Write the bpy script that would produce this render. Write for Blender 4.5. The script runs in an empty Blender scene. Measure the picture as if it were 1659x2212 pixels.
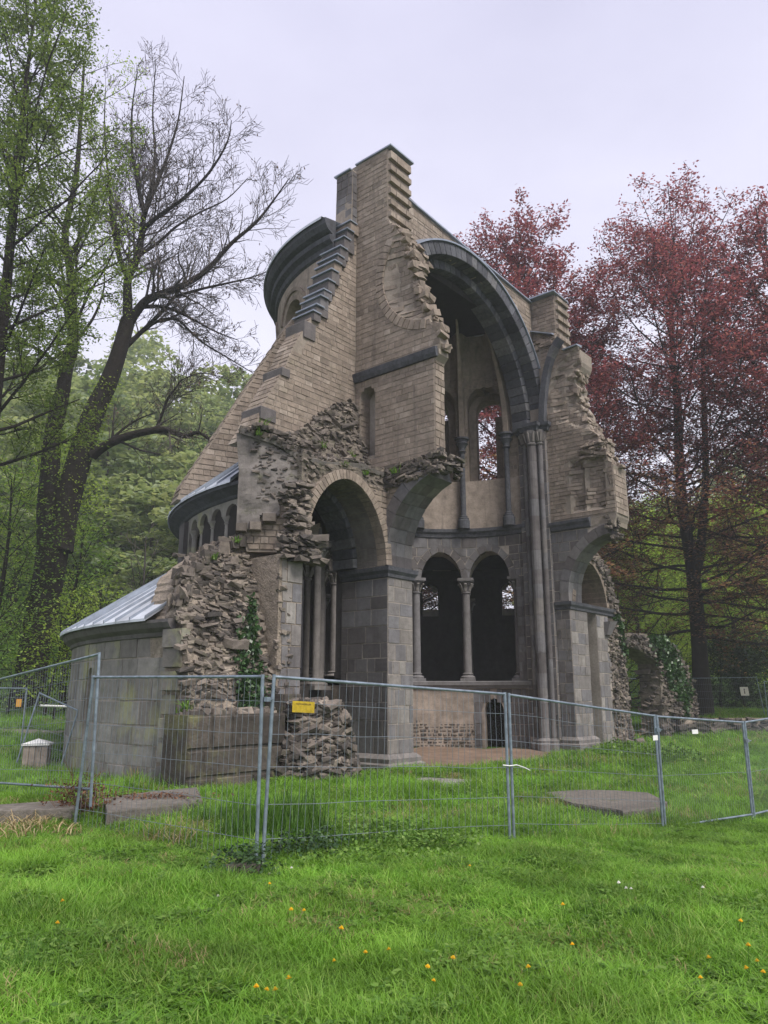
import bpy, bmesh, math, random
import numpy as np
from mathutils import Vector, Matrix, noise

R = math.radians
rnd = random.Random(11)
nrng = np.random.default_rng(5)
SC = bpy.context.scene
COL = SC.collection

# ---------------------------------------------------------------- camera, sky, sun, exposure
EYE = 1.8
cam_d = bpy.data.cameras.new('camera')
cam_d.sensor_fit = 'VERTICAL'
cam_d.sensor_height = 34.6
cam_d.lens = 26.0
cam_d.clip_start = 0.05
cam_d.clip_end = 2000
cam = bpy.data.objects.new('camera', cam_d)
COL.objects.link(cam)
cam.location = (0, 0, EYE)
cam.rotation_euler = (R(90 + 13.3), 0, 0)
SC.camera = cam

SUN_EL, SUN_AZ = 52.0, 40.0           # sun behind the camera and to its right, behind thin cloud
world = bpy.data.worlds.new('World')
SC.world = world
world.use_nodes = True
wn, wl = world.node_tree.nodes, world.node_tree.links
wn.clear()
w_out = wn.new('ShaderNodeOutputWorld')
w_bg = wn.new('ShaderNodeBackground')
w_sky = wn.new('ShaderNodeTexSky')
w_sky.sky_type = 'NISHITA'
w_sky.sun_disc = False
w_sky.sun_elevation = R(SUN_EL)
w_sky.sun_rotation = R(180 - SUN_AZ)
w_sky.air_density = 1.0
w_sky.dust_density = 3.0
w_tc = wn.new('ShaderNodeTexCoord')
w_map = wn.new('ShaderNodeMapping')
w_map.inputs['Scale'].default_value = (1.0, 1.0, 2.2)
w_noise = wn.new('ShaderNodeTexNoise')
w_noise.inputs['Scale'].default_value = 1.7
w_noise.inputs['Detail'].default_value = 5
w_noise.inputs['Roughness'].default_value = 0.55
w_ramp = wn.new('ShaderNodeValToRGB')
w_ramp.color_ramp.elements[0].position = 0.3
w_ramp.color_ramp.elements[0].color = (6.6, 6.5, 8.1, 1)
w_ramp.color_ramp.elements[1].position = 0.72
w_ramp.color_ramp.elements[1].color = (8.2, 8.05, 9.7, 1)
w_mix = wn.new('ShaderNodeMixRGB')
w_mix.inputs['Fac'].default_value = 0.93
wl.new(w_tc.outputs['Generated'], w_map.inputs['Vector'])
wl.new(w_map.outputs['Vector'], w_noise.inputs['Vector'])
wl.new(w_noise.outputs['Fac'], w_ramp.inputs['Fac'])
w_sep = wn.new('ShaderNodeSeparateXYZ')
w_el = wn.new('ShaderNodeValToRGB')
w_el.color_ramp.elements[0].position = 0.12
w_el.color_ramp.elements[0].color = (1.16, 1.17, 1.10, 1)
w_el.color_ramp.elements[1].position = 0.72
w_el.color_ramp.elements[1].color = (.90, .90, .93, 1)
w_mul = wn.new('ShaderNodeMixRGB')
w_mul.blend_type = 'MULTIPLY'
w_mul.inputs['Fac'].default_value = 1
wl.new(w_tc.outputs['Generated'], w_sep.inputs[0])
wl.new(w_sep.outputs['Z'], w_el.inputs['Fac'])
wl.new(w_ramp.outputs['Color'], w_mul.inputs['Color1'])
wl.new(w_el.outputs['Color'], w_mul.inputs['Color2'])
wl.new(w_sky.outputs['Color'], w_mix.inputs['Color1'])
wl.new(w_mul.outputs['Color'], w_mix.inputs['Color2'])
wl.new(w_mix.outputs['Color'], w_bg.inputs['Color'])
w_bg.inputs['Strength'].default_value = 0.0425
wl.new(w_bg.outputs['Background'], w_out.inputs['Surface'])

sun_d = bpy.data.lights.new('sun', 'SUN')
sun_d.energy = 1.5
sun_d.angle = R(25)
sun_d.color = (1.0, 0.95, 0.88)
sun = bpy.data.objects.new('sun', sun_d)
COL.objects.link(sun)
sdir = Vector((math.sin(R(SUN_AZ)) * math.cos(R(SUN_EL)), -math.cos(R(SUN_AZ)) * math.cos(R(SUN_EL)), math.sin(R(SUN_EL))))
sun.rotation_euler = sdir.to_track_quat('Z', 'Y').to_euler()
sun.location = (20, -20, 40)

vs = SC.view_settings
vs.view_transform = 'Standard'
vs.look = 'None'
vs.gamma = 1.0
vs.use_curve_mapping = False
vs.exposure = 1.54
SC.cycles.max_bounces = 8
SC.cycles.diffuse_bounces = 4
SC.cycles.transparent_max_bounces = 8
SC.cycles.volume_bounces = 1
SC.cycles.use_denoising = True
SC.render.film_transparent = False

# ---------------------------------------------------------------- places
O2 = np.array([0.1, 19.8])
U2 = np.array([math.cos(R(50)), math.sin(R(50))])
A2 = np.array([-U2[1], U2[0]])


def ua(x, y):
    q = np.array([x, y]) - O2
    return float(q @ U2), float(q @ A2)


def xy(u, a):
    p = O2 + u * U2 + a * A2
    return float(p[0]), float(p[1])


CAM_LOCAL = Vector((*ua(0, 0), EYE))
CP, SP, FP = math.cos(R(13.3)), math.sin(R(13.3)), 1662.0


def at(px, py, Y):
    """a point at forward distance Y seen at picture point (px, py) of a 1659 x 2212 picture"""
    dx, dy = (px - 829.5) / FP, (1106 - py) / FP
    f, up = CP - dy * SP, SP + dy * CP
    return Vector((dx / f * Y, Y, EYE + up / f * Y))


GP = np.array([
    (0, 4.5, .1), (0, 7, .07), (-3.5, 6, .08), (4, 6, .02), (-1.35, 9.05, 0), (1.74, 11.3, -.18), (4.7, 13.8, -.5),
    (6.8, 15.0, -.5), (7.6, 17, -.58), (-4.1, 11.1, .02), (-5.5, 10, .02), (-6.5, 14, .0), (.4, 19.5, -.02), (-1.2, 16.6, .3), (-2.8, 15.4, .16), (-.2, 13, .12), (2.2, 18, -.2),
    (3.6, 14.6, -.4), (6.7, 27.0, .0), (3.2, 23, -.28), (6.5, 21, -.45), (9.5, 22, -.5), (10, 31, -.15), (13, 31, .0), (15, 24, -.4),
    (-8.8, 19.5, -.15), (-5.4, 15.5, .05), (-10, 24, .42), (-11.5, 27.5, .85), (-14, 35, 1.2), (-20, 30, 1.0), (16, 36, .2), (20, 41, .5), (15, 45, 1.1), (20, 60, 1.6),
    (-9, 14, 0), (9, 12, -.35), (8, 7, -.1), (-8, 8, .1), (0, 0, .1), (0, 45, .6), (-15, 50, 2), (30, 40, .5), (-25, 20, .6), (25, 20, -.3), (0, -10, .1), (40, 60, 1.5), (-40, 60, 3), (0, 90, 2)])


def ground_np(x, y):
    x = np.asarray(x, float)
    y = np.asarray(y, float)
    L = 1.3 + 0.085 * np.clip(y, 0, 90)
    num = np.zeros_like(x)
    den = np.zeros_like(x)
    for gx, gy, gz in GP:
        d2 = (x - gx) ** 2 + (y - gy) ** 2
        w = np.exp(-d2 / (2 * L * L)) + 0.02 / (d2 + 4) ** 1.5
        num += w * gz
        den += w
    z = num / den
    z = z + 0.035 * np.sin(x * 1.9 + 1.3 * np.sin(y * .8)) * np.sin(y * 1.7 + x * .6) + .02 * np.sin(x * 4.1 + y * 2.3) * np.sin(y * 3.7 - x)
    return z


def ground(x, y):
    return float(ground_np(np.array([x]), np.array([y]))[0])


# ---------------------------------------------------------------- object helpers
def tag(o, label=None, cat=None, group=None, kind=None):
    if label: o['label'] = label
    if cat: o['category'] = cat
    if group: o['group'] = group
    if kind: o['kind'] = kind
    return o


def empty(name, loc, rz=0, **k):
    o = bpy.data.objects.new(name, None)
    COL.objects.link(o)
    o.location = loc
    o.rotation_euler = (0, 0, rz)
    o.empty_display_size = .3
    return tag(o, **k)


def link_mesh(name, me, parent=None, **k):
    o = bpy.data.objects.new(name, me)
    COL.objects.link(o)
    if parent is not None: o.parent = parent
    return tag(o, **k)


class MB:
    def __init__(self):
        self.v, self.f, self.t = [], [], []

    def face(self, pts, tone=.5):
        n = len(self.v)
        self.v.extend(pts)
        self.f.append(tuple(range(n, n + len(pts))))
        self.t.append(tone)

    def raw(self, vs_, fs_, tone=.5):
        n = len(self.v)
        self.v.extend(vs_)
        for f in fs_:
            self.f.append(tuple(i + n for i in f))
        self.t.extend([tone] * len(fs_))

    def hexa(self, b, t, tone=.5):
        """b, t: four points each, bottom and top ring in the same order"""
        self.raw(list(b) + list(t), [(3, 2, 1, 0), (4, 5, 6, 7), (0, 1, 5, 4), (1, 2, 6, 5), (2, 3, 7, 6), (3, 0, 4, 7)], tone)

    def box(self, x0, x1, y0, y1, z0, z1, tone=.5):
        self.hexa([(x0, y0, z0), (x1, y0, z0), (x1, y1, z0), (x0, y1, z0)], [(x0, y0, z1), (x1, y0, z1), (x1, y1, z1), (x0, y1, z1)], tone)

    def cbox(self, x0, x1, y0, y1, z0, z1, c=.02, tone=.5):
        """box with a chamfered top rim"""
        b = [(x0, y0, z0), (x1, y0, z0), (x1, y1, z0), (x0, y1, z0)]
        m = [(x, y, z1 - c) for x, y, _ in b]
        t = [(x0 + c, y0 + c, z1), (x1 - c, y0 + c, z1), (x1 - c, y1 - c, z1), (x0 + c, y1 - c, z1)]
        self.raw(b + m + t, [(3, 2, 1, 0), (0, 1, 5, 4), (1, 2, 6, 5), (2, 3, 7, 6), (3, 0, 4, 7), (4, 5, 9, 8), (5, 6, 10, 9), (6, 7, 11, 10), (7, 4, 8, 11), (8, 9, 10, 11)], tone)

    def tube(self, pts, r0, r1=None, n=6, tone=.5, cap=True):
        r1 = r0 if r1 is None else r1
        pts = [Vector(p) for p in pts]
        m = len(pts)
        base = len(self.v)
        for i, p in enumerate(pts):
            d = (pts[min(i + 1, m - 1)] - pts[max(i - 1, 0)])
            if d.length < 1e-6: d = Vector((0, 0, 1))
            d.normalize()
            ref = Vector((0, 0, 1)) if abs(d.z) < .9 else Vector((1, 0, 0))
            a = d.cross(ref).normalized()
            b = d.cross(a)
            r = r0 + (r1 - r0) * i / max(1, m - 1)
            for k in range(n):
                t = 2 * math.pi * k / n
                self.v.append(tuple(p + a * (r * math.cos(t)) + b * (r * math.sin(t))))
        for i in range(m - 1):
            for k in range(n):
                k2 = (k + 1) % n
                self.f.append((base + i * n + k, base + i * n + k2, base + (i + 1) * n + k2, base + (i + 1) * n + k))
                self.t.append(tone)
        if cap:
            self.f.append(tuple(base + k for k in range(n))); self.t.append(tone)
            self.f.append(tuple(base + (m - 1) * n + k for k in reversed(range(n)))); self.t.append(tone)

    def lathe(self, prof, c=(0, 0), n=20, tone=.5):
        base = len(self.v)
        for r, z in prof:
            for k in range(n):
                t = 2 * math.pi * k / n
                self.v.append((c[0] + r * math.cos(t), c[1] + r * math.sin(t), z))
        for i in range(len(prof) - 1):
            for k in range(n):
                k2 = (k + 1) % n
                self.f.append((base + i * n + k, base + i * n + k2, base + (i + 1) * n + k2, base + (i + 1) * n + k))
                self.t.append(tone)
        self.f.append(tuple(base + k for k in reversed(range(n)))); self.t.append(tone)
        self.f.append(tuple(base + (len(prof) - 1) * n + k for k in range(n))); self.t.append(tone)

    def mesh(self, name, mat, smooth=False):
        me = bpy.data.meshes.new(name)
        me.from_pydata([tuple(p) for p in self.v], [], self.f)
        at_ = me.attributes.new('tone', 'FLOAT', 'FACE')
        at_.data.foreach_set('value', np.array(self.t, dtype=np.float32))
        if mat: me.materials.append(mat)
        if smooth: me.polygons.foreach_set('use_smooth', [True] * len(me.polygons))
        me.update()
        return me

    def build(self, name, mat, parent=None, smooth=False, **k):
        return link_mesh(name, self.mesh(name, mat, smooth), parent, **k)


def quads_mesh(name, V, tone, mat, nv=4):
    """V: (n, nv, 3) array of separate polygons, tone: (n,)"""
    n = len(V)
    me = bpy.data.meshes.new(name)
    me.vertices.add(n * nv)
    me.vertices.foreach_set('co', np.ascontiguousarray(V, dtype=np.float32).ravel())
    me.loops.add(n * nv)
    me.loops.foreach_set('vertex_index', np.arange(n * nv, dtype=np.int32))
    me.polygons.add(n)
    me.polygons.foreach_set('loop_start', np.arange(0, n * nv, nv, dtype=np.int32))
    try:
        me.polygons.foreach_set('loop_total', np.full(n, nv, dtype=np.int32))
    except Exception:
        pass
    a = me.attributes.new('tone', 'FLOAT', 'FACE')
    a.data.foreach_set('value', np.asarray(tone, dtype=np.float32))
    me.materials.append(mat)
    me.update(calc_edges=True)
    me.validate()
    return me


# ---------------------------------------------------------------- materials
def lin(r, g, b):
    f = lambda c: (c / 255 / 12.92) if c / 255 <= .04045 else ((c / 255 + .055) / 1.055) ** 2.4
    return (f(r), f(g), f(b), 1)


class NT:
    def __init__(self, name):
        self.m = bpy.data.materials.new(name)
        self.m.use_nodes = True
        self.n = self.m.node_tree.nodes
        self.l = self.m.node_tree.links
        self.n.clear()
        self.out = self.n.new('ShaderNodeOutputMaterial')

    def new(self, t, **kw):
        x = self.n.new(t)
        for k, v in kw.items():
            if k in x.inputs: x.inputs[k].default_value = v
            else: setattr(x, k, v)
        return x

    def link(self, a, b):
        self.l.new(a, b)

    def noise(self, vec, scale, detail=4, rough=.55, dist=0.0):
        x = self.new('ShaderNodeTexNoise')
        x.inputs['Scale'].default_value = scale
        x.inputs['Detail'].default_value = detail
        x.inputs['Roughness'].default_value = rough
        x.inputs['Distortion'].default_value = dist
        if vec is not None: self.link(vec, x.inputs['Vector'])
        return x.outputs['Fac']

    def ramp(self, fac, stops, interp='LINEAR'):
        x = self.new('ShaderNodeValToRGB')
        cr = x.color_ramp
        cr.interpolation = interp
        while len(cr.elements) < len(stops): cr.elements.new(.5)
        for e, (p, c) in zip(cr.elements, stops):
            e.position = p
            e.color = c if len(c) == 4 else (*c, 1)
        self.link(fac, x.inputs['Fac'])
        return x.outputs['Color']

    def mix(self, a, b, fac, mode='MIX'):
        x = self.new('ShaderNodeMixRGB')
        x.blend_type = mode
        for s, v in (('Fac', fac), ('Color1', a), ('Color2', b)):
            if hasattr(v, 'is_linked') or hasattr(v, 'links'): self.link(v, x.inputs[s])
            else: x.inputs[s].default_value = v
        return x.outputs['Color']

    def math(self, op, a, b=None):
        x = self.new('ShaderNodeMath')
        x.operation = op
        for i, v in enumerate((a, b)):
            if v is None: continue
            if hasattr(v, 'links'): self.link(v, x.inputs[i])
            else: x.inputs[i].default_value = v
        return x.outputs[0]

    def attr(self, name='tone'):
        x = self.new('ShaderNodeAttribute')
        x.attribute_name = name
        return x.outputs['Fac']


def g(v): return (v, v, v, 1)


def stone_mat(name, stops, fine=9.0, var=.35, bump=.35, streak=.0, moss=.0, pit=0.0, rough=.92, bdist=.02, lichen=0.0):
    """stops: colours by each stone's own tone; grain, blotches, run-off streaks, moss and pits on top"""
    t = NT(name)
    tc = t.new('ShaderNodeTexCoord').outputs['Object']
    base = t.ramp(t.attr(), stops)
    n1 = t.noise(tc, fine, 6, .65)
    n2 = t.noise(tc, 1.3, 4, .6)
    v1 = t.ramp(n1, [(.25, g(1 - var)), (.75, g(1 + var * .55))])
    v2 = t.ramp(n2, [(.3, g(.78)), (.7, g(1.13))])
    c = t.mix(base, v1, 1.0, 'MULTIPLY')
    c = t.mix(c, v2, 1.0, 'MULTIPLY')
    if streak:
        mp = t.new('ShaderNodeMapping')
        mp.inputs['Scale'].default_value = (2.2, 2.2, .16)
        t.link(tc, mp.inputs['Vector'])
        s = t.noise(mp.outputs['Vector'], 1.6, 5, .6)
        sm = t.ramp(s, [(.52, g(0)), (.72, g(streak))])
        c = t.mix(c, (.035, .032, .03, 1), sm)
    if moss:
        mn = t.noise(tc, 2.3, 6, .7)
        mm = t.ramp(mn, [(.56, g(0)), (.68, g(moss))])
        c = t.mix(c, (.075, .085, .03, 1), mm)
    if lichen:
        ln = t.noise(tc, .8, 5, .65)
        lm = t.ramp(ln, [(.52, g(0)), (.66, g(lichen))])
        c = t.mix(c, (.34, .35, .13, 1), lm)
    if pit:
        pn = t.noise(tc, 26, 2, .5)
        pm = t.ramp(pn, [(.27, g(pit)), (.34, g(0))])
        c = t.mix(c, (.05, .04, .035, 1), pm)
    p = t.new('ShaderNodeBsdfPrincipled')
    t.link(c, p.inputs['Base Color'])
    p.inputs['Roughness'].default_value = rough
    p.inputs['Specular IOR Level'].default_value = .22
    b = t.new('ShaderNodeBump')
    b.inputs['Strength'].default_value = bump
    b.inputs['Distance'].default_value = bdist
    h = t.math('ADD', n1, t.noise(tc, fine * 3.3, 4, .6))
    t.link(h, b.inputs['Height'])
    t.link(b.outputs['Normal'], p.inputs['Normal'])
    t.link(p.outputs['BSDF'], t.out.inputs['Surface'])
    return t.m


def plain_mat(name, col, rough=.6, metal=0.0, var=.12, scale=8.0, bump=0.0, spec=.4):
    t = NT(name)
    tc = t.new('ShaderNodeTexCoord').outputs['Object']
    n1 = t.noise(tc, scale, 5, .6)
    c = t.mix((*col, 1), t.ramp(n1, [(.25, g(1 - var)), (.75, g(1 + var))]), 1.0, 'MULTIPLY')
    p = t.new('ShaderNodeBsdfPrincipled')
    t.link(c, p.inputs['Base Color'])
    p.inputs['Roughness'].default_value = rough
    p.inputs['Metallic'].default_value = metal
    p.inputs['Specular IOR Level'].default_value = spec
    if bump:
        b = t.new('ShaderNodeBump')
        b.inputs['Strength'].default_value = bump
        b.inputs['Distance'].default_value = .02
        t.link(n1, b.inputs['Height'])
        t.link(b.outputs['Normal'], p.inputs['Normal'])
    t.link(p.outputs['BSDF'], t.out.inputs['Surface'])
    return t.m


def leaf_mat(name, stops, trans=.35, patch=.25, rough=.5, use_rand=False, hue2=None, spec=.25, through=(1.2, 1.2, .75, 1), lo=.72):
    t = NT(name)
    pos = t.new('ShaderNodeNewGeometry').outputs['Position']
    fac = t.attr()
    if use_rand:
        fac = t.new('ShaderNodeObjectInfo').outputs['Random']
    base = t.ramp(fac, stops)
    n1 = t.noise(pos, patch, 4, .55)
    if hue2 is not None:
        base = t.mix(base, hue2, t.ramp(n1, [(.44, g(0)), (.66, g(.75))]))
    v = t.ramp(t.noise(pos, patch * 3.1, 3, .5), [(.3, g(lo)), (.7, g(1.97 - lo))])
    c = t.mix(base, v, 1.0, 'MULTIPLY')
    p = t.new('ShaderNodeBsdfPrincipled')
    t.link(c, p.inputs['Base Color'])
    p.inputs['Roughness'].default_value = rough
    p.inputs['Specular IOR Level'].default_value = spec
    tr = t.new('ShaderNodeBsdfTranslucent')
    t.link(t.mix(c, through, 1.0, 'MULTIPLY'), tr.inputs['Color'])
    ms = t.new('ShaderNodeMixShader')
    ms.inputs['Fac'].default_value = trans
    t.link(p.outputs['BSDF'], ms.inputs[1])
    t.link(tr.outputs['BSDF'], ms.inputs[2])
    t.link(ms.outputs['Shader'], t.out.inputs['Surface'])
    return t.m


M = {}
M['tuff'] = stone_mat('tuff_brick', [(0, (.19, .155, .127)), (.07, (.235, .19, .154)), (.35, (.262, .212, .172)), (.7, (.283, .231, .188)), (.93, (.305, .252, .207)), (1, (.37, .31, .26))], fine=7, var=.36, streak=.42, moss=.2, pit=.55)
M['tuff_joint'] = stone_mat('tuff_joint', [(0, (.27, .23, .19)), (1, (.27, .23, .19))], fine=12, var=.25)
M['ashlar'] = stone_mat('dark_ashlar', [(0, (.085, .078, .08)), (.3, (.135, .122, .12)), (.55, (.17, .165, .172)), (.8, (.205, .185, .17)), (1, (.29, .27, .25))], fine=6, var=.3, streak=.35, pit=.55)
M['ashlar_joint'] = stone_mat('pale_joint', [(0, (.34, .30, .26)), (1, (.34, .30, .26))], fine=12, var=.3)
M['basalt'] = stone_mat('basalt', [(0, (.05, .051, .06)), (.3, (.08, .082, .094)), (.7, (.112, .115, .13)), (1, (.17, .165, .165))], fine=9, var=.5, streak=.35, rough=.85, pit=.5, moss=.12, bump=.55)
M['rubble'] = stone_mat('rubble_stone', [(0, (.06, .054, .05)), (.3, (.135, .115, .1)), (.6, (.22, .185, .155)), (1, (.36, .31, .255))], fine=7, var=.4, streak=.18, moss=.3, bump=.6)
M['mortar'] = stone_mat('rubble_mortar', [(0, (.30, .25, .20)), (1, (.30, .25, .20))], fine=5, var=.5, moss=.22, bump=.9, bdist=.05)
M['plaster'] = stone_mat('old_plaster', [(0, (.31, .255, .21)), (1, (.34, .28, .235))], fine=4, var=.4, streak=.55, bump=.6, pit=.35, moss=.1)
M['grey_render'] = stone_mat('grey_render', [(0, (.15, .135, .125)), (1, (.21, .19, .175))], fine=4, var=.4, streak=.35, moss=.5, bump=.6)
M['low_ashlar'] = stone_mat('low_ashlar', [(0, (.17, .155, .14)), (.5, (.25, .235, .215)), (1, (.33, .315, .29))], fine=6, var=.28, streak=.4, moss=.3, lichen=.55)
M['dirt'] = stone_mat('dirt', [(0, (.22, .155, .115)), (1, (.22, .155, .115))], fine=3, var=.3, bump=.5)
M['lead'] = plain_mat('lead_sheet', (.24, .27, .32), rough=.45, metal=.35, var=.3, scale=3)
M['zinc'] = plain_mat('zinc_roof', (.52, .55, .60), rough=.5, metal=.25, var=.35, scale=1.6)
M['steel'] = plain_mat('galvanised', (.21, .255, .30), rough=.45, metal=.5, var=.45, scale=9)
M['wire'] = plain_mat('wire', (.20, .23, .26), rough=.5, metal=.4, var=.1)
M['deep_shade'] = stone_mat('shade_dark_plaster', [(0, (.028, .025, .024)), (1, (.045, .04, .038))], fine=4, var=.4, streak=.3)  # near-black plaster: the shade of the interior is put into its colour
M['plinth'] = stone_mat('stained_plinth', [(0, (.05, .043, .038)), (.6, (.085, .073, .062)), (1, (.12, .10, .085))], fine=6, var=.55, streak=.05, moss=.5, bump=.9, lichen=.3)
M['concrete'] = stone_mat('concrete', [(0, (.15, .135, .115)), (1, (.18, .16, .14))], fine=9, var=.45, moss=.55, pit=.3, bump=.7)
M['vault'] = stone_mat('vault_stone', [(0, (.25, .205, .165)), (1, (.30, .245, .2))], fine=5, var=.35, streak=.3)
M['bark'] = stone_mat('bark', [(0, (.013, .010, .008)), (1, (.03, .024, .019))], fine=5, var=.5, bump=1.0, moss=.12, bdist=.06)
M['mortar_grey'] = stone_mat('grey_mortar', [(0, (.19, .165, .135)), (1, (.2, .17, .14))], fine=5, var=.5, moss=.35, bump=.9, bdist=.05)
M['bark_grey'] = stone_mat('twig_bark', [(0, (.05, .043, .04)), (1, (.11, .095, .085))], fine=4, var=.4, bump=.5)
M['beech_bark'] = stone_mat('beech_bark', [(0, (.025, .02, .019)), (1, (.05, .042, .04))], fine=3, var=.4, bump=.5, moss=.15)

# ================================================================ masonry system
PO = Vector((0, 0, 0))  # where the thing being built stands, in the ruin's axes
PIECES = {}          # (name, material key) -> list of (weight, verts, faces, tone)


def piece(name, mat, verts, faces, tone, front=None, vis=True):
    w = 0.0
    if vis:
        c = Vector((0, 0, 0))
        for p in verts: c += Vector(p)
        c = c / len(verts) + PO
        view = CAM_LOCAL - c
        d2 = view.length_squared
        if front is not None:
            a, b, c_, d = [Vector(verts[i]) for i in front]
            nn = (c_ - a).cross(d - b) * .5
            w = max(0.0, nn.dot(view.normalized())) / d2
        else:
            sx = max(p[0] for p in verts) - min(p[0] for p in verts)
            sz = max(p[2] for p in verts) - min(p[2] for p in verts)
            w = sx * sz / d2 * .6
        # only what falls inside the frame can be picked apart
        X, Y = xy(c.x, c.y)
        dd = Y * CP + (c.z - EYE) * SP
        if dd <= 0 or abs(X / dd) > .5: w = 0
    PIECES.setdefault((name, mat), []).append((w, verts, faces, tone))


BR_F = [(4, 5, 6, 7), (0, 1, 5, 4), (1, 2, 6, 5), (2, 3, 7, 6), (3, 0, 4, 7)]


def brick_at(name, mat, mp, base, pr, ch, tone, vis=True, rg=.004):
    """base: four (s, z) corners counter-clockwise seen from outside"""
    cs = sum(p[0] for p in base) / 4
    cz = sum(p[1] for p in base) / 4
    v = [mp(s, z, -.012) for s, z in base]
    for s, z in base:
        s2 = s + (ch if s < cs else -ch)
        z2 = z + (ch if z < cz else -ch)
        v.append(mp(s2, z2, pr + rnd.uniform(-rg, rg)))
    piece(name, mat, v, BR_F, tone, front=(4, 5, 6, 7), vis=vis)


def isub(iv, lo, hi):
    out = []
    for a, b in iv:
        if hi <= a or lo >= b: out.append((a, b)); continue
        if lo > a: out.append((a, lo))
        if hi < b: out.append((hi, b))
    return out


def arch_half(z, zb, zs, zt, hw, p=2.0):
    if z < zb or z >= zt: return None
    if z <= zs: return hw
    return hw * (1 - ((z - zs) / (zt - zs)) ** p) ** (1 / p)


def cut(iv, z, ops, grow=0.0):
    for c, zb, zs, zt, hw, p in ops:
        h = arch_half(z, zb - grow, zs, zt + grow, hw + grow, p)
        if h: iv = isub(iv, c - h, c + h)
    return [(a, b) for a, b in iv if b - a > .012]


def frange(a, b, step):
    n = max(1, int(math.ceil((b - a) / step)))
    return [a + (b - a) * i / n for i in range(n + 1)]


def wall(mb, mp, ivf, zs, th, ds=1e9, tone=.5, step=False, back=True):
    e = 1e-4
    zs = sorted(set(round(z, 4) for z in zs))
    for z0, z1 in zip(zs, zs[1:]):
        if z1 - z0 < 1e-3: continue
        i0, i1 = ivf(z0 + e), ivf(z1 - e)
        if step or len(i0) != len(i1):
            i0 = i1 = ivf((z0 + z1) / 2)
        for (p0, q0), (p1, q1) in zip(i0, i1):
            n = max(1, int(math.ceil(max(q0 - p0, q1 - p1) / ds)))
            for k in range(n):
                a0, b0 = p0 + (q0 - p0) * k / n, p0 + (q0 - p0) * (k + 1) / n
                a1, b1 = p1 + (q1 - p1) * k / n, p1 + (q1 - p1) * (k + 1) / n
                F = [mp(a0, z0, 0), mp(b0, z0, 0), mp(b1, z1, 0), mp(a1, z1, 0)]
                B = [mp(a0, z0, -th), mp(b0, z0, -th), mp(b1, z1, -th), mp(a1, z1, -th)]
                mb.face(F, tone)
                if back: mb.face(B[::-1], tone)
                mb.face([F[3], F[2], B[2], B[3]], tone)
                mb.face([F[1], F[0], B[0], B[1]], tone)
                if k == 0: mb.face([F[0], F[3], B[3], B[0]], tone)
                if k == n - 1: mb.face([F[2], F[1], B[1], B[2]], tone)


def courses(name, mat, mp, ivf, z0, z1, rh, bl, pr=.02, j=.014, ch=.006, tone=(0, 1), vis=True, skip=0.0, prf=None, rg=.004, prj=.45, jit=.16):
    z = z0
    row = 0
    while z < z1 - rh * .35:
        h = rh * rnd.uniform(1 - jit, 1 + jit)
        zt = min(z + h, z1)
        if z1 - zt < rh * .4: zt = z1
        im = ivf((z + zt) / 2)
        ib, it = ivf(z + .01), ivf(zt - .01)
        same = len(im) == len(ib) == len(it)
        for i, (s0, s1) in enumerate(im):
            if s1 - s0 < .05: continue
            cuts = [s0]
            s = s0 + bl * rnd.uniform(.35, 1.0)
            while s < s1 - bl * .3:
                cuts.append(s)
                s += bl * rnd.choice((.5, .75, .9, 1.0, 1.15, 1.4)) * rnd.uniform(.88, 1.12)
            cuts.append(s1)
            for k in range(len(cuts) - 1):
                if skip and rnd.random() < skip: continue
                a, b = cuts[k], cuts[k + 1]
                ab = at_ = a
                bb = bt = b
                if same and k == 0 and abs(ib[i][0] - a) < .3 and abs(it[i][0] - a) < .3: ab, at_ = ib[i][0], it[i][0]
                if same and k == len(cuts) - 2 and abs(ib[i][1] - b) < .3 and abs(it[i][1] - b) < .3: bb, bt = ib[i][1], it[i][1]
                h2 = j / 2
                if bb - ab < 2.5 * j or bt - at_ < 2.5 * j: continue
                p = pr * rnd.uniform(1 - prj, 1 + prj)
                if prf: p += prf(row, (a + b) / 2, (z + zt) / 2)
                brick_at(name, mat, mp, [(ab + h2, z + h2), (bb - h2, z + h2), (bt - h2, zt - h2), (at_ + h2, zt - h2)], p, ch, rnd.uniform(*tone), vis, rg)
        z = zt
        row += 1


def plane(origin, sdir, ndir):
    ou, oa = origin
    su, sa = sdir
    nu, na = ndir
    return lambda s, z, d: (ou + su * s + nu * d, oa + sa * s + na * d, z)


def cyl(Rr, sign=1, C=(5.6, 1.6)):
    def f(s, z, d):
        ph = s / Rr
        r = Rr + sign * d
        return (C[0] + r * math.cos(ph), C[1] + r * math.sin(ph), z)
    return f


def mould(mb, mp, ss, prof, tone=.5, ends=True):
    """sweep a profile of (d, z) points along s; the profile runs from the bottom, outwards, to the top"""
    rings = [[mp(s, z, d) for d, z in prof] for s in ss]
    for a, b in zip(rings, rings[1:]):
        for k in range(len(prof) - 1):
            mb.face([a[k], b[k], b[k + 1], a[k + 1]], tone)
    if ends:
        mb.face(rings[0], tone)
        mb.face(rings[-1][::-1], tone)


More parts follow.
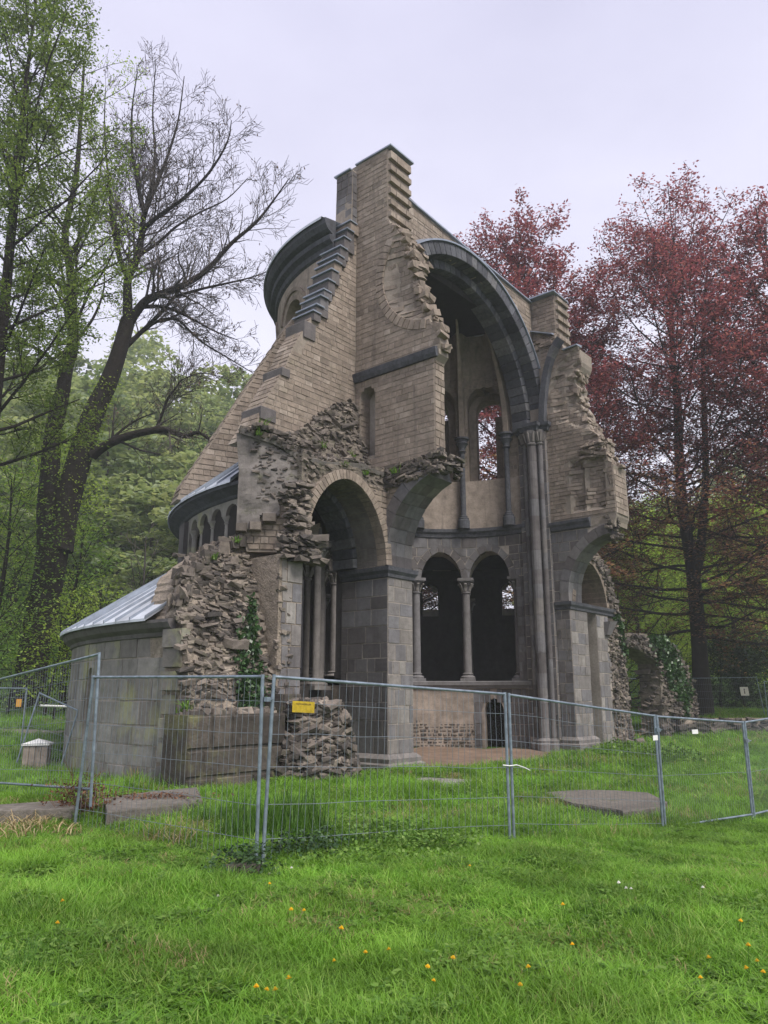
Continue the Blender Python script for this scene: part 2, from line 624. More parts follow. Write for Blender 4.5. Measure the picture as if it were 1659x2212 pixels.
def mould_poly(mb, pts, prof, tone=.5, closed=False):
    n = len(pts)
    offs = []
    for i in range(n):
        def nrm(a, b):
            d = Vector((b[0] - a[0], b[1] - a[1])).normalized()
            return Vector((d.y, -d.x))
        if closed or 0 < i < n - 1:
            n0, n1 = nrm(pts[i - 1], pts[i]), nrm(pts[i], pts[(i + 1) % n])
            m = (n0 + n1)
            m = m / max(.2, m.dot(n0))
        elif i == 0: m = nrm(pts[0], pts[1])
        else: m = nrm(pts[-2], pts[-1])
        offs.append(m)
    mp = lambda i, z, d: (pts[i % n][0] + offs[i % n].x * d, pts[i % n][1] + offs[i % n].y * d, z)
    mould(mb, mp, list(range(n + 1 if closed else n)), prof, tone, ends=not closed)


def ring_blocks(name, mat, curve, nrm_d, w0, w1, d0, d1, n, tone=(0, 1), vis=True, j=.012, ch=.008):
    """voussoirs: curve(t) -> (point, radial) with t 0..1; block from w0 to w1 along the radial, d0..d1 along nrm_d"""
    nd = Vector(nrm_d)
    for k in range(n):
        t0, t1 = k / n, (k + 1) / n
        (p0, r0), (p1, r1) = curve(t0), curve(t1)
        p0, r0, p1, r1 = Vector(p0), Vector(r0), Vector(p1), Vector(r1)
        tg = (p1 - p0).normalized() * (j / 2)
        pr = rnd.uniform(-.006, .006)
        dd0, dd1 = d0 + pr, d1
        A = [p0 + r0 * w0 + tg, p1 + r1 * w0 - tg, p1 + r1 * w1 - tg, p0 + r0 * w1 + tg]
        back = [tuple(p + nd * dd1) for p in A]
        cen = (A[0] + A[1] + A[2] + A[3]) / 4
        mid = [tuple(p + nd * (dd0 + ch)) for p in A]
        fr = [tuple(p + (cen - p).normalized() * ch + nd * dd0) for p in A]
        v = back + mid + fr
        F = [(3, 2, 1, 0), (0, 1, 5, 4), (1, 2, 6, 5), (2, 3, 7, 6), (3, 0, 4, 7), (4, 5, 9, 8), (5, 6, 10, 9), (6, 7, 11, 10), (7, 4, 8, 11), (8, 9, 10, 11)]
        piece(name, mat, v, F, rnd.uniform(*tone), front=(8, 9, 10, 11), vis=vis)


def arch_curve(mp_pt, c, zs, rx, rz, t0=0.0, t1=math.pi, p=2.0):
    """super-elliptic arch curve; mp_pt(s, z) -> 3D point"""
    def f(t):
        th = t0 + (t1 - t0) * t
        def P(th):
            co, si = math.cos(th), math.sin(th)
            return c + rx * math.copysign(abs(co) ** (2 / p), co), zs + rz * abs(si) ** (2 / p)
        s, z = P(th)
        sa, za = P(min(th + .02, math.pi + .5)) if th < math.pi - .02 else (s - 1e-3 * 0, z - .02)
        sb, zb = P(th - .02) if th > .02 else (s, z - .02)
        ds, dz = sa - sb, za - zb
        if th <= .02: ds, dz = 0, 1
        if th >= math.pi - .02: ds, dz = 0, -1
        L = math.hypot(ds, dz) or 1
        rs, rzz = dz / L, -ds / L
        q0, q1 = Vector(mp_pt(s, z)), Vector(mp_pt(s + rs * .1, z + rzz * .1))
        return q0, (q1 - q0) / .1
    return f


# base stones for rubble: a few small convex hulls
STONES = []
for k in range(16):
    bm = bmesh.new()
    fl = rnd.uniform(.5, .8)
    for sx in (-1, 1):
        for sy in (-1, 1):
            for sz_ in (-1, 1):
                if rnd.random() < .14: continue
                bm.verts.new((sx * rnd.uniform(.55, .95), sy * rnd.uniform(.55, .95), sz_ * fl * rnd.uniform(.6, 1)))
    for _ in range(4):
        d = Vector((rnd.gauss(0, 1), rnd.gauss(0, 1), rnd.gauss(0, 1))).normalized()
        bm.verts.new((d.x * .92, d.y * .92, d.z * fl))
    res = bmesh.ops.convex_hull(bm, input=bm.verts)
    bmesh.ops.delete(bm, geom=list(set(res['geom_interior']) | set(res['geom_unused'])), context='VERTS')
    bm.normal_update()
    bm.verts.ensure_lookup_table()
    bm.verts.index_update()
    STONES.append(([v.co.copy() for v in bm.verts], [tuple(v.index for v in f.verts) for f in bm.faces]))
    bm.free()


def rubble(mp, pts, size=(.1, .28), out=(.0, .08), tone=(0, 1), vis=True, thin=1.0, tilt=.25, name='rubble_stone', mat='rubble'):
    """stones at surface points (s, z): long side along s, flat side level, nose standing out of the mortar"""
    for s, z in pts:
        o = Vector(mp(s, z, 0))
        n = (Vector(mp(s, z, .05)) - o).normalized()
        e = (Vector(mp(s + .05, z, 0)) - o)
        e = (e - n * e.dot(n)).normalized()
        up = n.cross(e)
        if up.z < 0: up = -up
        sz = size[0] + (size[1] - size[0]) * rnd.random() ** 1.8
        V, F = rnd.choice(STONES)
        rot = Matrix.Rotation(rnd.uniform(-tilt, tilt), 3, n) @ Matrix.Rotation(rnd.uniform(-tilt, tilt), 3, e)
        fx, fn = rnd.choice((.8, 1.0, 1.2, 1.6)) * rnd.uniform(.85, 1.15) * sz, rnd.uniform(.6, 1.0) * sz
        fu = sz * (.34 + .5 * thin) * rnd.uniform(.65, 1.25)
        c = o + n * rnd.uniform(*out)
        vv = [tuple(c + rot @ (e * (p.x * fx) + n * (p.y * fn) + up * (p.z * fu))) for p in V]
        piece(name, mat, vv, F, min(1, max(0, rnd.uniform(*tone) * .8 + .2 * noise.noise(o * .9))), vis=vis)


def emit_pieces(root, keep=300):
    byname = {}
    for (nm, mat), lst in PIECES.items():
        byname.setdefault(nm, []).extend((w, mat, v, f, t) for w, v, f, t in lst)
    for nm, lst in byname.items():
        lst.sort(key=lambda q: -q[0])
        lead = [q for q in lst[:keep] if q[0] > 0]
        rest = lst[len(lead):]
        for w, mat, v, f, t in lead:
            mb = MB()
            mb.raw(v, f, t)
            mb.build(nm, M[mat], root)
        for mat in sorted(set(q[1] for q in rest)):
            mb = MB()
            for q in rest:
                if q[1] == mat: mb.raw(q[2], q[3], q[4])
            if mb.v: mb.build('small_' + nm + 's' if len(set(q[1] for q in rest)) == 1 else mat + '_' + nm + 's', M[mat], root, kind='stuff')
    PIECES.clear()


def pl(tab):
    tab = sorted(tab)
    xs, ys = [q[0] for q in tab], [q[1] for q in tab]
    return lambda x: float(np.interp(x, xs, ys))


def rough(base, amp, sc, seed=0):
    def f(s, z, d):
        p = base(s, z, d)
        q = noise.noise(Vector((p[0] * sc + seed, p[1] * sc, p[2] * sc))) * amp + noise.noise(Vector((p[0] * sc * 3.1, p[1] * sc * 3.1 + seed, p[2] * sc * 3.1))) * amp * .45
        return base(s, z, d + q if d > -.3 else d)
    return f


# ================================================================ the abbey ruin (local axes: u across the choir, a towards its apse)
ruin = empty('abbey_ruin', (O2[0], O2[1], 0), R(50), label='roofless stone abbey choir ruin with tall broken arch and round apse behind the wire fence', cat='ruin')
UL, UR = 1.02, 10.2            # inner faces of the two choir walls
CU, CA, RA = 5.6, 1.6, 4.6     # centre and inner radius of the apse


def jag(fn, amp=.14, rh=.155, seed=0):
    def f(z):
        k = math.floor(z / rh)
        return fn(z) + amp * noise.noise(Vector((k * 7.31 + seed, 3.3, seed))) * 1.6
    return f


ZROW = .155
# ---------------- left choir wall (outer face u = 0), with the broken west edge and rose-window remains
ROSE_A, ROSE_Z = -1.55, 13.3


def rose(s, z):
    d = math.hypot(s - ROSE_A, z - ROSE_Z)
    return .16 if d < 1.42 else (.09 if d < 1.68 else 0.0)


aminL_s = pl([(7.4, -1.58), (10.3, -1.6), (10.45, -1.68), (10.8, -1.86), (11.2, -1.7), (11.7, -1.45), (12.2, -1.12), (12.64, -1.1), (13.0, -1.0), (13.6, -.85), (14.3, -.55), (14.9, -.2), (15.2, -.02), (17.6, 0.0)])
aminL_j = jag(aminL_s, .13, ZROW, 2)
aminL = lambda z: aminL_j(z) if 10.45 < z < 15.1 else aminL_s(z)
base_n = plane((0, 0), (0, 1), (-1, 0))          # s = a, outward -u
# seen from outside a grows to the LEFT; use s = -a so that s grows to the right
mpN = lambda s, z, d: (-(d - (rose(-s, z) if d > -.3 and z > 10.7 else 0)), -s, z)
slit = (-.73, 8.1, 9.9, 10.22, .28, 2.0)        # s = -a of the window


def ivL(z):
    iv = [(-1.6, -aminL(z))]
    return cut(iv, z, [slit])


def ivLtop(z):
    return [(-1.2, -aminL(z))]


mb = MB()
zsl = frange(7.4, 17.6, ZROW) + [8.15, 9.95, 10.0, 10.05, 10.1, 10.15, 10.2]
wall(mb, mpN, ivL, zsl, .42, ds=.3, step=False)
inner = lambda z: cut([(-1.6, -max(aminL(z) + .25, -.2 + .1 * noise.noise(Vector((1, 2, z * 3)))) if z < 15.0 else 0.0)], z, [(-.95, 8.0, 10.2, 10.6, .68, 2.0)])
wall(mb, lambda s, z, d: (.421 - d, -s, z), inner, zsl, .579, ds=.6)
mb.build('choir_wall', M['tuff_joint'], ruin)
courses('brick', 'tuff', mpN, lambda z: cut([(-1.2, -aminL(z) - .01)], z, [slit]), 7.75, 17.55, ZROW, .36, pr=.011, rg=.004)
# brick edges round the slit window reveal
for s_ in (-1, 1):
    mpR = lambda s, z, d, s_=s_: (s, -(-.73 + s_ * (.28 - d)), z)
    courses('brick', 'tuff', mpR, lambda z: [(.02, .4)], 8.2, 9.9, ZROW, .33, pr=.01, vis=False)
# west end faces of the left wall: straight below the cornice, toothed at the top, ragged between
mpE = lambda s, z, d: (s, aminL_s(z) - d, z)
courses('brick', 'tuff', mpE, lambda z: [(0, .42)], 7.8, 10.35, ZROW * 1.35, .3, pr=.02)
courses('brick', 'tuff', lambda s, z, d: (s, -d, z), lambda z: [(0, 1.0)], 15.1, 17.5, ZROW * 1.25, .5, pr=.03, prf=lambda r, s, z: .10 if r % 2 else 0.0, prj=.2, jit=.02)
rubble(lambda s, z, d: (s, aminL(z) - d, z), [(rnd.uniform(.03, .42), rnd.uniform(10.7, 15.0)) for _ in range(110)] + [(rnd.uniform(.45, .95), rnd.uniform(13.5, 15.0)) for _ in range(30)], (.09, .2), (-.06, .06), (.35, .9), name='rubble_stone', mat='tuff', thin=1.2)
# radial brick ring of the old rose window
for k in range(24):
    t0 = R(140 + k * 6.2)
    t1 = t0 + R(5.7)
    b4 = [(-ROSE_A + r * math.cos(t), ROSE_Z + r * math.sin(t)) for r, t in ((1.70, t0), (1.98, t0), (1.98, t1), (1.70, t1))]
    cs_, cz_ = sum(q[0] for q in b4) / 4, sum(q[1] for q in b4) / 4
    if cs_ > -aminL(cz_) - .1 or cs_ < -1.1 or cz_ < 10.8: continue
    v = [mpN(s, z, -.01) for s, z in b4] + [mpN(s + (cs_ - s) * .08, z + (cz_ - z) * .08, .035 + rnd.uniform(-.004, .006)) for s, z in b4]
    piece('brick', 'tuff', v, BR_F, rnd.uniform(.2, 1), front=(4, 5, 6, 7))
# string cornice, broken at its end
mb = MB()
mould(mb, lambda s, z, d: (-d, -s, z), frange(-1.2, 1.72, .3), [(0, 10.42), (.07, 10.42), (.12, 10.52), (.15, 10.66), (.02, 10.70)], .4)
mb.build('cornice', M['basalt'], ruin)

# ---------------- buttress (west face a = 1.2) with its weathered stepped top
but = pl([(5.3, -4.02), (7.6, -4.0), (8.2, -3.62), (8.88, -3.33), (9.92, -2.75), (10.85, -2.35), (12.0, -1.66), (13.0, -1.2), (13.7, -.95), (14.8, -.52), (15.5, -.24), (17.35, -.2)])


def ivB(z):
    return [(but(z), 0.0)]


mpW = lambda s, z, d: (s, 1.2 - d, z)
mb = MB()
wall(mb, mpW, ivB, frange(7.75, 17.35, ZROW), .66)
mb.build('buttress', M['tuff_joint'], ruin)
courses('brick', 'tuff', mpW, lambda z: [(but(z) + .3 * (1 if z > 10.6 and z < 15.4 else 0), -.02)], 7.9, 15.5, ZROW, .36, pr=.011, rg=.004)
# its sloping north side, in brick on edge
mpS = lambda s, z, d: (but(z) - d, 1.2 + s, z)
courses('brick', 'tuff', mpS, lambda z: [(0.0, .65)], 7.9, 12.2, ZROW, .4, pr=.02, vis=False)
# dark upper stub of the buttress beside the tower
courses('stone_block', 'ashlar', mpW, lambda z: [(-.21, -.02)], 15.5, 17.3, .27, .36, pr=.02, tone=(.15, .55))
courses('stone_block', 'ashlar', lambda s, z, d: (-.21 - d, 1.2 + s, z), lambda z: [(0, .65)], 15.5, 17.3, .27, .4, pr=.02, tone=(.15, .5))
# coping steps: dark blocks with slate slabs
zz = 11.75
k = 0
while zz < 15.3:
    h = rnd.choice([.18, .22, .27, .32])
    u0 = but(zz + h) - .1
    mb = MB()
    mb.cbox(u0, u0 + rnd.uniform(.26, .46), 1.15 - rnd.uniform(0, .05), 1.88, zz - .05, zz + h, .015, rnd.uniform(.1, .5))
    st = mb.build('coping_block', rnd.choice([M['ashlar'], M['ashlar'], M['tuff']]), ruin)
    mb = MB()
    mb.cbox(u0 - .06, u0 + .26, 1.07, 1.91, zz + h + .002, zz + h + .05, .012)
    mb.build('coping_slab', M['lead'], st)
    zz += h + .06
    k += 1
for u0, z0, w, h in ((-2.85, 9.75, .28, .24), (-3.5, 8.4, .5, .34), (-2.1, 11.1, .42, .5)):
    mb = MB()
    mb.cbox(u0, u0 + w, 1.15, 1.89, z0, z0 + h, .03, .25)
    mb.build('coping_block', M['ashlar'], ruin)

# ---------------- metal caps on the tower tops
for x0, x1, y0, y1, z in ((-.06, 1.06, -.18, 1.24, 17.6), (-.28, -.03, 1.25, 1.92, 17.35), (10.02, 11.28, -.14, 1.1, 17.2)):
    mb = MB()
    mb.cbox(x0, x1, y0, y1, z + .003, z + .07, .02)
    mb.build('metal_cap', M['lead'], ruin)

# ---------------- gable wall over the choir arch (face a = 1.0)
ARC_U, ARC_Z, ARC_R = 5.6, 11.85, 4.55


def ivG(z):
    iv = [(1.0, 10.2)]
    if z < ARC_Z + 4.75:
        dz = max(0, z - ARC_Z)
        h = math.sqrt(max(0, 4.75 ** 2 - dz * dz))
        iv = isub(iv, ARC_U - h, ARC_U + h)
    gt = lambda u: 17.62 - .055 * (u - 1)
    return [(a, b) for a, b in iv if b - a > .02]


mpG = lambda s, z, d: (s, 1.0 - d, z)
mb = MB()
wall(mb, mpG, ivG, frange(12.5, 17.1, .1), .6)
gt = lambda u: 17.55 - .05 * (u - 1)
for u0, u1 in zip(frange(1, 10.2, .5), frange(1, 10.2, .5)[1:]):
    mb.hexa([(u0, 1.0, 17.05), (u1, 1.0, 17.05), (u1, 1.6, 17.05), (u0, 1.6, 17.05)], [(u0, 1.0, gt(u0)), (u1, 1.0, gt(u1)), (u1, 1.6, gt(u1)), (u0, 1.6, gt(u0))])
mb.build('gable_wall', M['tuff_joint'], ruin)
courses('brick', 'tuff', mpG, ivG, 14.6, 17.08, .17, .38, pr=.011)
courses('brick', 'tuff', lambda s, z, d: (s, 1.0 - d, z + (17.3 - s * .05 - 17.08) * ((z - 17.08) / .22)), lambda z: [(1.02, 10.15)], 17.08, 17.5, .2, .4, pr=.011)
mb = MB()
mb.hexa([(1.05, .9, gt(1.05) + .003), (10.15, .9, gt(10.15) + .003), (10.15, 1.7, gt(10.15) + .003), (1.05, 1.7, gt(1.05) + .003)],
        [(1.05, .9, gt(1.05) + .06), (10.15, .9, gt(10.15) + .06), (10.15, 1.7, gt(10.15) + .06), (1.05, 1.7, gt(1.05) + .06)])
mb.build('metal_cap', M['lead'], ruin)

# ---------------- the great choir arch: two orders of dark voussoirs and a lead covering
mbp = lambda s, z: (s, 0.0, z)
for r0, r1, a0, a1, n, seed in ((4.66, 5.1, .74, 1.22, 46, 1), (4.36, 4.82, 1.225, 1.9, 42, 2)):
    ring_blocks('arch_stone', 'basalt', arch_curve(mbp, ARC_U, ARC_Z, r0, r0 + .05), (0, 1, 0), 0, r1 - r0, a0, a1, n, tone=(0, 1), j=.02, ch=.02)
mb = MB()
cv = arch_curve(mbp, ARC_U, ARC_Z, 5.11, 5.16)
pts = [cv(t / 60) for t in range(9, 52)]
for (p, r), (q, s_) in zip(pts, pts[1:]):
    y0, y1 = .68, .995
    P = lambda v, y, w, rr: tuple(v + rr * w + Vector((0, y, 0)))
    mb.hexa([P(p, y0, .004, r), P(q, y0, .004, s_), P(q, y1, .004, s_), P(p, y1, .004, r)], [P(p, y0, .06, r), P(q, y0, .06, s_), P(q, y1, .16, s_), P(p, y1, .16, r)])
mb.build('lead_flashing', M['lead'], ruin)

# ---------------- right choir wall (inner face u = 10.2 faces the camera; s = -a)
aminR_s = pl([(6.8, -1.75), (7.75, -1.9), (7.96, -1.99), (9.65, -1.97), (10.3, -1.72), (10.9, -1.5), (11.6, -1.1), (12.1, -.98), (12.6, -.69), (13.2, -.62), (13.74, -.72), (14.0, -.95), (14.6, -.95), (14.62, -.4), (15.0, -.25), (15.2, -.02), (17.2, 0)])
aminR_j = jag(aminR_s, .12, ZROW, 9)
aminR = lambda z: aminR_j(z) if 9.7 < z < 13.9 else aminR_s(z)


def roseR(a, z):
    d = math.hypot(a + 1.5, z - 13.0)
    v = .2 if d < 1.25 else (.1 if d < 1.72 else 0.0)
    if abs(a + .98) < .62 and z > 8.25:      # blind arches
        for c in (-.52, -1.32):
            h = arch_half(z, 8.25, 9.75, 10.2, .33, 2)
            if h and abs(a - c) < h: v = max(v, .12)
    return v


mpRW = lambda s, z, d: (UR + .12 * (1 if z > 15.45 else 0) - (d - (roseR(-s, z) if d > -.3 else 0)), -s, z)


def ivR(z):
    return [(-1.6, -aminR(z))]


mb = MB()
wall(mb, mpRW, ivR, frange(7.6, 17.2, ZROW), 1.1, ds=.16)
mb.build('choir_wall', M['tuff_joint'], ruin)
courses('brick', 'tuff', mpRW, lambda z: [(-.65 if z < 15.4 else -1.0, -aminR(z) - .01)], 8.05, 17.15, ZROW, .36, pr=.02)
courses('brick', 'tuff', lambda s, z, d: (UR + s, aminR_s(z) - d, z), lambda z: [(0, 1.0)], 8.0, 9.7, ZROW * 1.3, .4, pr=.02)
courses('brick', 'tuff', lambda s, z, d: (UR + .12 + s, -d, z), lambda z: [(0, 1.0)], 14.7, 17.1, ZROW * 1.3, .5, pr=.03, prf=lambda r, s, z: .10 if r % 2 else 0.0, prj=.2, jit=.02)
rubble(lambda s, z, d: (UR + s, aminR(z) - d, z), [(rnd.uniform(.03, .95), rnd.uniform(9.8, 13.8)) for _ in range(130)], (.08, .17), (-.06, .05), (.3, .9), mat='tuff', thin=1.2)
rubble(mpRW, [(rnd.uniform(.75, 1.75), rnd.uniform(10.15, 10.75)) for _ in range(60)], (.07, .16), (.02, .16), (.2, .8), mat='tuff', thin=.7)
for a0, a1, z0, z1, w in ((.05, 1.3, 15.95, 15.42, .2), (-.95, -.35, 14.62, 14.66, .3)):
    mb = MB()
    mb.hexa([(UR - .16, a0, z1), (UR - .16, a1, z0), (UR + w, a1, z0 + .04), (UR + w, a0, z1 + .04)], [(UR - .16, a0, z1 + .05), (UR - .16, a1, z0 + .05), (UR + w, a1, z0 + .14), (UR + w, a0, z1 + .14)])
    mb.build('lead_flashing', M['lead'], ruin)
rubble(lambda s, z, d: (UR - d, -s, z), [(rnd.uniform(-1.4, -.1), 15.35 - .35 * rnd.random()) for _ in range(40)], (.07, .15), (.0, .05), (.2, .9), mat='tuff')
# springing vault rib left on the right wall
rib = [(UR - .08, .66, 11.8), (UR - .08, .60, 12.6), (UR - .09, .5, 13.3), (UR - .11, .34, 13.95), (UR - .15, .14, 14.45), (UR - .2, -.1, 14.82), (UR - .24, -.36, 15.05)]
for (p, q) in zip(rib, rib[1:]):
    p, q = Vector(p), Vector(q)
    t = (q - p).normalized()
    n = t.cross(Vector((1, 0, 0))).normalized() * .12
    o = Vector((.15, 0, 0))
    v = [tuple(x) for x in (p - n - o, p + n - o, p + n + o, p - n + o, q - n - o, q + n - o, q + n + o, q - n + o)]
    piece('arch_stone', 'basalt', v, [(3, 2, 1, 0), (4, 5, 6, 7), (0, 1, 5, 4), (1, 2, 6, 5), (2, 3, 7, 6), (3, 0, 4, 7)], rnd.uniform(.3, 1), front=(0, 1, 5, 4))

# ---------------- piers and arcade stubs, left and right
IMP = [(0, 4.74), (.05, 4.76), (.06, 4.84), (.12, 4.92), (.13, 5.03), (.0, 5.05)]
BAS = [(.0, -.45), (.22, -.45), (.22, .1), (.14, .14), (.15, .24), (.05, .33), (0, .35)]


def pier(u0, u1, a0, a1, name='pier'):
    mb = MB()
    mb.box(u0, u1, a0, a1, -.6, 5.06)
    o = mb.build(name, M['ashlar_joint'], ruin)
    mb = MB()
    mould_poly(mb, [(u0, a1), (u0, a0), (u1, a0), (u1, a1)], IMP, .45)
    mb.build('impost_moulding', M['basalt'], o)
    mb = MB()
    mould_poly(mb, [(u0, a1), (u0, a0), (u1, a0), (u1, a1)], BAS, .75)
    mb.build('plinth_moulding', M['ashlar'], o)
    return o


pier(0, UL, 0, 1.62)
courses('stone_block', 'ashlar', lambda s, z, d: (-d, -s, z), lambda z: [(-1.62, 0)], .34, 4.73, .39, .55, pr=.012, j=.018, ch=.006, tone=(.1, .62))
courses('stone_block', 'ashlar', lambda s, z, d: (s, -d, z), lambda z: [(0, UL)], .34, 4.73, .39, .5, pr=.012, j=.018, ch=.006, tone=(.42, 1))  # paler blocks than the north face: the stronger light is painted into the tones
courses('stone_block', 'ashlar', lambda s, z, d: (UL + d, s, z), lambda z: [(0, 1.62)], .34, 4.73, .39, .5, pr=.012, j=.02, vis=False)
pier(UR, UR + 1.35, 0, .55)
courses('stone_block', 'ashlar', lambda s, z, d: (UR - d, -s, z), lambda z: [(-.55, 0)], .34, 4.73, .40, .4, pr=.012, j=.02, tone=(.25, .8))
courses('stone_block', 'ashlar', lambda s, z, d: (UR + s, -d, z), lambda z: [(0, 1.35)], .34, 4.73, .40, .55, pr=.012, j=.02, tone=(.45, 1))  # west face again toned paler, its light put into the block colours

STC, STZ, STR = -2.0, 5.35, 2.0


def stub(u_near, u_far, tmax, zt, face_sign):
    """the start of an arcade arch leaving the pier westwards: a masonry core over its curve plus voussoirs"""
    cvf = lambda r, th: (STC + r * math.cos(th), STZ + r * math.sin(th))
    n = 7
    for k in range(-1, n):
        if k < 0:
            c4 = [(0, 5.06), (0, STZ + .02), (-.02 + .34, STZ + .02), (-.02 + .34, 5.06)]
        else:
            t0, t1 = tmax * k / n, tmax * (k + 1) / n
            c4 = [cvf(STR, t0), cvf(STR, t1 - .006), cvf(STR + .36, t1 - .006), cvf(STR + .36, t0)]
        m = 3
        for q in range(m):
            f0, f1 = q / m + (.006 if q else 0), (q + 1) / m
            ua_, ub_ = u_near + (u_far - u_near) * f0, u_near + (u_far - u_near) * f1
            if q == 0: ua_ -= .035 * face_sign
            v = [(ua_, a, z) for a, z in c4] + [(ub_, a, z) for a, z in c4]
            piece('arch_stone', 'ashlar', v, [(3, 2, 1, 0), (4, 5, 6, 7), (0, 1, 5, 4), (1, 2, 6, 5), (2, 3, 7, 6), (3, 0, 4, 7)], rnd.uniform(.15, .75), front=(0, 1, 5, 4))


stub(0, UL, R(72), 7.5, 1)
stub(UR, UR + 1.0, R(80), 7.2, 1)


def stub_edge(z, tmax, rr=STR + .34):
    """west limit (a) of the wall lying on the stub arch at height z"""
    dz = z - STZ
    if dz <= 0: return STC + rr
    if dz >= rr * math.sin(tmax): return STC + rr * math.cos(tmax)
    return STC + math.sqrt(rr * rr - dz * dz)


mb = MB()
ivs = lambda z: [(-1.6, -stub_edge(z, R(72)) + (.25 if z > 7.5 else 0))]
mpn0 = lambda s, z, d: (-d, -s, z)
wall(mb, mpn0, ivs, frange(5.05, 7.75, .1), 1.0)
mb.build('arcade_wall', M['tuff_joint'], ruin)
courses('brick', 'tuff', mpn0, lambda z: [(-1.0, -stub_edge(z, R(72)) + .0)], 5.08, 7.5, ZROW, .33, pr=.018, tone=(0, .7))
rub = [(rnd.uniform(-.3, 1.75), 0) for _ in range(260)]
rubble(lambda s, z, d: (.02 - d, -s, z), [(s, 7.35 + .12 * s + rnd.uniform(-.28, .28)) for s, _ in rub], (.045, .14), (0, .1), (.0, .75), thin=.7)
rubble(lambda s, z, d: (s, -1.62 + .1 * math.sin(s * 9) - d, z), [(rnd.uniform(0, 1.05), rnd.uniform(7.3, 7.85)) for _ in range(60)], (.06, .16), (0, .2), (0, .5), thin=.7)
mbt = MB()
wallR = lambda z: [(-1.6, -stub_edge(z, R(80)) + .2 * max(0, z - 7.0))]
mpR0 = lambda s, z, d: (UR - d, -s, z)
wall(mbt, mpR0, wallR, frange(5.05, 7.7, .1), 1.0)
mbt.build('arcade_wall', M['ashlar_joint'], ruin)
courses('stone_block', 'ashlar', mpR0, lambda z: [(-.6, -stub_edge(z, R(80)))], 5.08, 7.6, .34, .5, pr=.012, j=.02, tone=(.15, .65))
rubble(lambda s, z, d: (UR + s, -1.55 - .2 * math.sin(s * 5) - d, z), [(rnd.uniform(-.05, .9), rnd.uniform(7.1, 7.95)) for _ in range(80)], (.05, .15), (0, .2), (.1, .8), thin=.7)
mb = MB()
mould(mb, mpR0, frange(-.6, 1.0, .2), [(0, 7.62), (.08, 7.66), (.1, 7.78), (.16, 7.86), (.17, 7.96), (0, 8.0)], .5)
mb.build('string_course', M['basalt'], ruin)

# ---------------- clustered shafts carrying the choir arch
for side, uu, sg in (('r', UR, -1), ('l', UL, 1)):
    mb = MB()
    x0, x1 = (uu - .12, uu + .6) if sg < 0 else (uu - .6, uu + .12)
    mb.box(x0, x1, .58, 1.75, -.4, 11.62)
    o = mb.build('shaft_pilaster', M['ashlar_joint'], ruin)
    courses('stone_block', 'ashlar', lambda s, z, d: (uu + sg * (.12 + d), (-s if sg < 0 else s), z), lambda z: [(-1.75, -.58)] if sg < 0 else [(.58, 1.75)], .3, 11.5, .40, .45, pr=.012, j=.02, tone=(.15, .65), vis=sg < 0)
    courses('stone_block', 'ashlar', lambda s, z, d: (uu + sg * s, .58 - d, z), lambda z: [(-.3, .12)], .3, 11.5, .40, .45, pr=.012, j=.02, tone=(.3, .8), vis=False)
    for ac, rr, off in ((.80, .1, .14), (1.12, .2, .2), (1.45, .1, .14)):
        z = .3
        while z < 11.0:
            h = min(rnd.uniform(.5, .8), 11.05 - z)
            m2 = MB()
            cc = (uu + sg * off, ac)
            m2.lathe([(rr - .008, z), (rr, z + .012), (rr, z + h - .012), (rr - .008, z + h)], cc, 14, rnd.uniform(.2, .75))
            if sg < 0: m2.build('shaft_drum', M['ashlar'], o)
            else: m2.build('shaft_drum', M['ashlar'], o)
            z += h
        m2 = MB()
        m2.lathe([(rr + .02, 11.05), (rr + .05, 11.1), (rr + .0, 11.15), (rr + .02, 11.3), (rr + .09, 11.5), (rr + .1, 11.62)], cc, 14, .7)
        for q in range(8):
            t = q * math.pi / 4
            c, s = math.cos(t), math.sin(t)
            m2.hexa([(cc[0] + (rr + .02) * c - .04 * s, cc[1] + (rr + .02) * s + .04 * c, 11.18), (cc[0] + (rr + .02) * c + .04 * s, cc[1] + (rr + .02) * s - .04 * c, 11.18), (cc[0] + (rr + .05) * c + .04 * s, cc[1] + (rr + .05) * s - .04 * c, 11.18), (cc[0] + (rr + .05) * c - .04 * s, cc[1] + (rr + .05) * s + .04 * c, 11.18)],
                    [(cc[0] + (rr + .07) * c - .05 * s, cc[1] + (rr + .07) * s + .05 * c, 11.5), (cc[0] + (rr + .07) * c + .05 * s, cc[1] + (rr + .07) * s - .05 * c, 11.5), (cc[0] + (rr + .15) * c + .03 * s, cc[1] + (rr + .15) * s - .03 * c, 11.55), (cc[0] + (rr + .15) * c - .03 * s, cc[1] + (rr + .15) * s + .03 * c, 11.55)], .8)
        m2.build('capital', M['ashlar'], o)
        m2 = MB()
        m2.lathe([(rr + .14, -.3), (rr + .14, .08), (rr + .09, .14), (rr + .1, .2), (rr + .03, .26), (rr, .3)], cc, 14, .7)
        m2.build('shaft_base', M['ashlar'], o)
    m2 = MB()
    P_ = [(uu, 1.75), (uu + sg * .12, 1.75), (uu + sg * .12, 1.42), (uu + sg * .36, 1.42), (uu + sg * .36, .84), (uu + sg * .12, .84), (uu + sg * .12, .5), (uu, .5)]
    if sg > 0: P_ = P_[::-1]
    mould_poly(m2, P_, [(0, 11.58), (.05, 11.6), (.08, 11.7), (.15, 11.78), (.16, 11.9), (0, 11.93)], .5)
    m2.raw([(p[0], p[1], 11.9) for p in P_], [tuple(range(8))], .5)
    m2.build('impost_moulding', M['basalt'], o)

# ---------------- the apse: low wall, arcade of twin columns, upper wall with windows, ribbed vault
BAY0, BAYS = 8.0, 23.43
PHS = [R(BAY0 + k * BAYS) for k in range(8)]


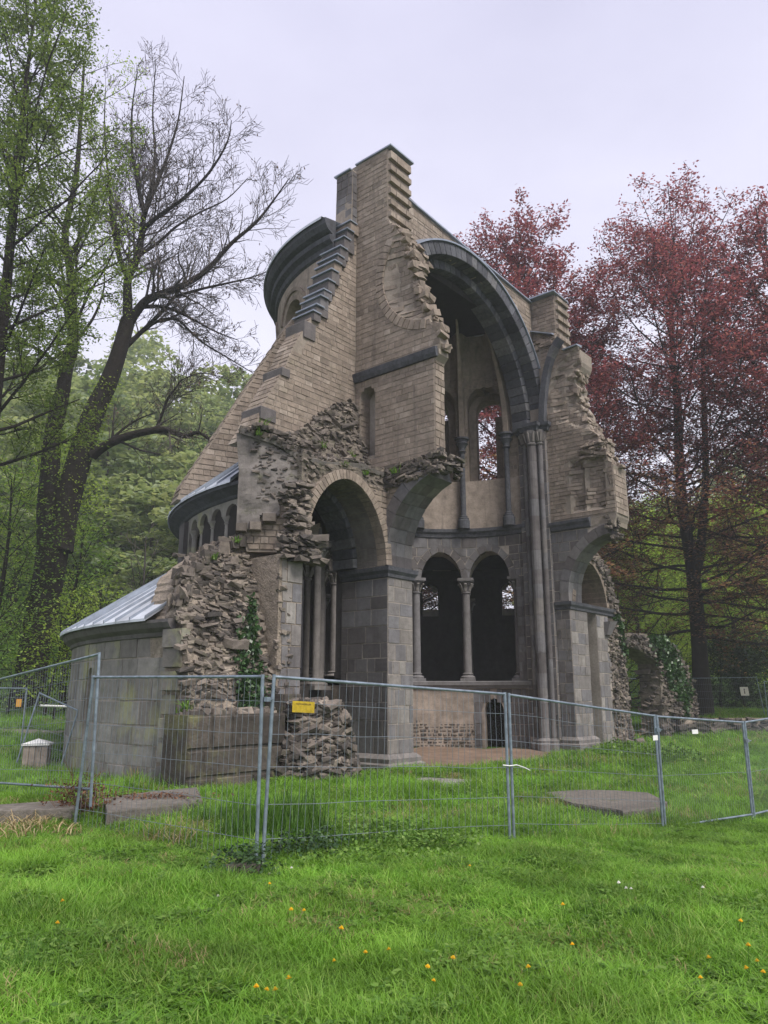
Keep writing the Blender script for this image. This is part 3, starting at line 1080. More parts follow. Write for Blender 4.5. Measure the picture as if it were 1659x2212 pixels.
def rin(ph, z):
    x = ((math.degrees(ph) - BAY0) / BAYS) % 1.0
    w = math.sin(math.pi * x) ** .8
    p = 2.0 + 3.4 * w
    q = max(0.0, (z - 11.9) / 4.8)
    if q >= 1: return .05
    return max(.05, RA * (1 - q ** p) ** (1 / p))


def mpA(s, z, d):
    ph = s / RA
    r = rin(ph, z)
    ro = 6.2 if z < 14.6 else max(r + .3, 6.2 - (z - 14.6) * 3.2)
    r = r - d if d >= 0 else r + min(1, -d) * (ro - r)
    return (CU + r * math.cos(ph), CA + r * math.sin(ph), z)


SA0, SA1 = 0.0, math.pi * RA
win_ops = [((PHS[k] + PHS[k + 1]) / 2 * RA, 10.06, 13.25, 14.05, .70, 2.0) for k in range(7)]
win_out = [((PHS[k] + PHS[k + 1]) / 2 * RA, 10.1, 13.25, 13.8, .46, 2.0) for k in range(7)]
ivA = lambda z: cut([(SA0, SA1)], z, win_ops)
mb = MB()
zs0 = frange(8.0, 10.06, .35)
zs = frange(10.06, 10.1, .1) + frange(10.1, 13.35, .25) + frange(13.35, 13.95, .06) + frange(13.95, 16.55, .2)
wall(mb, mpA, ivA, zs0, .55, ds=.3)
mb.build('apse_plaster', M['plaster'], ruin)
mb = MB()
wall(mb, mpA, ivA, zs, .55, ds=.3)
wall(mb, lambda s, z, d: mpA(s, z, -.552 + d), lambda z: cut([(SA0, SA1)], z, win_out), zs0 + zs + frange(13.25, 13.8, .06), .446, ds=.3)
mb.build('apse_upper_wall', M['vault'], ruin)
mb = MB()
for i in range(24):
    p0, p1 = math.pi * i / 24, math.pi * (i + 1) / 24
    P = lambda r, p, z: (CU + r * math.cos(p), CA + r * math.sin(p), z)
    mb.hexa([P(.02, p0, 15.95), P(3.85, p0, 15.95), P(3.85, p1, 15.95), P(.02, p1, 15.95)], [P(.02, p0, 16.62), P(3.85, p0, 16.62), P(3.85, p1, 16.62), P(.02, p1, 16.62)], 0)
mb.build('vault_crown', M['deep_shade'], ruin)  # crown underside painted dark to stand for its shade
courses('brick', 'tuff', mpA, ivA, 10.05, 14.4, .17, .34, pr=.01, rg=.004, tone=(0, .7))
# brick piers between the windows rising into ribs that meet under the choir arch
for k in range(8):
    ph = PHS[k]
    mb = MB()
    zz = [11.78 + i * .3 for i in range(8)] + [14.2, 14.6, 15.0, 15.4, 15.75, 16.05, 16.3, 16.45, 16.52]
    prev = None
    tv = (-math.sin(ph), math.cos(ph))
    for z in zz:
        r = rin(ph, z)
        wd = .17 if z < 13.5 else max(.05, .17 - .05 * (z - 13.5))
        c = []
        for dr, dt in ((.12, -wd), (-.22, -wd * .55), (-.22, wd * .55), (.12, wd)):
            rr = max(.02, r + dr)
            c.append((CU + rr * math.cos(ph) + tv[0] * dt, CA + rr * math.sin(ph) + tv[1] * dt, z))
        if prev:
            mb.hexa(prev, c, rnd.uniform(.2, .8))
        prev = c
    mb.build('vault_rib', M['vault'], ruin)
    # dark colonnette under each rib
    mb = MB()
    cc = (CU + (RA - .2) * math.cos(ph), CA + (RA - .2) * math.sin(ph))
    mb.lathe([(.11, 8.62), (.105, 9.8), (.10, 11.2)], cc, 14, .4)
    o = mb.build('colonnette', M['basalt'], ruin)
    mb = MB()
    mb.lathe([(.14, 11.2), (.17, 11.24), (.12, 11.28), (.13, 11.36), (.2, 11.5), (.26, 11.56), (.20, 11.6), (.22, 11.7), (.3, 11.74), (.3, 11.8)], cc, 16, .5)
    mb.build('capital', M['basalt'], o)
    mb = MB()
    mb.lathe([(.24, 8.08), (.24, 8.4), (.2, 8.44), (.21, 8.5), (.15, 8.54), (.16, 8.58), (.11, 8.63)], cc, 16, .3)
    mb.build('column_base', M['basalt'], o)
mb = MB()
cyi = cyl(RA, -1)
mould(mb, cyi, frange(0, SA1, .25), [(0, 7.74), (.06, 7.78), (.08, 7.9), (.15, 7.98), (.16, 8.1), (0, 8.13)], .5)
mb.build('string_course', M['basalt'], ruin)

# arcade level: ashlar wall over pointed arches
arc_ops = [((PHS[k] + PHS[k + 1]) / 2 * RA, 2.2, 6.15, 7.22, .80, 1.75) for k in range(7)]
ivArc = lambda z: cut([(SA0, SA1)], z, arc_ops) if z > 2.2 else [(SA0, SA1)]


def ivArcU(z):
    return ivArc(z) if z > 6.14 else []


mb = MB()
wall(mb, cyi, ivArc, frange(6.12, 7.25, .06) + frange(7.25, 8.0, .25), .95, ds=.3, tone=.4)
# solid pier stretches beside the choir walls
mb.build('arcade_wall', M['ashlar_joint'], ruin)
mb = MB()
wall(mb, cyi, lambda z: [(0, PHS[0] * RA - .1), (R(177) * RA, SA1)], frange(2.2, 6.12, .5), .95, ds=.3, tone=.3)
mb.build('respond', M['ashlar'], ruin)
courses('stone_block', 'ashlar', cyi, lambda z: cut([(SA0, SA1)], z, [(c, zb, zs_, zt + .3, hw + .26, p) for c, zb, zs_, zt, hw, p in arc_ops]), 6.16, 7.78, .31, .5, pr=.014, j=.02, tone=(.1, .6))
courses('stone_block', 'ashlar', cyi, lambda z: [(0, PHS[0] * RA - .1), (R(177) * RA, SA1)], 2.25, 6.15, .34, .42, pr=.012, j=.02, tone=(.15, .65))
mpc = lambda s, z: cyi(s, z, 0)
for c, zb, zs_, zt, hw, p in arc_ops:
    for k in range(9):
        def PT(t, r):
            th = math.pi * t
            co, si = math.cos(th), math.sin(th)
            return c + (hw + r) * math.copysign(abs(co) ** (2 / p), co), zs_ + (zt - zs_ + r) * abs(si) ** (2 / p)
        t0, t1 = k / 9 + .006, (k + 1) / 9 - .006
        b4 = [PT(t0, .0), PT(t0, .27), PT(t1, .27), PT(t1, .0)]
        fr = [cyi(s, z, .022) for s, z in b4]
        bk = [cyi(s, z, -.25) for s, z in b4]
        piece('arch_stone', 'ashlar', bk + fr, [(3, 2, 1, 0), (4, 5, 6, 7), (0, 1, 5, 4), (1, 2, 6, 5), (2, 3, 7, 6), (3, 0, 4, 7)], rnd.uniform(.1, .6), front=(4, 5, 6, 7))


def column(cc, z0, z1, r, ang, mat='ashlar', tone=.6):
    """free-standing column: shaft with its base and leaf capital as parts"""
    mb = MB()
    mb.lathe([(r * 1.03, z0 + .3), (r, z0 + 1.2), (r * .93, z1 - .52)], cc, 18, tone)
    o = mb.build('column', M[mat], ruin, smooth=False)
    mb = MB()
    def sq(h, za, zb):
        pts = []
        for q in range(4):
            t = ang + math.pi / 4 + q * math.pi / 2
            pts.append((cc[0] + h * 1.414 * math.cos(t), cc[1] + h * 1.414 * math.sin(t)))
        mb.hexa([(x, y, za) for x, y in pts], [(x, y, zb) for x, y in pts], tone)
    sq(r + .12, z0, z0 + .1)
    mb.lathe([(r + .11, z0 + .1), (r + .12, z0 + .15), (r + .09, z0 + .19), (r + .03, z0 + .21), (r + .03, z0 + .24), (r + .06, z0 + .27), (r + .01, z0 + .31)], cc, 18, tone)
    mb.build('column_base', M[mat], o)
    mb = MB()
    mb.lathe([(r * .93, z1 - .54), (r + .03, z1 - .52), (r + .03, z1 - .48), (r * .95, z1 - .46), (r * 1.0, z1 - .3), (r + .06, z1 - .16), (r + .1, z1 - .11)], cc, 18, tone)
    for q in range(8):
        t = ang + q * math.pi / 4
        c, s = math.cos(t), math.sin(t)
        rr = r + (.06 if q % 2 else .03)
        path = [(r + .0, z1 - .45), (rr + .0, z1 - .32), (rr + .06, z1 - .2), (rr + .1, z1 - .15), (rr + .1, z1 - .2)]
        for (ra, za), (rb, zb) in zip(path, path[1:]):
            w = .045
            def Q(rad, dt, z): return (cc[0] + rad * c - dt * s, cc[1] + rad * s + dt * c, z)
            mb.hexa([Q(ra, -w, za), Q(ra + .025, -w, za), Q(ra + .025, w, za), Q(ra, w, za)], [Q(rb, -w, zb), Q(rb + .025, -w, zb), Q(rb + .025, w, zb), Q(rb, w, zb)], min(1, tone + .3))
    sq(r + .11, z1 - .1, z1 - .06)
    sq(r + .15, z1 - .058, z1 + .05)
    mb.build('capital', M[mat], o)
    return o


for k, ph in enumerate(PHS):
    for rr, rad in ((RA + .2, .155), (RA + .72, .125)):
        if k in (0, 7) and rr > RA + .5: continue
        column((CU + rr * math.cos(ph), CA + rr * math.sin(ph)), 2.27, 6.12, rad if 0 < k < 7 else .09, ph, tone=rnd.uniform(.35, .8))

# low wall under the arcade: plaster above, bare stones below, a moulded sill on top
mb = MB()
door = (R(19.5) * RA, -.6, 1.15, 1.65, .36, 2.0)
ivLow = lambda z: cut([(SA0, SA1)], z, [door])
wall(mb, cyi, ivLow, frange(-.6, 1.15, .5) + frange(1.15, 1.65, .08) + [2.02], .95, ds=.3, tone=.3)
mb.build('apse_low_wall', M['plaster'], ruin)
mb = MB()
mb.box(0, 1, 0, 1, 0, 1)
mould(mb, cyi, frange(0, SA1, .3), [(-.95, 2.0), (.08, 2.0), (.1, 2.06), (.16, 2.12), (.17, 2.24), (.1, 2.27), (-.95, 2.27)], .6)
mb.v = mb.v[8:]; mb.f = [tuple(i - 8 for i in f) for f in mb.f[6:]]; mb.t = mb.t[6:]
mb.build('arcade_sill', M['ashlar'], ruin)
edge = lambda s: .72 + .16 * noise.noise(Vector((s * 1.7, 3, 3)))


def ivStones(z):
    out = []
    xs = frange(R(28.5) * RA, SA1, .12)
    for a, b in zip(xs, xs[1:]):
        if edge((a + b) / 2) > z:
            if out and abs(out[-1][1] - a) < 1e-6: out[-1] = (out[-1][0], b)
            else: out.append((a, b))
    return out


courses('rubble_stone', 'rubble', cyi, ivStones, -.45, .95, .125, .2, pr=.03, j=.03, ch=.03, tone=(.1, .6), rg=.012, prj=.8, jit=.25)
courses('stone_block', 'ashlar', cyi, lambda z: cut([(0, R(29) * RA)], z, [(door[0], -.6, 1.15, 1.75, .46, 2.0)]), -.4, 1.98, .36, .42, pr=.02, j=.02, tone=(.05, .5))
mb = MB()
mb.box(0, 0, 0, 0, 0, 0)
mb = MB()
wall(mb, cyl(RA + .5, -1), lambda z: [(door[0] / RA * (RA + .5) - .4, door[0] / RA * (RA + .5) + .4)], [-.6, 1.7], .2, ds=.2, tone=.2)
mb.build('door_leaf', M['bark'], ruin)  # near-black curved sheet closing the back of the niche

# ---------------- ambulatory: inner side of its outer wall with small windows, and its vault
amb_ops = [((PHS[k] + PHS[k + 1]) / 2 * 8.25, 5.05, 6.15, 6.45, .36, 2.0) for k in range(7)]
mpAmb = lambda s, z, d: (CU + (8.25 + (d if d < 0 else 0) * -1 - (d if d > 0 else 0)) * math.cos(s / 8.25), CA + (8.25 + (d if d < 0 else 0) * -1 - (d if d > 0 else 0)) * math.sin(s / 8.25), z)
mb = MB()
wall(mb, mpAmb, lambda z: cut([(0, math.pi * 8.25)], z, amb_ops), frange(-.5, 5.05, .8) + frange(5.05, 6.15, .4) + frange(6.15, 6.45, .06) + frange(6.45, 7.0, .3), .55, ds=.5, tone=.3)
mb.build('ambulatory_wall', M['deep_shade'], ruin)
mb = MB()
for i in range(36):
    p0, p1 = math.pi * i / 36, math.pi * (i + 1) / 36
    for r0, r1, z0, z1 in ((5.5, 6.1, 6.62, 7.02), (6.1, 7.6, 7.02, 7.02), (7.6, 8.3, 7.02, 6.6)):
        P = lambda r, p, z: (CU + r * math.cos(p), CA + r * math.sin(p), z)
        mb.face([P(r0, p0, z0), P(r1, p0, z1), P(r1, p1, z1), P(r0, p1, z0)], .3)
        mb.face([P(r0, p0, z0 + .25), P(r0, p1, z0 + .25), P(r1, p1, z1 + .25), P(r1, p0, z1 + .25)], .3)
mb.build('ambulatory_vault', M['deep_shade'], ruin)
for ph_, r_, z0_ in ((174.2, 7.25, 1.9), (176.5, 6.2, 1.9), (169.5, 6.75, 1.9), (173.0, 5.75, 1.9)):
    column((CU + r_ * math.cos(R(ph_)), CA + r_ * math.sin(R(ph_))), z0_, 5.75, .105, R(ph_), tone=.75)
for u_, a_ in ((-.35, 2.6), (.68, 3.1), (.05, 3.4)):
    column((u_, a_), 1.9, 5.4, .085, .7, tone=.8)
mb = MB()
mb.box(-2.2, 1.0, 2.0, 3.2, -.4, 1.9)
mb.build('column_bench', M['deep_shade'], ruin)
# wall shafts between the niches
for k in range(8):
    ph = PHS[k]
    column((CU + 7.95 * math.cos(ph), CA + 7.95 * math.sin(ph)), 1.6, 5.7, .10, ph, tone=.3)

# ---------------- outer ring of chapels: ashlar wall, cornice, standing-seam roof
RL = 11.6
cyo = cyl(RL, 1)
lw_ops = [(R(a) * RL, .9, 2.2, 2.4, .2, 2.0) for a in (13, 39, 65, 90, 115, 141, 167.2)]
mb = MB()
ivl = lambda z: cut([(0, R(184.6) * RL)], z, lw_ops)
wall(mb, cyo, ivl, frange(-.8, .9, .85) + frange(.9, 2.2, .65) + frange(2.2, 2.4, .05) + frange(2.4, 3.1, .35), 1.4, ds=.4, tone=.3)
mb.build('chapel_wall', M['ashlar_joint'], ruin)
courses('stone_block', 'low_ashlar', cyo, lambda z: cut([(0, R(184.2) * RL)], z, lw_ops), -.5, 2.95, .42, .8, pr=.02, j=.022, ch=.008, tone=(.1, .8))
# worn corner blocks where the ring breaks off
for z0, d in ((-.4, .02), (.05, .1), (.5, .05), (.95, .12), (1.4, .02), (1.85, .15), (2.3, .1), (2.68, .18)):
    s0 = R(184.0) * RL
    brick_at('stone_block', 'low_ashlar', cyo, [(s0, z0), (s0 + .42 + d, z0), (s0 + .42 + d, z0 + .4), (s0, z0 + .4)], .1 + d * .5, .02, rnd.uniform(0, .5))
mb = MB()
mould(mb, cyo, frange(0, R(185.2) * RL, .4), [(.0, 2.92), (.06, 2.94), (.08, 3.02), (.2, 3.1), (.26, 3.2), (.26, 3.26), (.0, 3.3)], .35)
mb.build('cornice', M['ashlar'], ruin)


def seam_roof(r0, z0, r1, z1, ph0, ph1, w, name='roof_panel'):
    n = int((ph1 - ph0) * r0 / w)
    P = lambda r, p, z: (CU + r * math.cos(p), CA + r * math.sin(p), z)
    objs = 0
    for i in range(n):
        p0, p1 = ph0 + (ph1 - ph0) * i / n, ph0 + (ph1 - ph0) * (i + 1) / n
        e = .008 / r0
        a, b = p0 + e, p1 - e
        mb = MB()
        sag = rnd.uniform(-.006, .006)
        q = [P(r0, a, z0), P(r0, b, z0), P(r1, b, z1), P(r1, a, z1)]
        mb.hexa([(x, y, z - .05) for x, y, z in q], [(x, y, z + sag) for x, y, z in q], 0)
        k = .028 / r0
        pan = mb.build(name, M['zinc'], ruin)
        mb = MB()
        t = [P(r0, b - k * .2, z0), P(r0, b + k, z0), P(r1, b + k * r0 / r1, z1), P(r1, b - k * .2 * r0 / r1, z1)]
        mb.hexa([(x, y, z + .002) for x, y, z in t], [(x, y, z + .06) for x, y, z in t], 0)
        mb.build('seam', M['lead'], pan)


seam_roof(11.95, 3.29, 9.2, 5.12, R(0), R(182.2), .55)
mb = MB()
mb.lathe([(11.9, 3.2), (9.1, 5.0)], (CU, CA), 72)
mb.v = [v for v in mb.v]
bmv = MB()
for i in range(60):
    p0, p1 = math.pi * i / 60, math.pi * (i + 1) / 60
    P = lambda r, p, z: (CU + r * math.cos(p), CA + r * math.sin(p), z)
    bmv.face([P(11.5, p0, 3.2), P(11.5, p1, 3.2), P(9.1, p1, 5.02), P(9.1, p0, 5.02)], .2)
    bmv.face([P(9.2, p0, 6.85), P(9.2, p1, 6.85), P(6.1, p1, 9.4), P(6.1, p0, 9.4)], .2)
bmv.build('roof_boarding', M['bark'], ruin, kind='stuff')

# ---------------- middle ring: plinth, dwarf gallery, cornice, roof
RM = 8.9
cym = cyl(RM, 1)
GST = R(4.86) * RM
gal0 = R(157.9) * RM
gal = [gal0 + k * GST for k in range(-1, 5)]
first = R(155.0) * RM
gal_c = []
k = 0
s = R(160.35) * RM
while s < R(182) * RM:
    gal_c.append(s); s += GST
s = R(160.35 - 4.86 * 4) * RM          # the gallery goes on round the apse in groups between pilasters
while s > R(4) * RM:
    gal_c.append(s); s -= GST
gal_ops = [(c, 5.36, 6.2, 6.47, .27, 2.0) for c in gal_c]
gcut = [(min(gal_c) - .27, R(141) * RM), (R(157.9) * RM - .06, R(182) * RM)]


def ivGal(z):
    iv = [(0, R(182) * RM)]
    if z < 5.36: return iv
    if z > 6.2: return cut(iv, z, gal_ops)
    for a, b in gcut: iv = isub(iv, a, b)
    return iv


mb = MB()
wall(mb, cym, ivGal, [4.6, 5.36, 5.8, 6.2] + frange(6.2, 6.47, .045) + [6.7, 6.8], .42, ds=.3, tone=.35)
mb.build('gallery_wall', M['low_ashlar'], ruin)
mb = MB()
wall(mb, cyl(8.48, 1), lambda z: cut([(0, R(182) * 8.48)], z, [(c / RM * 8.48, 5.0, 6.2, 6.5, .42, 2.0) for c in [(PHS[k] + PHS[k + 1]) / 2 * RM for k in range(6)]]), frange(4.6, 6.2, .4) + frange(6.2, 6.5, .06) + [7.0], .18, ds=.3)
mb.build('gallery_back_wall', M['tuff_joint'], ruin)
courses('brick', 'tuff', cyl(8.48, 1), lambda z: [(R(146) * 8.48, R(182) * 8.48)], 5.2, 6.8, .15, .34, pr=.015)
mb = MB()
mould(mb, cym, frange(0, R(181) * RM, .3), [(0, 4.6), (.2, 4.6), (.2, 5.18), (.12, 5.24), (.12, 5.3), (0, 5.36)], .3)
mb.build('gallery_plinth', M['ashlar'], ruin)
mb = MB()
mould(mb, cym, frange(0, R(181) * RM, .3), [(0, 6.56), (.05, 6.58), (.09, 6.64), (.17, 6.68), (.27, 6.74), (.38, 6.78), (.39, 6.86), (0, 6.9)], .25)
mb.build('cornice', M['basalt'], ruin)
mb = MB()
for p0, p1 in ((151.2, 156.4),):
    mould(mb, cym, frange(R(p0) * RM, R(p1) * RM, .2), [(0, 5.3), (.12, 5.36), (.12, 6.5), (0, 6.52)], .15)
mb.build('gallery_pilaster', M['ashlar'], ruin)
for c in sorted(set(round(g_ + sgn * GST / 2, 3) for g_ in gal_c for sgn in (-1, 1))):
    ph = c / RM
    if not (R(100) < ph < R(180)): continue
    if R(141) < ph < R(157): continue
    cc = (CU + (RM - .14) * math.cos(ph), CA + (RM - .14) * math.sin(ph))
    mb = MB()
    mb.lathe([(.085, 5.5), (.075, 6.02)], cc, 12, .45)
    o = mb.build('colonnette', M['low_ashlar'], ruin)
    mb = MB()
    mb.lathe([(.12, 5.36), (.12, 5.4), (.1, 5.46), (.085, 5.51)], cc, 12, .4)
    mb.build('column_base', M['low_ashlar'], o)
    mb = MB()
    mb.lathe([(.08, 6.0), (.1, 6.02), (.085, 6.05), (.13, 6.14), (.15, 6.16), (.15, 6.21)], cc, 12, .45)
    mb.build('capital', M['low_ashlar'], o)
seam_roof(9.34, 6.9, 6.22, 9.5, R(0), R(178), .55)

# ---------------- apse drum: windows, blind arches, heavy cornice
RD = 6.2
cyd = cyl(RD, 1)
mb = MB()
dr_ops = []
for k in range(7):
    c = (PHS[k] + PHS[k + 1]) / 2 * RD
    dr_ops.append((c, 9.9, 13.3, 13.95, .7, 2.0))
ivd = lambda z: cut([(0, math.pi * RD)], z, dr_ops)
wall(mb, cyd, ivd, frange(8.8, 9.9, .5) + frange(9.9, 13.35, .6) + frange(13.35, 13.95, .06) + frange(13.95, 14.7, .35), .12, ds=.3, tone=.4)
mb.build('drum_wall', M['plaster'], ruin)
for c, zb, zs_, zt, hw, p in dr_ops:
    mb = MB()
    for k in range(14):
        t0, t1 = math.pi * k / 14, math.pi * (k + 1) / 14
        q = lambda t, r, d: cyd(c + (hw + r) * math.cos(t), zs_ + (zt - zs_ + r) * math.sin(t), d)
        mb.hexa([q(t0, .12, -.1), q(t1, .12, -.1), q(t1, .24, -.1), q(t0, .24, -.1)], [q(t0, .12, .06), q(t1, .12, .06), q(t1, .24, .06), q(t0, .24, .06)], .3)
    mb.build('arch_moulding', M['tuff'], ruin)
mb = MB()
mould(mb, cyd, frange(0, math.pi * RD + .1, .25), [(0, 14.5), (.08, 14.55), (.1, 14.72), (.24, 14.8), (.26, 14.95), (.12, 15.0), (.34, 15.1), (.44, 15.24), (.46, 15.4), (0, 15.5)], .25)
mb.build('cornice', M['basalt'], ruin)
mb = MB()
for i in range(48):
    p0, p1 = math.pi * i / 48, math.pi * (i + 1) / 48
    P = lambda r, p, z: (CU + r * math.cos(p), CA + r * math.sin(p), z)
    mb.face([P(6.72, p0, 15.44), P(6.72, p1, 15.44), P(.05, p1, 16.95), P(.05, p0, 16.95)], 0)
    mb.face([P(6.72, p0, 15.36), P(6.72, p1, 15.36), P(6.72, p1, 15.44), P(6.72, p0, 15.44)], 0)
mb.build('drum_roof', M['zinc'], ruin)

# ---------------- second, radial buttress sloping down to the gallery eaves
phb = R(158.6)
rb = pl([(6.9, 9.45), (7.4, 9.28), (8.6, 8.62), (10, 7.88), (11.2, 7.25), (12.4, 6.6), (13.2, 6.2)])
cb, sb = math.cos(phb), math.sin(phb)
mpB = lambda s, z, d: (CU + s * cb - (-sb) * 0 + (-(-sb)) * 0 + (s * 0) + (-(sb)) * (d + .38) * 1, CA + s * sb + (cb) * (d + .38), z)
mb = MB()
wall(mb, mpB, lambda z: [(6.1, rb(z))], frange(6.95, 13.2, .155), .78)
mb.build('buttress', M['tuff_joint'], ruin)
courses('brick', 'tuff', mpB, lambda z: [(6.15, rb(z) - .01)], 7.1, 13.1, ZROW, .36, pr=.018)
mpB2 = lambda s, z, d: (CU + (rb(z) + d) * cb + (-(sb)) * (s), CA + (rb(z) + d) * sb + cb * s, z)
courses('brick', 'tuff', mpB2, lambda z: [(-.4, .38)], 7.1, 13.0, ZROW, .38, pr=.03, vis=False)
for a_ in (100, 70, 40, 15):
    cb2, sb2 = math.cos(R(a_)), math.sin(R(a_))
    mb = MB()
    wall(mb, lambda s, z, d, c=cb2, q=sb2: (CU + s * c - q * (d + .38), CA + s * q + c * (d + .38), z), lambda z: [(6.1, rb(z))], frange(6.95, 13.2, .31), .78)
    mb.build('buttress', M['tuff'], ruin)

# ---------------- aisle arch on the left (plane a = 0) with the broken vault above it
AC, AZ, ARX, ARZ = -1.52, 5.06, 1.45, 1.98
ztop = pl([(-4.1, 7.35), (-3.6, 7.5), (-3.2, 7.35), (-2.6, 7.3), (-1.9, 7.42), (-1.2, 7.55), (-.6, 7.62), (0, 7.6)])
lft = pl([(5.0, -3.02), (5.3, -3.2), (5.6, -3.1), (5.9, -3.05), (6.2, -3.0), (6.5, -3.1), (7.0, -3.1), (7.6, -3.15)])


def ivSp(z):
    iv = [(lft(z), 0.0)]
    h = arch_half(z, 4, AZ, AZ + ARZ, ARX, 1.9)
    if h: iv = isub(iv, AC - h, AC + h)
    # broken top
    out = []
    for a, b in iv:
        n = 14
        for i in range(n):
            x0, x1 = a + (b - a) * i / n, a + (b - a) * (i + 1) / n
            if ztop((x0 + x1) / 2) + .12 * noise.noise(Vector((x0 * 2.1, 4, 2))) > z:
                if out and abs(out[-1][1] - x0) < 1e-6: out[-1] = (out[-1][0], x1)
                else: out.append((x0, x1))
    return out


mpSp = rough(lambda s, z, d: (s, .06 - d, z), .07, 1.7, 3)
mb = MB()
wall(mb, mpSp, ivSp, frange(5.02, 7.85, .07), 1.0, ds=.12, step=False)
mb.build('aisle_spandrel', M['mortar_grey'], ruin)
mpSp0 = lambda s, z, d: (s, .03 - d, z)
courses('brick', 'tuff', mpSp0, lambda z: [(b0, b1) for b0, b1 in isub([(-.75, 0.0)], -9, AC + (arch_half(z, 4, AZ, AZ + ARZ + .25, ARX + .24, 1.9) or 0)) if b1 - b0 > .06], 5.08, 7.1, .15, .3, pr=.02, tone=(0, .8))
ring_blocks('brick', 'tuff', arch_curve(lambda s, z: (s, 0.0, z), AC, AZ, ARX, ARZ, p=1.9), (0, 1, 0), .0, .24, -.02, .3, 40, tone=(.2, .95), j=.012)
# barrel of the arch: plaster and brick, then an inner dark order
mb = MB()
cv = arch_curve(lambda s, z: (s, 0.0, z), AC, AZ, ARX, ARZ, p=1.9)
pts = [cv(i / 36) for i in range(37)]
for (p, r), (q, s_) in zip(pts, pts[1:]):
    Y = lambda v, y, w, rr: tuple(v + rr * w + Vector((0, y, 0)))
    mb.hexa([Y(p, .3, .0, r), Y(q, .3, .0, s_), Y(q, 1.0, 0, s_), Y(p, 1.0, 0, r)], [Y(p, .3, .3, r), Y(q, .3, .3, s_), Y(q, 1.0, .3, s_), Y(p, 1.0, .3, r)], .4)
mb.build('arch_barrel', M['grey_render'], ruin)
ring_blocks('arch_stone', 'basalt', arch_curve(lambda s, z: (s, 0.0, z), AC, AZ, ARX - .16, ARZ - .16, p=1.9), (0, 1, 0), .0, .5, 1.0, 1.75, 20, tone=(.2, 1), j=.02, ch=.015)
# rubble over the spandrel
pts = []
for _ in range(680):
    u = rnd.uniform(-3.9, .1)
    z = rnd.uniform(5.5, 7.7)
    h = arch_half(z, 4, AZ, AZ + ARZ + .28, ARX + .27, 1.9)
    if h and abs(u - AC) < h: continue
    if z > ztop(u) + .1: continue
    if u > -.7 and z < 6.95: continue
    if u < lft(z): continue
    pts.append((u, z))
rubble(mpSp, pts, (.035, .12), (-.06, .02), (.1, .8), thin=.8, tilt=.5)
# corbelled jagged edge on the left of the opening
rubble(lambda s, z, d: (s, .1 - d, z), [(-3.0 - rnd.uniform(-.12, .5) * (1 if z_ > 5.4 else 1.4), z_) for z_ in [rnd.uniform(4.7, 6.6) for _ in range(210)]], (.06, .18), (-.05, .2), (.05, .85), thin=.55)
# sloping top of the broken vault: from the buttress face down to the edge
zb_ = pl([(-4.0, 8.05), (-3.6, 8.0), (-2.9, 7.95), (-2.0, 7.9), (-1.0, 7.88), (0, 7.95), (.05, 7.95)])


def mpVt(s, z, d):   # s = u, z here runs 0..1 from the edge (a = 0) back to the buttress
    zz_ = ztop(s) - .03 + (zb_(s) - ztop(s)) * z
    return (s, .0 + 1.2 * z - .3 * d, zz_ + d)


mpVr = rough(mpVt, .08, 1.9, 8)
mb = MB()
uleft = lambda t: -4.1 + 1.15 * max(0, (1.15 - 1.2 * t) / 1.07) ** 1.18
wall(mb, mpVr, lambda z: [(uleft(z), .03)], frange(0, 1, .1), .12, ds=.2)
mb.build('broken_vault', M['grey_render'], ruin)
rubble(mpVr, [(max(uleft(t_), rnd.uniform(-4.0, .02)), t_) for t_ in [rnd.random() ** .7 for _ in range(300)]], (.035, .12), (-.02, .04), (.0, .7), thin=.5)
# heap of rubble still clinging to the buttress face
heap = pl([(-3.0, 8.02), (-2.5, 8.2), (-2.0, 8.55), (-1.5, 9.0), (-.9, 9.45), (-.5, 9.72), (-.15, 9.6), (0, 9.2)])
mpHp = rough(lambda s, z, d: (s, 1.05 - max(0, (heap(s) - z)) * .16 - d, z), .12, 1.5, 5)
mb = MB()
wall(mb, mpHp, lambda z: [(max(-3.0, -3.0), 0)] if z < 8.0 else [(a, b) for a, b in [(min(u for u in frange(-3, 0, .05) if heap(u) > z) if any(heap(u) > z for u in frange(-3, 0, .05)) else 0, 0)]], frange(7.6, 9.7, .1), .3, ds=.2)
mb.build('rubble_heap', M['mortar_grey'], ruin)
pts = []
while len(pts) < 480:
    u, z = rnd.uniform(-3.0, .0), rnd.uniform(7.8, 9.8)
    if z < heap(u) + .05: pts.append((u, z))
rubble(mpHp, pts, (.04, .15), (-.06, .03), (.1, .8), thin=.7, tilt=.7)
# rendered dark corner mass: one oblique face from the buttress foot to the arch
CL = 1.62
def mpC0(s, z, d):
    t = max(0, s / CL)
    return (-4.1 + 1.15 * t - .67 * d, 1.15 - 1.07 * t ** .85 + .16 * max(0, z - 6.9) - .74 * d, z)


mpC = rough(rough(mpC0, .05, .9, 12), .025, 3.5, 13)
ctop = pl([(0, 7.95), (.5, 7.8), (1.0, 7.5), (1.62, 7.2)])
jg = lambda z, k: .08 * noise.noise(Vector((k, z * 3.1, 2)))


def ivC(z):
    hi = CL + jg(z, 4) if z > 6.3 else (.95 + jg(z, 5) if z > 5.85 else .5 + jg(z, 6))
    while hi > .1 and ctop(hi) < z: hi -= .05
    return [(-.02 + jg(z, 1), hi)] if hi > .12 else []


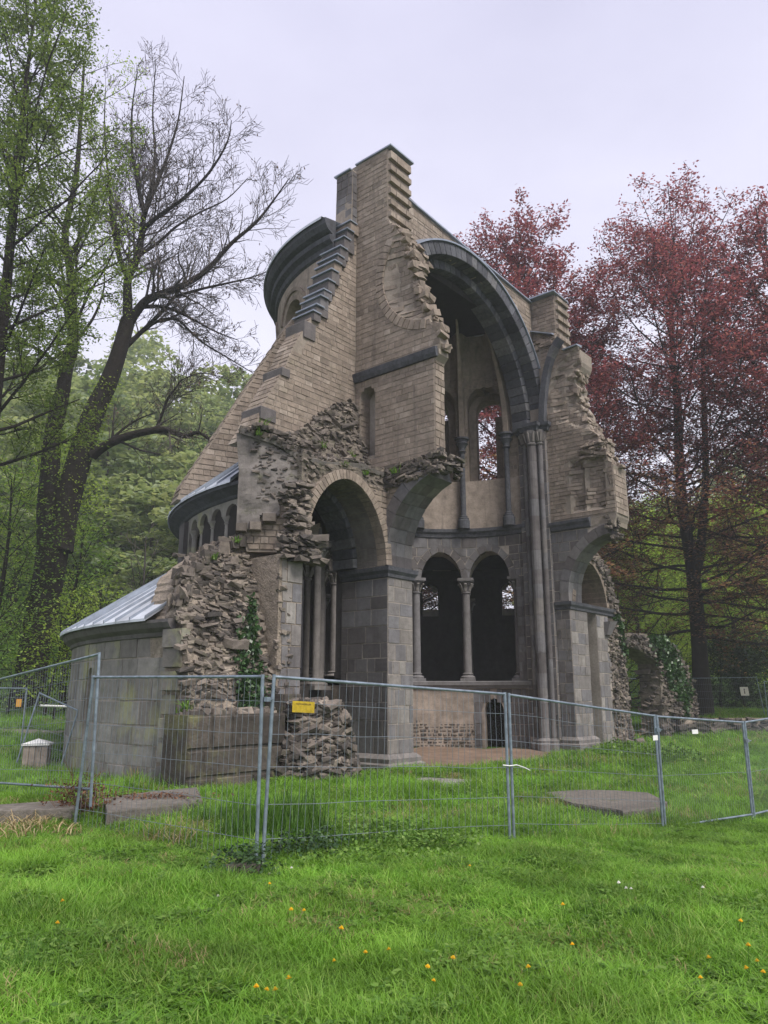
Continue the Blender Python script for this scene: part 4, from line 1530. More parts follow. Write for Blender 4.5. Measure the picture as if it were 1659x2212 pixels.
mb = MB()
wall(mb, mpC, ivC, frange(5.5, 7.95, .07), .5, ds=.09)
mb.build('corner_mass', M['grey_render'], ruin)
mb = MB()
wall(mb, lambda s, z, d: mpC0(s, z, d - .12), lambda z: [(.05 + .3 * max(0, 5.6 - z), CL)], frange(5.0, 6.5, .3), .6, ds=.3)
mb.build('brick_core', M['tuff_joint'], ruin)
courses('brick', 'tuff', lambda s, z, d: mpC0(s, z, d - .12), lambda z: [(.1 + .3 * max(0, 5.6 - z), CL - .05 - .1 * math.sin(z * 9))], 5.05, 6.4, .155, .34, pr=.03, tone=(.2, 1))
for s0, z0, w in ((-.12, 5.42, .34), (.26, 5.45, .3), (.55, 5.66, .36)):
    brick_at('coping_stone', 'rubble', mpC0, [(s0, z0), (s0 + w, z0), (s0 + w, z0 + .24), (s0, z0 + .24)], .12, .03, rnd.uniform(.2, .5))
rubble(mpC, [(rnd.uniform(.3, 1.6), rnd.uniform(6.2, 7.9)) for _ in range(230)], (.03, .09), (-.05, .01), (.05, .65), thin=.8, tilt=.5)
rubble(lambda s, z, d: (s, .7 + z, 7.96 + d), [(rnd.uniform(-4.0, -2.8), rnd.uniform(-.1, .6)) for _ in range(110)], (.05, .15), (-.04, .03), (0, .5))

# ---------------- left jamb wall and the great rubble section of the chapel ring
mb = MB()
mb.box(-3.75, -3.04, .02, 1.3, -.3, 4.85)
mb.build('jamb_wall', M['mortar'], ruin)
courses('stone_block', 'ashlar', lambda s, z, d: (s, .02 - d, z), lambda z: [(-3.69 + .2 * noise.noise(Vector((math.floor(z / .42) * 3.7, 1, 1))), -3.04)], .2, 4.75, .42, .38, pr=.015, j=.02, tone=(.3, 1))
courses('stone_block', 'ashlar', lambda s, z, d: (-3.04 + d, s, z), lambda z: [(.02, 1.3)], .2, 4.8, .42, .5, pr=.015, j=.02, vis=False)
mtop = pl([(-6.1, 3.1), (-5.98, 3.4), (-5.5, 4.25), (-5.05, 4.6), (-4.5, 4.98), (-4.0, 5.22), (-3.4, 5.4), (-3.0, 5.3), (-2.75, 5.1)])


def mpM(s, z, d):
    t = max(0, z) / 5.2
    a = -.12 + 1.35 * t ** 1.6 + .12 * math.sin(s * 2.1) + .1 * (s + 4.5)
    return (s, a - d, z)


mpMr0 = rough(mpM, .15, .95, 21)
mpMr = rough(mpMr0, .05, 4.0, 22)


def ivM(z):
    xs = [x for x in frange(-6.0, -2.8, .05) if mtop(x) + .06 * noise.noise(Vector((x * 3, 1, 7))) > z]
    if not xs: return []
    hi = -3.52 if z < 4.55 else -2.82
    lo = xs[0]
    return [(lo, hi)] if hi - lo > .05 else []


mb = MB()
wall(mb, mpMr, ivM, frange(-.4, 5.4, .06), 1.2, ds=.07)
mb.build('rubble_core', M['mortar'], ruin)
pts = []
while len(pts) < 2850:
    u, z = rnd.uniform(-6.08, -3.5), rnd.uniform(-.1, 5.4)
    if z < mtop(u) + .05 and not (z < 4.5 and u > -3.5):
        d_ = noise.noise(Vector((u * 1.1, z * 1.1, 3)))
        if z < 3.4 and d_ > .12 and rnd.random() < .6: continue
        pts.append((u, z))
rubble(mpMr, pts, (.03, .14), (-.07, .025), (.1, .95), thin=.62, tilt=.4)
rubble(mpMr, [(rnd.uniform(-5.8, -4.0), rnd.uniform(2.8, 4.7)) for _ in range(46)], (.1, .22), (-.05, .08), (.0, .6), thin=.4, tilt=.3)
# top of the mass: bedded courses stepping back
rubble(lambda s, z, d: (s, mpM(s, mtop(s), 0)[1] + z + .02, mtop(s) + .0 + d), [(rnd.uniform(-5.9, -2.8), rnd.uniform(-.15, .5)) for _ in range(560)], (.07, .2), (-.03, .05), (.15, .85), thin=.5, tilt=.12)
mb = MB()
wall(mb, rough(lambda s, z, d: (s, mpM(s, mtop(s), 0)[1] - .05 + z, mtop(s) + d), .06, 2, 5), lambda z: [(-6.0, -2.85)], frange(0, .6, .1), .3, ds=.12)
mb.build('rubble_top', M['mortar_grey'], ruin)
rubble(lambda s, z, d: (s, .02 - d, z), [(rnd.uniform(-3.78, -3.4), rnd.uniform(.3, 4.8)) for _ in range(90)], (.03, .1), (-.03, .01), (.3, 1), thin=.8)
# heavy stones at the lip over the opening
rubble(lambda s, z, d: (s, .0 - d, z), [(rnd.uniform(-3.3, -2.65), rnd.uniform(4.75, 5.35)) for _ in range(110)], (.07, .22), (-.08, .26), (0, .6), thin=.5)
# dark plinth wall in front
mb = MB()
mb.box(-6.45, -4.05, -.62, .1, -.5, 1.42)
mb.box(-4.05, -3.5, -.5, .4, -.5, 1.8)
mb.build('plinth_wall', M['plinth'], ruin)
courses('stone_block', 'plinth', lambda s, z, d: (s, -.62 - d, z), lambda z: [(-6.45, -4.05)], -.2, 1.42, .45, .85, pr=.03, j=.03, ch=.03, tone=(0, 1), rg=.015)
courses('stone_block', 'plinth', lambda s, z, d: (s, -.5 - d, z), lambda z: [(-4.03, -3.5)], 1.2, 1.8, .5, .6, pr=.03, j=.03, ch=.015, tone=(.1, .3))
rubble(lambda s, z, d: (s, z, 1.43 + d), [(rnd.uniform(-6.3, -4), rnd.uniform(-.5, .0)) for _ in range(70)], (.05, .13), (-.02, .05), (.2, .9))

# ---------------- stump of rubble in front of the opening
mpK = rough(lambda s, z, d: (-3.35 + (.98 - .30 * max(0, z) + d) * math.cos(s) * (1.15 if math.cos(s) > 0 else .9), -.75 + (.6 - .14 * z + d) * math.sin(s), z), .16, 1.3, 31)
mb = MB()
wall(mb, mpK, lambda z: [(R(150), R(385))], frange(-.2, 1.55, .12), .4, ds=.15)
mb.face([mpK(R(t), 1.55, .0) for t in range(150, 386, 15)], .5)
mb.build('rubble_stump', M['mortar'], ruin)
rubble(mpK, [(R(rnd.uniform(150, 385)), rnd.uniform(-.1, 1.6)) for _ in range(800)], (.045, .17), (-.03, .07), (.05, .95), thin=.65, tilt=.5)
rubble(lambda s, z, d: (s, z, 1.55 + d), [(rnd.uniform(-3.95, -2.9), rnd.uniform(-1.1, -.3)) for _ in range(110)], (.05, .15), (-.03, .1), (.1, .9), tilt=.6)

# ---------------- right aisle: jamb, half arch, rubble
mb = MB()
mb.box(12.35, 13.4, .02, 1.2, -.6, 4.8)
mb.build('jamb_wall', M['ashlar_joint'], ruin)
courses('stone_block', 'ashlar', lambda s, z, d: (s, .02 - d, z), lambda z: [(12.35, 13.35 - .15 * math.sin(z * 4))], .0, 4.7, .42, .45, pr=.015, j=.02, tone=(.4, 1))
mb = MB()
mould(mb, lambda s, z, d: (s, .02 - d, z), [11.6, 12.6, 13.5, 14.1], IMP, .3)
mb.build('impost_moulding', M['basalt'], ruin)
ztR = pl([(11.0, 7.2), (11.8, 7.3), (12.6, 7.05), (13.1, 6.85), (13.6, 6.3), (14.0, 5.6), (14.2, 4.9), (14.9, 4.0), (15.4, 3.9)])
ARC2 = (12.0, 4.9, 1.35, 1.75)


def ivRA(z):
    xs = [x for x in frange(11.3, 14.5, .06) if ztR(x) + .12 * noise.noise(Vector((x * 3, 2, 1))) > z]
    if not xs: return []
    iv = [(11.3, xs[-1])]
    h = arch_half(z, 3, ARC2[1], ARC2[1] + ARC2[3], ARC2[2], 1.8)
    if h: iv = isub(iv, ARC2[0] - h, ARC2[0] + h)
    return [(a, b) for a, b in iv if b - a > .05]


mpRA = rough(lambda s, z, d: (s, .05 - d, z), .1, 1.4, 41)
mb = MB()
wall(mb, mpRA, ivRA, frange(4.9, 7.3, .1), 1.1, ds=.2)
mb.build('aisle_spandrel', M['mortar'], ruin)
ring_blocks('brick', 'tuff', arch_curve(lambda s, z: (s, 0.0, z), ARC2[0], ARC2[1], ARC2[2], ARC2[3], p=1.8), (0, 1, 0), .0, .24, -.02, 1.1, 26, tone=(.0, .6), vis=True)
pts = []
while len(pts) < 420:
    u, z = rnd.uniform(12, 14.4), rnd.uniform(4.9, 7.2)
    h = arch_half(z, 3, ARC2[1], ARC2[1] + ARC2[3] + .2, ARC2[2] + .2, 1.8)
    if z > ztR(u) + .1 or (h and abs(u - ARC2[0]) < h): continue
    pts.append((u, z))
rubble(mpRA, pts, (.05, .16), (-.03, .1), (0, .7), thin=.7)
mpRB = rough(lambda s, z, d: (s, .1 - .12 * (4.5 - z) * .2 - d, z), .14, 1.1, 51)
mb = MB()
wall(mb, mpRB, lambda z: [(13.3, 14.95 - .1 * max(0, z - 3) + .1 * noise.noise(Vector((z * 2, 5, 5))))], frange(-.6, 4.8, .12), 1.3, ds=.2)
mb.build('rubble_core', M['mortar_grey'], ruin)
rubble(mpRB, [(rnd.uniform(13.35, 14.9), rnd.uniform(-.4, 4.7)) for _ in range(700)], (.045, .15), (-.04, .05), (.05, .9), thin=.7)
rubble(mpRB, [(rnd.uniform(13.4, 14.9), rnd.uniform(-.5, .1)) for _ in range(60)], (.15, .35), (.0, .3), (.05, .8), thin=.7)
# a springer block sticking out at the jamb
mb = MB()
mb.hexa([(13.0, -.1, 4.0), (13.35, -.1, 4.0), (13.35, .5, 4.0), (13.0, .5, 4.0)], [(13.0, -.25, 4.5), (13.7, -.25, 4.55), (13.7, .5, 4.55), (13.0, .5, 4.5)], .4)
mb.build('springer_block', M['ashlar'], ruin)
# aisle outer walls behind, closing the view to the right
mb = MB()
wall(mb, lambda s, z, d: (14.0 + d, s, z), lambda z: [(.5, 2.4)], [-.6, 2.5, 4.8], .8)
mb.build('aisle_wall', M['mortar'], ruin)
emit_pieces(ruin)

# ---------------- separate ruined arch further right, half under ivy
arch2 = empty('ruined_arch', (*xy(18.0, 0), ground(*xy(18.0, 0))), R(50), label='low ivy-covered rubble arch standing right of the ruin before a copper beech', cat='ruin')
PO.x, PO.z = 18.0, arch2.location.z
l_out = pl([(-.6, 4.9), (0, 4.8), (1.5, 4.5), (2.4, 4.2), (3.04, 3.7), (3.6, 2.7), (4.1, 1.5), (4.3, -.6)])
l_in = pl([(-.6, .15), (2.6, .25), (3.1, .15), (3.35, -.5), (3.55, -1.5), (3.7, -2.6)])


def ivA2(z):
    if z > 4.2: return [(-1.6, -.6)] if z < 4.3 else []
    lo = l_in(z) if z < 3.68 else -3.2
    return [(lo, l_out(z))] if l_out(z) - lo > .05 else []


mpA2 = rough(lambda s, z, d: (s, 0 - d, z), .12, 1.1, 61)
mb = MB()
wall(mb, mpA2, ivA2, frange(-.6, 4.3, .1), .9, ds=.2)
mb.build('rubble_core', M['mortar_grey'], arch2)
pts = []
while len(pts) < 900:
    u, z = rnd.uniform(-3.2, 4.8), rnd.uniform(-.4, 4.25)
    if any(a < u < b for a, b in ivA2(z)): pts.append((u, z))
rubble(mpA2, pts, (.06, .19), (-.04, .06), (.0, .55), thin=.6)
rubble(lambda s, z, d: (l_in(z) + .02 - d, s, z), [(rnd.uniform(.1, .9), rnd.uniform(-.3, 3.0)) for _ in range(60)], (.1, .25), (-.05, .08), (.1, .8), thin=.6, vis=False)
emit_pieces(arch2)
PO.x = PO.z = 0

# ================================================================ ground
LM = dict(
    grass=leaf_mat('grass_blade', [(0, (.095, .205, .022)), (.45, (.145, .305, .034)), (.8, (.2, .375, .048)), (1, (.31, .40, .11))], trans=.4, patch=.26, lo=.62, use_rand=True, hue2=(.185, .345, .04, 1)),
    weed=leaf_mat('weed_leaf', [(0, (.07, .15, .025)), (.6, (.13, .24, .04)), (1, (.2, .30, .07))], trans=.35, patch=.8),
    straw=leaf_mat('straw', [(0, (.25, .18, .09)), (.6, (.38, .29, .16)), (1, (.5, .4, .25))], trans=.3, patch=2.0),
    deadleaf=leaf_mat('dead_leaf', [(0, (.07, .03, .02)), (.6, (.14, .06, .035)), (1, (.26, .15, .08))], trans=.25, patch=2.0),
    young=leaf_mat('young_leaf', [(0, (.16, .25, .035)), (.5, (.25, .36, .055)), (1, (.36, .45, .10))], trans=.5, patch=.5),
    green=leaf_mat('green_leaf', [(0, (.09, .17, .04)), (.5, (.15, .26, .055)), (1, (.24, .34, .08))], trans=.5, patch=.35),
    dark=leaf_mat('dark_leaf', [(0, (.012, .028, .013)), (.6, (.022, .045, .018)), (1, (.04, .07, .026))], trans=.2, patch=.4),
    purple=leaf_mat('purple_leaf', [(0, (.11, .04, .048)), (.45, (.195, .07, .078)), (.8, (.28, .11, .105)), (1, (.35, .18, .13))], trans=.5, patch=.3, through=(1.35, 1.0, 1.05, 1)),
    bronze=leaf_mat('bronze_leaf', [(0, (.14, .07, .052)), (.5, (.24, .125, .085)), (1, (.31, .22, .11))], trans=.5, patch=.35, through=(1.2, 1.05, .95, 1)),
    ivy=leaf_mat('ivy_leaf', [(0, (.018, .045, .014)), (.6, (.035, .08, .024)), (1, (.07, .13, .045))], trans=.15, patch=1.5, rough=.35, spec=.45),
    hill=leaf_mat('wood_leaf', [(0, (.12, .175, .10)), (.5, (.23, .285, .155)), (1, (.36, .39, .21))], trans=.5, patch=.06),  # greyed greens: part of the distance haze is put into the leaf colour
    pod=leaf_mat('seed_pod', [(0, (.05, .035, .028)), (1, (.12, .075, .05))], trans=.2, patch=.5),
    petal=leaf_mat('dandelion_petal', [(0, (.72, .42, .012)), (1, (.82, .55, .02))], trans=.2, patch=3),
    white=leaf_mat('daisy_petal', [(0, (.7, .7, .66)), (1, (.8, .8, .78))], trans=.2, patch=3),
)


LM['fresh'] = leaf_mat('fresh_leaf', [(0, (.22, .33, .05)), (.5, (.33, .45, .08)), (1, (.45, .55, .14))], trans=.5, patch=.5)


def ground_mat():
    t = NT('meadow_soil')
    pos = t.new('ShaderNodeNewGeometry').outputs['Position']
    n1 = t.noise(pos, 2.2, 6, .65)
    n2 = t.noise(pos, .35, 4, .6)
    c = t.ramp(n1, [(.3, (.03, .06, .012)), (.55, (.06, .12, .02)), (.75, (.09, .12, .035))])
    c = t.mix(c, (.085, .075, .04, 1), t.ramp(n2, [(.6, g(0)), (.75, g(.5))]))
    p = t.new('ShaderNodeBsdfPrincipled')
    t.link(c, p.inputs['Base Color'])
    p.inputs['Roughness'].default_value = .95
    p.inputs['Specular IOR Level'].default_value = .1
    b = t.new('ShaderNodeBump')
    b.inputs['Strength'].default_value = .6
    b.inputs['Distance'].default_value = .05
    t.link(n1, b.inputs['Height'])
    t.link(b.outputs['Normal'], p.inputs['Normal'])
    t.link(p.outputs['BSDF'], t.out.inputs['Surface'])
    return t.m


M['soil'] = ground_mat()


def grid_mesh(name, xs, ys, zf, mat):
    X, Y = np.meshgrid(xs, ys)
    Z = zf(X, Y)
    nx, ny = len(xs), len(ys)
    me = bpy.data.meshes.new(name)
    idx = np.arange(nx * ny).reshape(ny, nx)
    f = np.stack([idx[:-1, :-1], idx[:-1, 1:], idx[1:, 1:], idx[1:, :-1]], -1).reshape(-1, 4)
    me.from_pydata(np.stack([X, Y, Z], -1).reshape(-1, 3).tolist(), [], f.tolist())
    me.polygons.foreach_set('use_smooth', [True] * len(me.polygons))
    me.materials.append(mat)
    return me


xs = np.concatenate([np.arange(-150, -20, 5), np.arange(-20, -10, .8), np.arange(-10, 12, .3), np.arange(12, 26, .8), np.arange(26, 151, 5)])
ys = np.concatenate([np.arange(-30, 0, 3), np.arange(0, 30, .3), np.arange(30, 60, 1), np.arange(60, 181, 5)])
link_mesh('ground', grid_mesh('ground', xs, ys, ground_np, M['soil']), kind='structure')


def hill_np(x, y):
    x = np.asarray(x, float); y = np.asarray(y, float)
    sm = lambda a, b, v: (lambda t: t * t * (3 - 2 * t))(np.clip((v - a) / (b - a), 0, 1))
    left = 31 * sm(44, 108, y + np.clip(-x - 20, 0, 60) * .35) * sm(20, -25, x)
    right = 17 * sm(58, 125, y + np.clip(x - 20, 0, 60) * .3) * sm(-5, 40, x)
    mid = 15 * sm(60, 130, y)
    return np.maximum(np.maximum(left, right), mid) - 1.0 + 1.2 * np.sin(x * .11) * np.sin(y * .09)


link_mesh('hillside', grid_mesh('hillside', np.arange(-149, 150, 5.), np.arange(42, 180, 5.), hill_np, M['soil']), kind='structure')


def local_sheet(name, poly_ua, mat, lift, step=.4):
    """a sheet lying on the ground inside a convex (u, a) outline"""
    us = [p[0] for p in poly_ua]; as_ = [p[1] for p in poly_ua]
    def inside(u, a):
        r = False
        for (u0, a0), (u1, a1) in zip(poly_ua, poly_ua[1:] + poly_ua[:1]):
            if (a0 > a) != (a1 > a) and u < (u1 - u0) * (a - a0) / (a1 - a0) + u0: r = not r
        return r
    mb = MB()
    for u in np.arange(min(us), max(us), step):
        for a in np.arange(min(as_), max(as_), step):
            if inside(u + step / 2, a + step / 2):
                q = [(u, a), (u + step, a), (u + step, a + step), (u, a + step)]
                mb.face([(*xy(*p), ground(*xy(*p)) + lift) for p in q])
    return mb.build(name, mat, None, kind='structure')


FLOOR = [(1.1, .5), (3, -.1), (5, .2), (7.5, -.3), (10.2, .8), (10.2, 1.6), (9.0, 5), (5.6, 6.3), (2.5, 5), (1.1, 1.6)]
local_sheet('floor', FLOOR, M['dirt'], .012, .4)


def path_sheet():
    mb = MB()
    pts = [(-40, 27.5), (-25, 26.6), (-15, 25.6), (-9.5, 25.8), (-5, 28.5), (0, 33)]
    for (x0, y0), (x1, y1) in zip(pts, pts[1:]):
        n = 8
        for i in range(n):
            a, b = i / n, (i + 1) / n
            xa, ya, xb, yb = x0 + (x1 - x0) * a, y0 + (y1 - y0) * a, x0 + (x1 - x0) * b, y0 + (y1 - y0) * b
            for j in range(3):
                o0, o1 = -.75 + j * .5, -.25 + j * .5
                mb.face([(xa, ya + o0, ground(xa, ya + o0) + .02), (xb, yb + o0, ground(xb, yb + o0) + .02), (xb, yb + o1, ground(xb, yb + o1) + .02), (xa, ya + o1, ground(xa, ya + o1) + .02)])
    mb.build('path', M['concrete'], None, kind='structure')


path_sheet()


def atz(px, py, z):
    dx, dy = (px - 829.5) / FP, (1106 - py) / FP
    f, up = CP - dy * SP, SP + dy * CP
    k = (z - EYE) / up
    return dx * k, f * k


def atg(px, py):
    z = 0.0
    for _ in range(6):
        x, y = atz(px, py, z)
        z = ground(x, y)
    return x, y, z


def slab(name, px, ztop, th, mat, **k):
    pts = [atz(x, y, ztop) for x, y in px]
    n = len(pts)
    cx, cy = sum(p[0] for p in pts) / n, sum(p[1] for p in pts) / n
    mb = MB()
    lo = [(x, y, ztop - th) for x, y in pts]
    md = [(x, y, ztop - .025) for x, y in pts]
    hi = [(x + (cx - x) * .012, y + (cy - y) * .012, ztop + rnd.uniform(-.012, .008)) for x, y in pts]
    F = [tuple(range(2 * n, 3 * n))]
    for i in range(n):
        j = (i + 1) % n
        F += [(i, j, n + j, n + i), (n + i, n + j, 2 * n + j, 2 * n + i)]
    mb.raw(lo + md + hi, F, .5)
    return mb.build(name, mat, None, **k)


slab('concrete_slab', [(-60, 1758), (0, 1750), (155, 1748), (164, 1742), (137, 1729), (0, 1738), (-60, 1744)], .24, .42, M['concrete'], label='long concrete slab at the left edge of the photo under the bottom rail of the fence', cat='slab')
slab('concrete_slab', [(231, 1752), (289, 1746), (380, 1736), (438, 1728), (426, 1699), (330, 1708), (224, 1724)], .25, .4, M['concrete'], label='tilted concrete slab with dead leaves on it behind the left fence panel', cat='slab')
slab('well_cover', [(1170, 1712), (1200, 1722), (1235, 1735), (1330, 1748), (1345, 1752), (1425, 1741), (1441, 1730), (1400, 1712), (1330, 1706), (1250, 1705)], -.2, .3, M['concrete'], label='flat round concrete cover lying in the grass right of the middle fence posts', cat='slab')
slab('stone_step', [(900, 1692), (985, 1699), (1022, 1691), (1020, 1684), (960, 1680), (900, 1676)], -.05, .3, M['low_ashlar'], label='low stone step in the grass beside the foot of the front pier', cat='step')
slab('flat_stone', [(1132, 1836), (1145, 1840), (1160, 1837), (1158, 1832), (1140, 1831)], -.09, .14, M['concrete'], label='small pale flat stone in the grass beside the middle fence posts', cat='stone')

# rough stone block under brambles at the foot of the leaning posts
x, y, z = atg(525, 1888)
V, F = STONES[3]
mb = MB()
mb.raw([(x + v.x * .2, y + v.y * .14, z + .02 + v.z * .16) for v in V], F, .2)
mb.build('fallen_stone', M['rubble'], None, label='dark mossy stone half hidden by brambles at the foot of the nearest fence posts', cat='stone')

# ================================================================ vegetation builders
def leaves_mesh(name, pos, size, mat, flat=.0, tone=None, aspect=.55, dirs=None, jitter=.4):
    """one small diamond leaf per position; flat 0..1 turns leaves towards lying level"""
    P = np.asarray(pos, float)
    n = len(P)
    nr = nrng.normal(size=(n, 3))
    nr[:, 2] = np.abs(nr[:, 2]) + flat * 3.0
    nr /= np.linalg.norm(nr, axis=1, keepdims=True)
    a = nrng.normal(size=(n, 3)) if dirs is None else np.asarray(dirs, float) + nrng.normal(size=(n, 3)) * jitter
    a -= nr * np.sum(a * nr, 1, keepdims=True)
    a /= np.linalg.norm(a, axis=1, keepdims=True) + 1e-9
    b = np.cross(nr, a)
    s = size * nrng.uniform(.6, 1.25, size=(n, 1))
    bend = nr * s * nrng.uniform(-.25, .1, size=(n, 1))
    V = np.stack([P, P + a * s * .5 + b * s * aspect * .5 + bend * .2, P + a * s + bend, P + a * s * .5 - b * s * aspect * .5 + bend * .2], 1)
    t = nrng.uniform(0, 1, n) if tone is None else np.clip(tone, 0, 1)
    return quads_mesh(name, V, t, mat)


def rperp(d):
    v = Vector((rnd.gauss(0, 1), rnd.gauss(0, 1), rnd.gauss(0, 1)))
    v = v - d * v.dot(d)
    return v.normalized() if v.length > 1e-6 else Vector((1, 0, 0))


DEBUG = True


class Tree:
    def __init__(self, **P):
        self.P = dict(cnt=[1.2, 2.2, 4.0], ang=[50, 48, 45], lr=[.5, .42, .35], up=[.06, .05, .02], wob=[.18, .22, .28], seg=[.7, .45, .3], sides=[6, 4, 3], maxlvl=2, rmin=.006, t0=.2, rr=.5, flatten=1.0, lmin=.25, lmax=99)
        self.P.update(P)
        self.wood, self.twigs, self.tips = MB(), MB(), []

    def grow(self, p, d, L, r, lvl):
        P = self.P
        n = max(2, int(L / P['seg'][lvl]))
        pts = [p.copy()]
        d = d.normalized()
        for i in range(n):
            d = d + Vector((rnd.gauss(0, 1), rnd.gauss(0, 1), rnd.gauss(0, .7))) * P['wob'][lvl] * .5 + Vector((0, 0, P['up'][lvl]))
            d.normalize()
            p = p + d * (L / n)
            pts.append(p.copy())
        r1 = max(P['rmin'], r * .35)
        (self.wood if lvl == 0 else self.twigs).tube(pts, max(r, P['rmin']), r1, P['sides'][lvl], rnd.random(), cap=False)
        self.fork(pts, r, r1, L, lvl)

    def fork(self, pts, r0, r1, L, lvl, t0=None, cnt=None):
        P = self.P
        if lvl >= P['maxlvl']:
            self.tips.append(pts)
            return
        n = int(P['cnt'][lvl] * L + rnd.random()) if cnt is None else cnt
        t0 = P['t0'] if t0 is None else t0
        m = len(pts) - 1
        for k in range(n):
            t = t0 + (1 - t0) * ((k + rnd.random()) / n)
            i = min(m - 1, int(t * m))
            f = t * m - i
            p = pts[i].lerp(pts[i + 1], f)
            tan = (pts[i + 1] - pts[i]).normalized()
            an = R(P['ang'][lvl] * rnd.uniform(.7, 1.3))
            q = rperp(tan)
            if P['flatten'] < 1: q = (Vector((q.x, q.y, q.z * P['flatten']))).normalized()
            d = tan * math.cos(an) + q * math.sin(an)
            rr = (r0 + (r1 - r0) * t) * P['rr']
            l2 = min(P['lmax'], max(P['lmin'], L * P['lr'][lvl] * (1.15 - .6 * t) * rnd.uniform(.65, 1.25)))
            self.grow(p, d, l2, rr, lvl + 1)
        # the branch itself ends in a twig
        self.tips.append(pts[-2:])

    def leaf_points(self, per_m, spread, keep=1.0):
        pts, dirs = [], []
        for path in self.tips:
            if keep < 1 and rnd.random() > keep: continue
            for a, b in zip(path, path[1:]):
                L = (b - a).length
                n = int(L * per_m + rnd.random())
                d = (b - a).normalized() if L > 0 else Vector((0, 0, 1))
                for _ in range(n):
                    q = a.lerp(b, rnd.random())
                    pts.append((q.x + rnd.gauss(0, spread), q.y + rnd.gauss(0, spread), q.z + rnd.gauss(0, spread * .6)))
                    dirs.append((d.x, d.y, d.z))
        return pts, dirs


def smooth_path(pts, k=4):
    """Catmull-Rom through the points"""
    P = [pts[0]] + list(pts) + [pts[-1]]
    out = []
    for i in range(1, len(P) - 2):
        for j in range(k):
            t = j / k
            a, b, c, d = P[i - 1], P[i], P[i + 1], P[i + 2]
            out.append(.5 * ((2 * b) + (c - a) * t + (2 * a - 5 * b + 4 * c - d) * t * t + (3 * b - 3 * c + d - a) * t ** 3))
    out.append(P[-2].copy())
    return out


def bark_tube(mb, pts, rads, n=9, tone=.4):
    m = len(pts)
    base = len(mb.v)
    for i, p in enumerate(pts):
        d = (pts[min(i + 1, m - 1)] - pts[max(i - 1, 0)]).normalized()
        ref = Vector((1, 0, 0)) if abs(d.x) < .9 else Vector((0, 1, 0))
        a = d.cross(ref).normalized(); b = d.cross(a)
        for k in range(n):
            t = 2 * math.pi * k / n
            r = rads[i] * (1 + .12 * noise.noise(Vector((p.x * 1.3 + math.cos(t) * 2, p.y + math.sin(t) * 2, p.z * .35))))
            mb.v.append(tuple(p + a * (r * math.cos(t)) + b * (r * math.sin(t))))
    for i in range(m - 1):
        for k in range(n):
            k2 = (k + 1) % n
            mb.f.append((base + i * n + k, base + i * n + k2, base + (i + 1) * n + k2, base + (i + 1) * n + k)); mb.t.append(tone)


def limb_from_px(T, px, Y, dY, r0, r1, mb, n=8, fork=None):
    m = len(px)
    pts = [at(x, y, Y + dY * i / (m - 1)) for i, (x, y) in enumerate(px)]
    pts = smooth_path(pts, 4)
    rads = [r0 + (r1 - r0) * i / (len(pts) - 1) for i in range(len(pts))]
    bark_tube(mb, pts, rads, n)
    L = sum((b - a).length for a, b in zip(pts, pts[1:]))
    if fork:
        T.fork(pts, r0 * .8, r1, L * fork.get('ls', 1), 0, fork.get('t0', .15), fork.get('cnt'))
    return pts


# ---------------------------------------------------------------- the big tree on the left, half bare
YB = 26.0
bx, by = atz(62, 1548, .85)
YB = by
big = empty('big_tree', (0, 0, 0), label='big old tree left of the ruin with forked mossy trunk and nearly bare right half', cat='tree')
T = Tree(cnt=[1.8, 3.2, 4.6, 4.0], ang=[46, 42, 38, 40], lr=[.42, .48, .46, .4], up=[.10, .08, .06, .03], seg=[.6, .45, .35, .3], wob=[.2, .24, .28, .3], sides=[5, 4, 3, 3], maxlvl=3, rmin=.0095, rr=.42, lmax=6.0, lmin=.45)
TL = Tree(cnt=[1.3, 2.6, 3.2, 3], ang=[52, 48, 45, 45], lr=[.45, .45, .42, .4], up=[.06, .04, .02, 0], seg=[.6, .45, .4, .3], wob=[.2, .24, .3, .3], sides=[5, 4, 3, 3], maxlvl=2, rmin=.007, rr=.40, lmax=6.0)
tw = MB()
trunk = smooth_path([at(58, 1570, YB), at(64, 1480, YB), at(78, 1390, YB), at(97, 1290, YB), at(113, 1190, YB), at(122, 1130, YB)], 4)
bark_tube(tw, trunk, list(np.interp(np.arange(len(trunk)) / (len(trunk) - 1), [0, .08, .25, .7, 1], [1.05, .78, .66, .66, .78])), 14)
limb_from_px(TL, [(105, 1190), (103, 1110), (107, 1040), (114, 942), (132, 862), (143, 798), (158, 742), (156, 661), (152, 581), (141, 501), (165, 381), (176, 230), (182, 130)], YB, -1.2, .5, .05, tw, 10, dict(t0=.5, cnt=28, ls=.5))
R0 = limb_from_px(T, [(128, 1190), (150, 1070), (182, 958), (202, 894), (232, 830), (257, 762), (277, 690)], YB, .6, .62, .34, tw, 10)
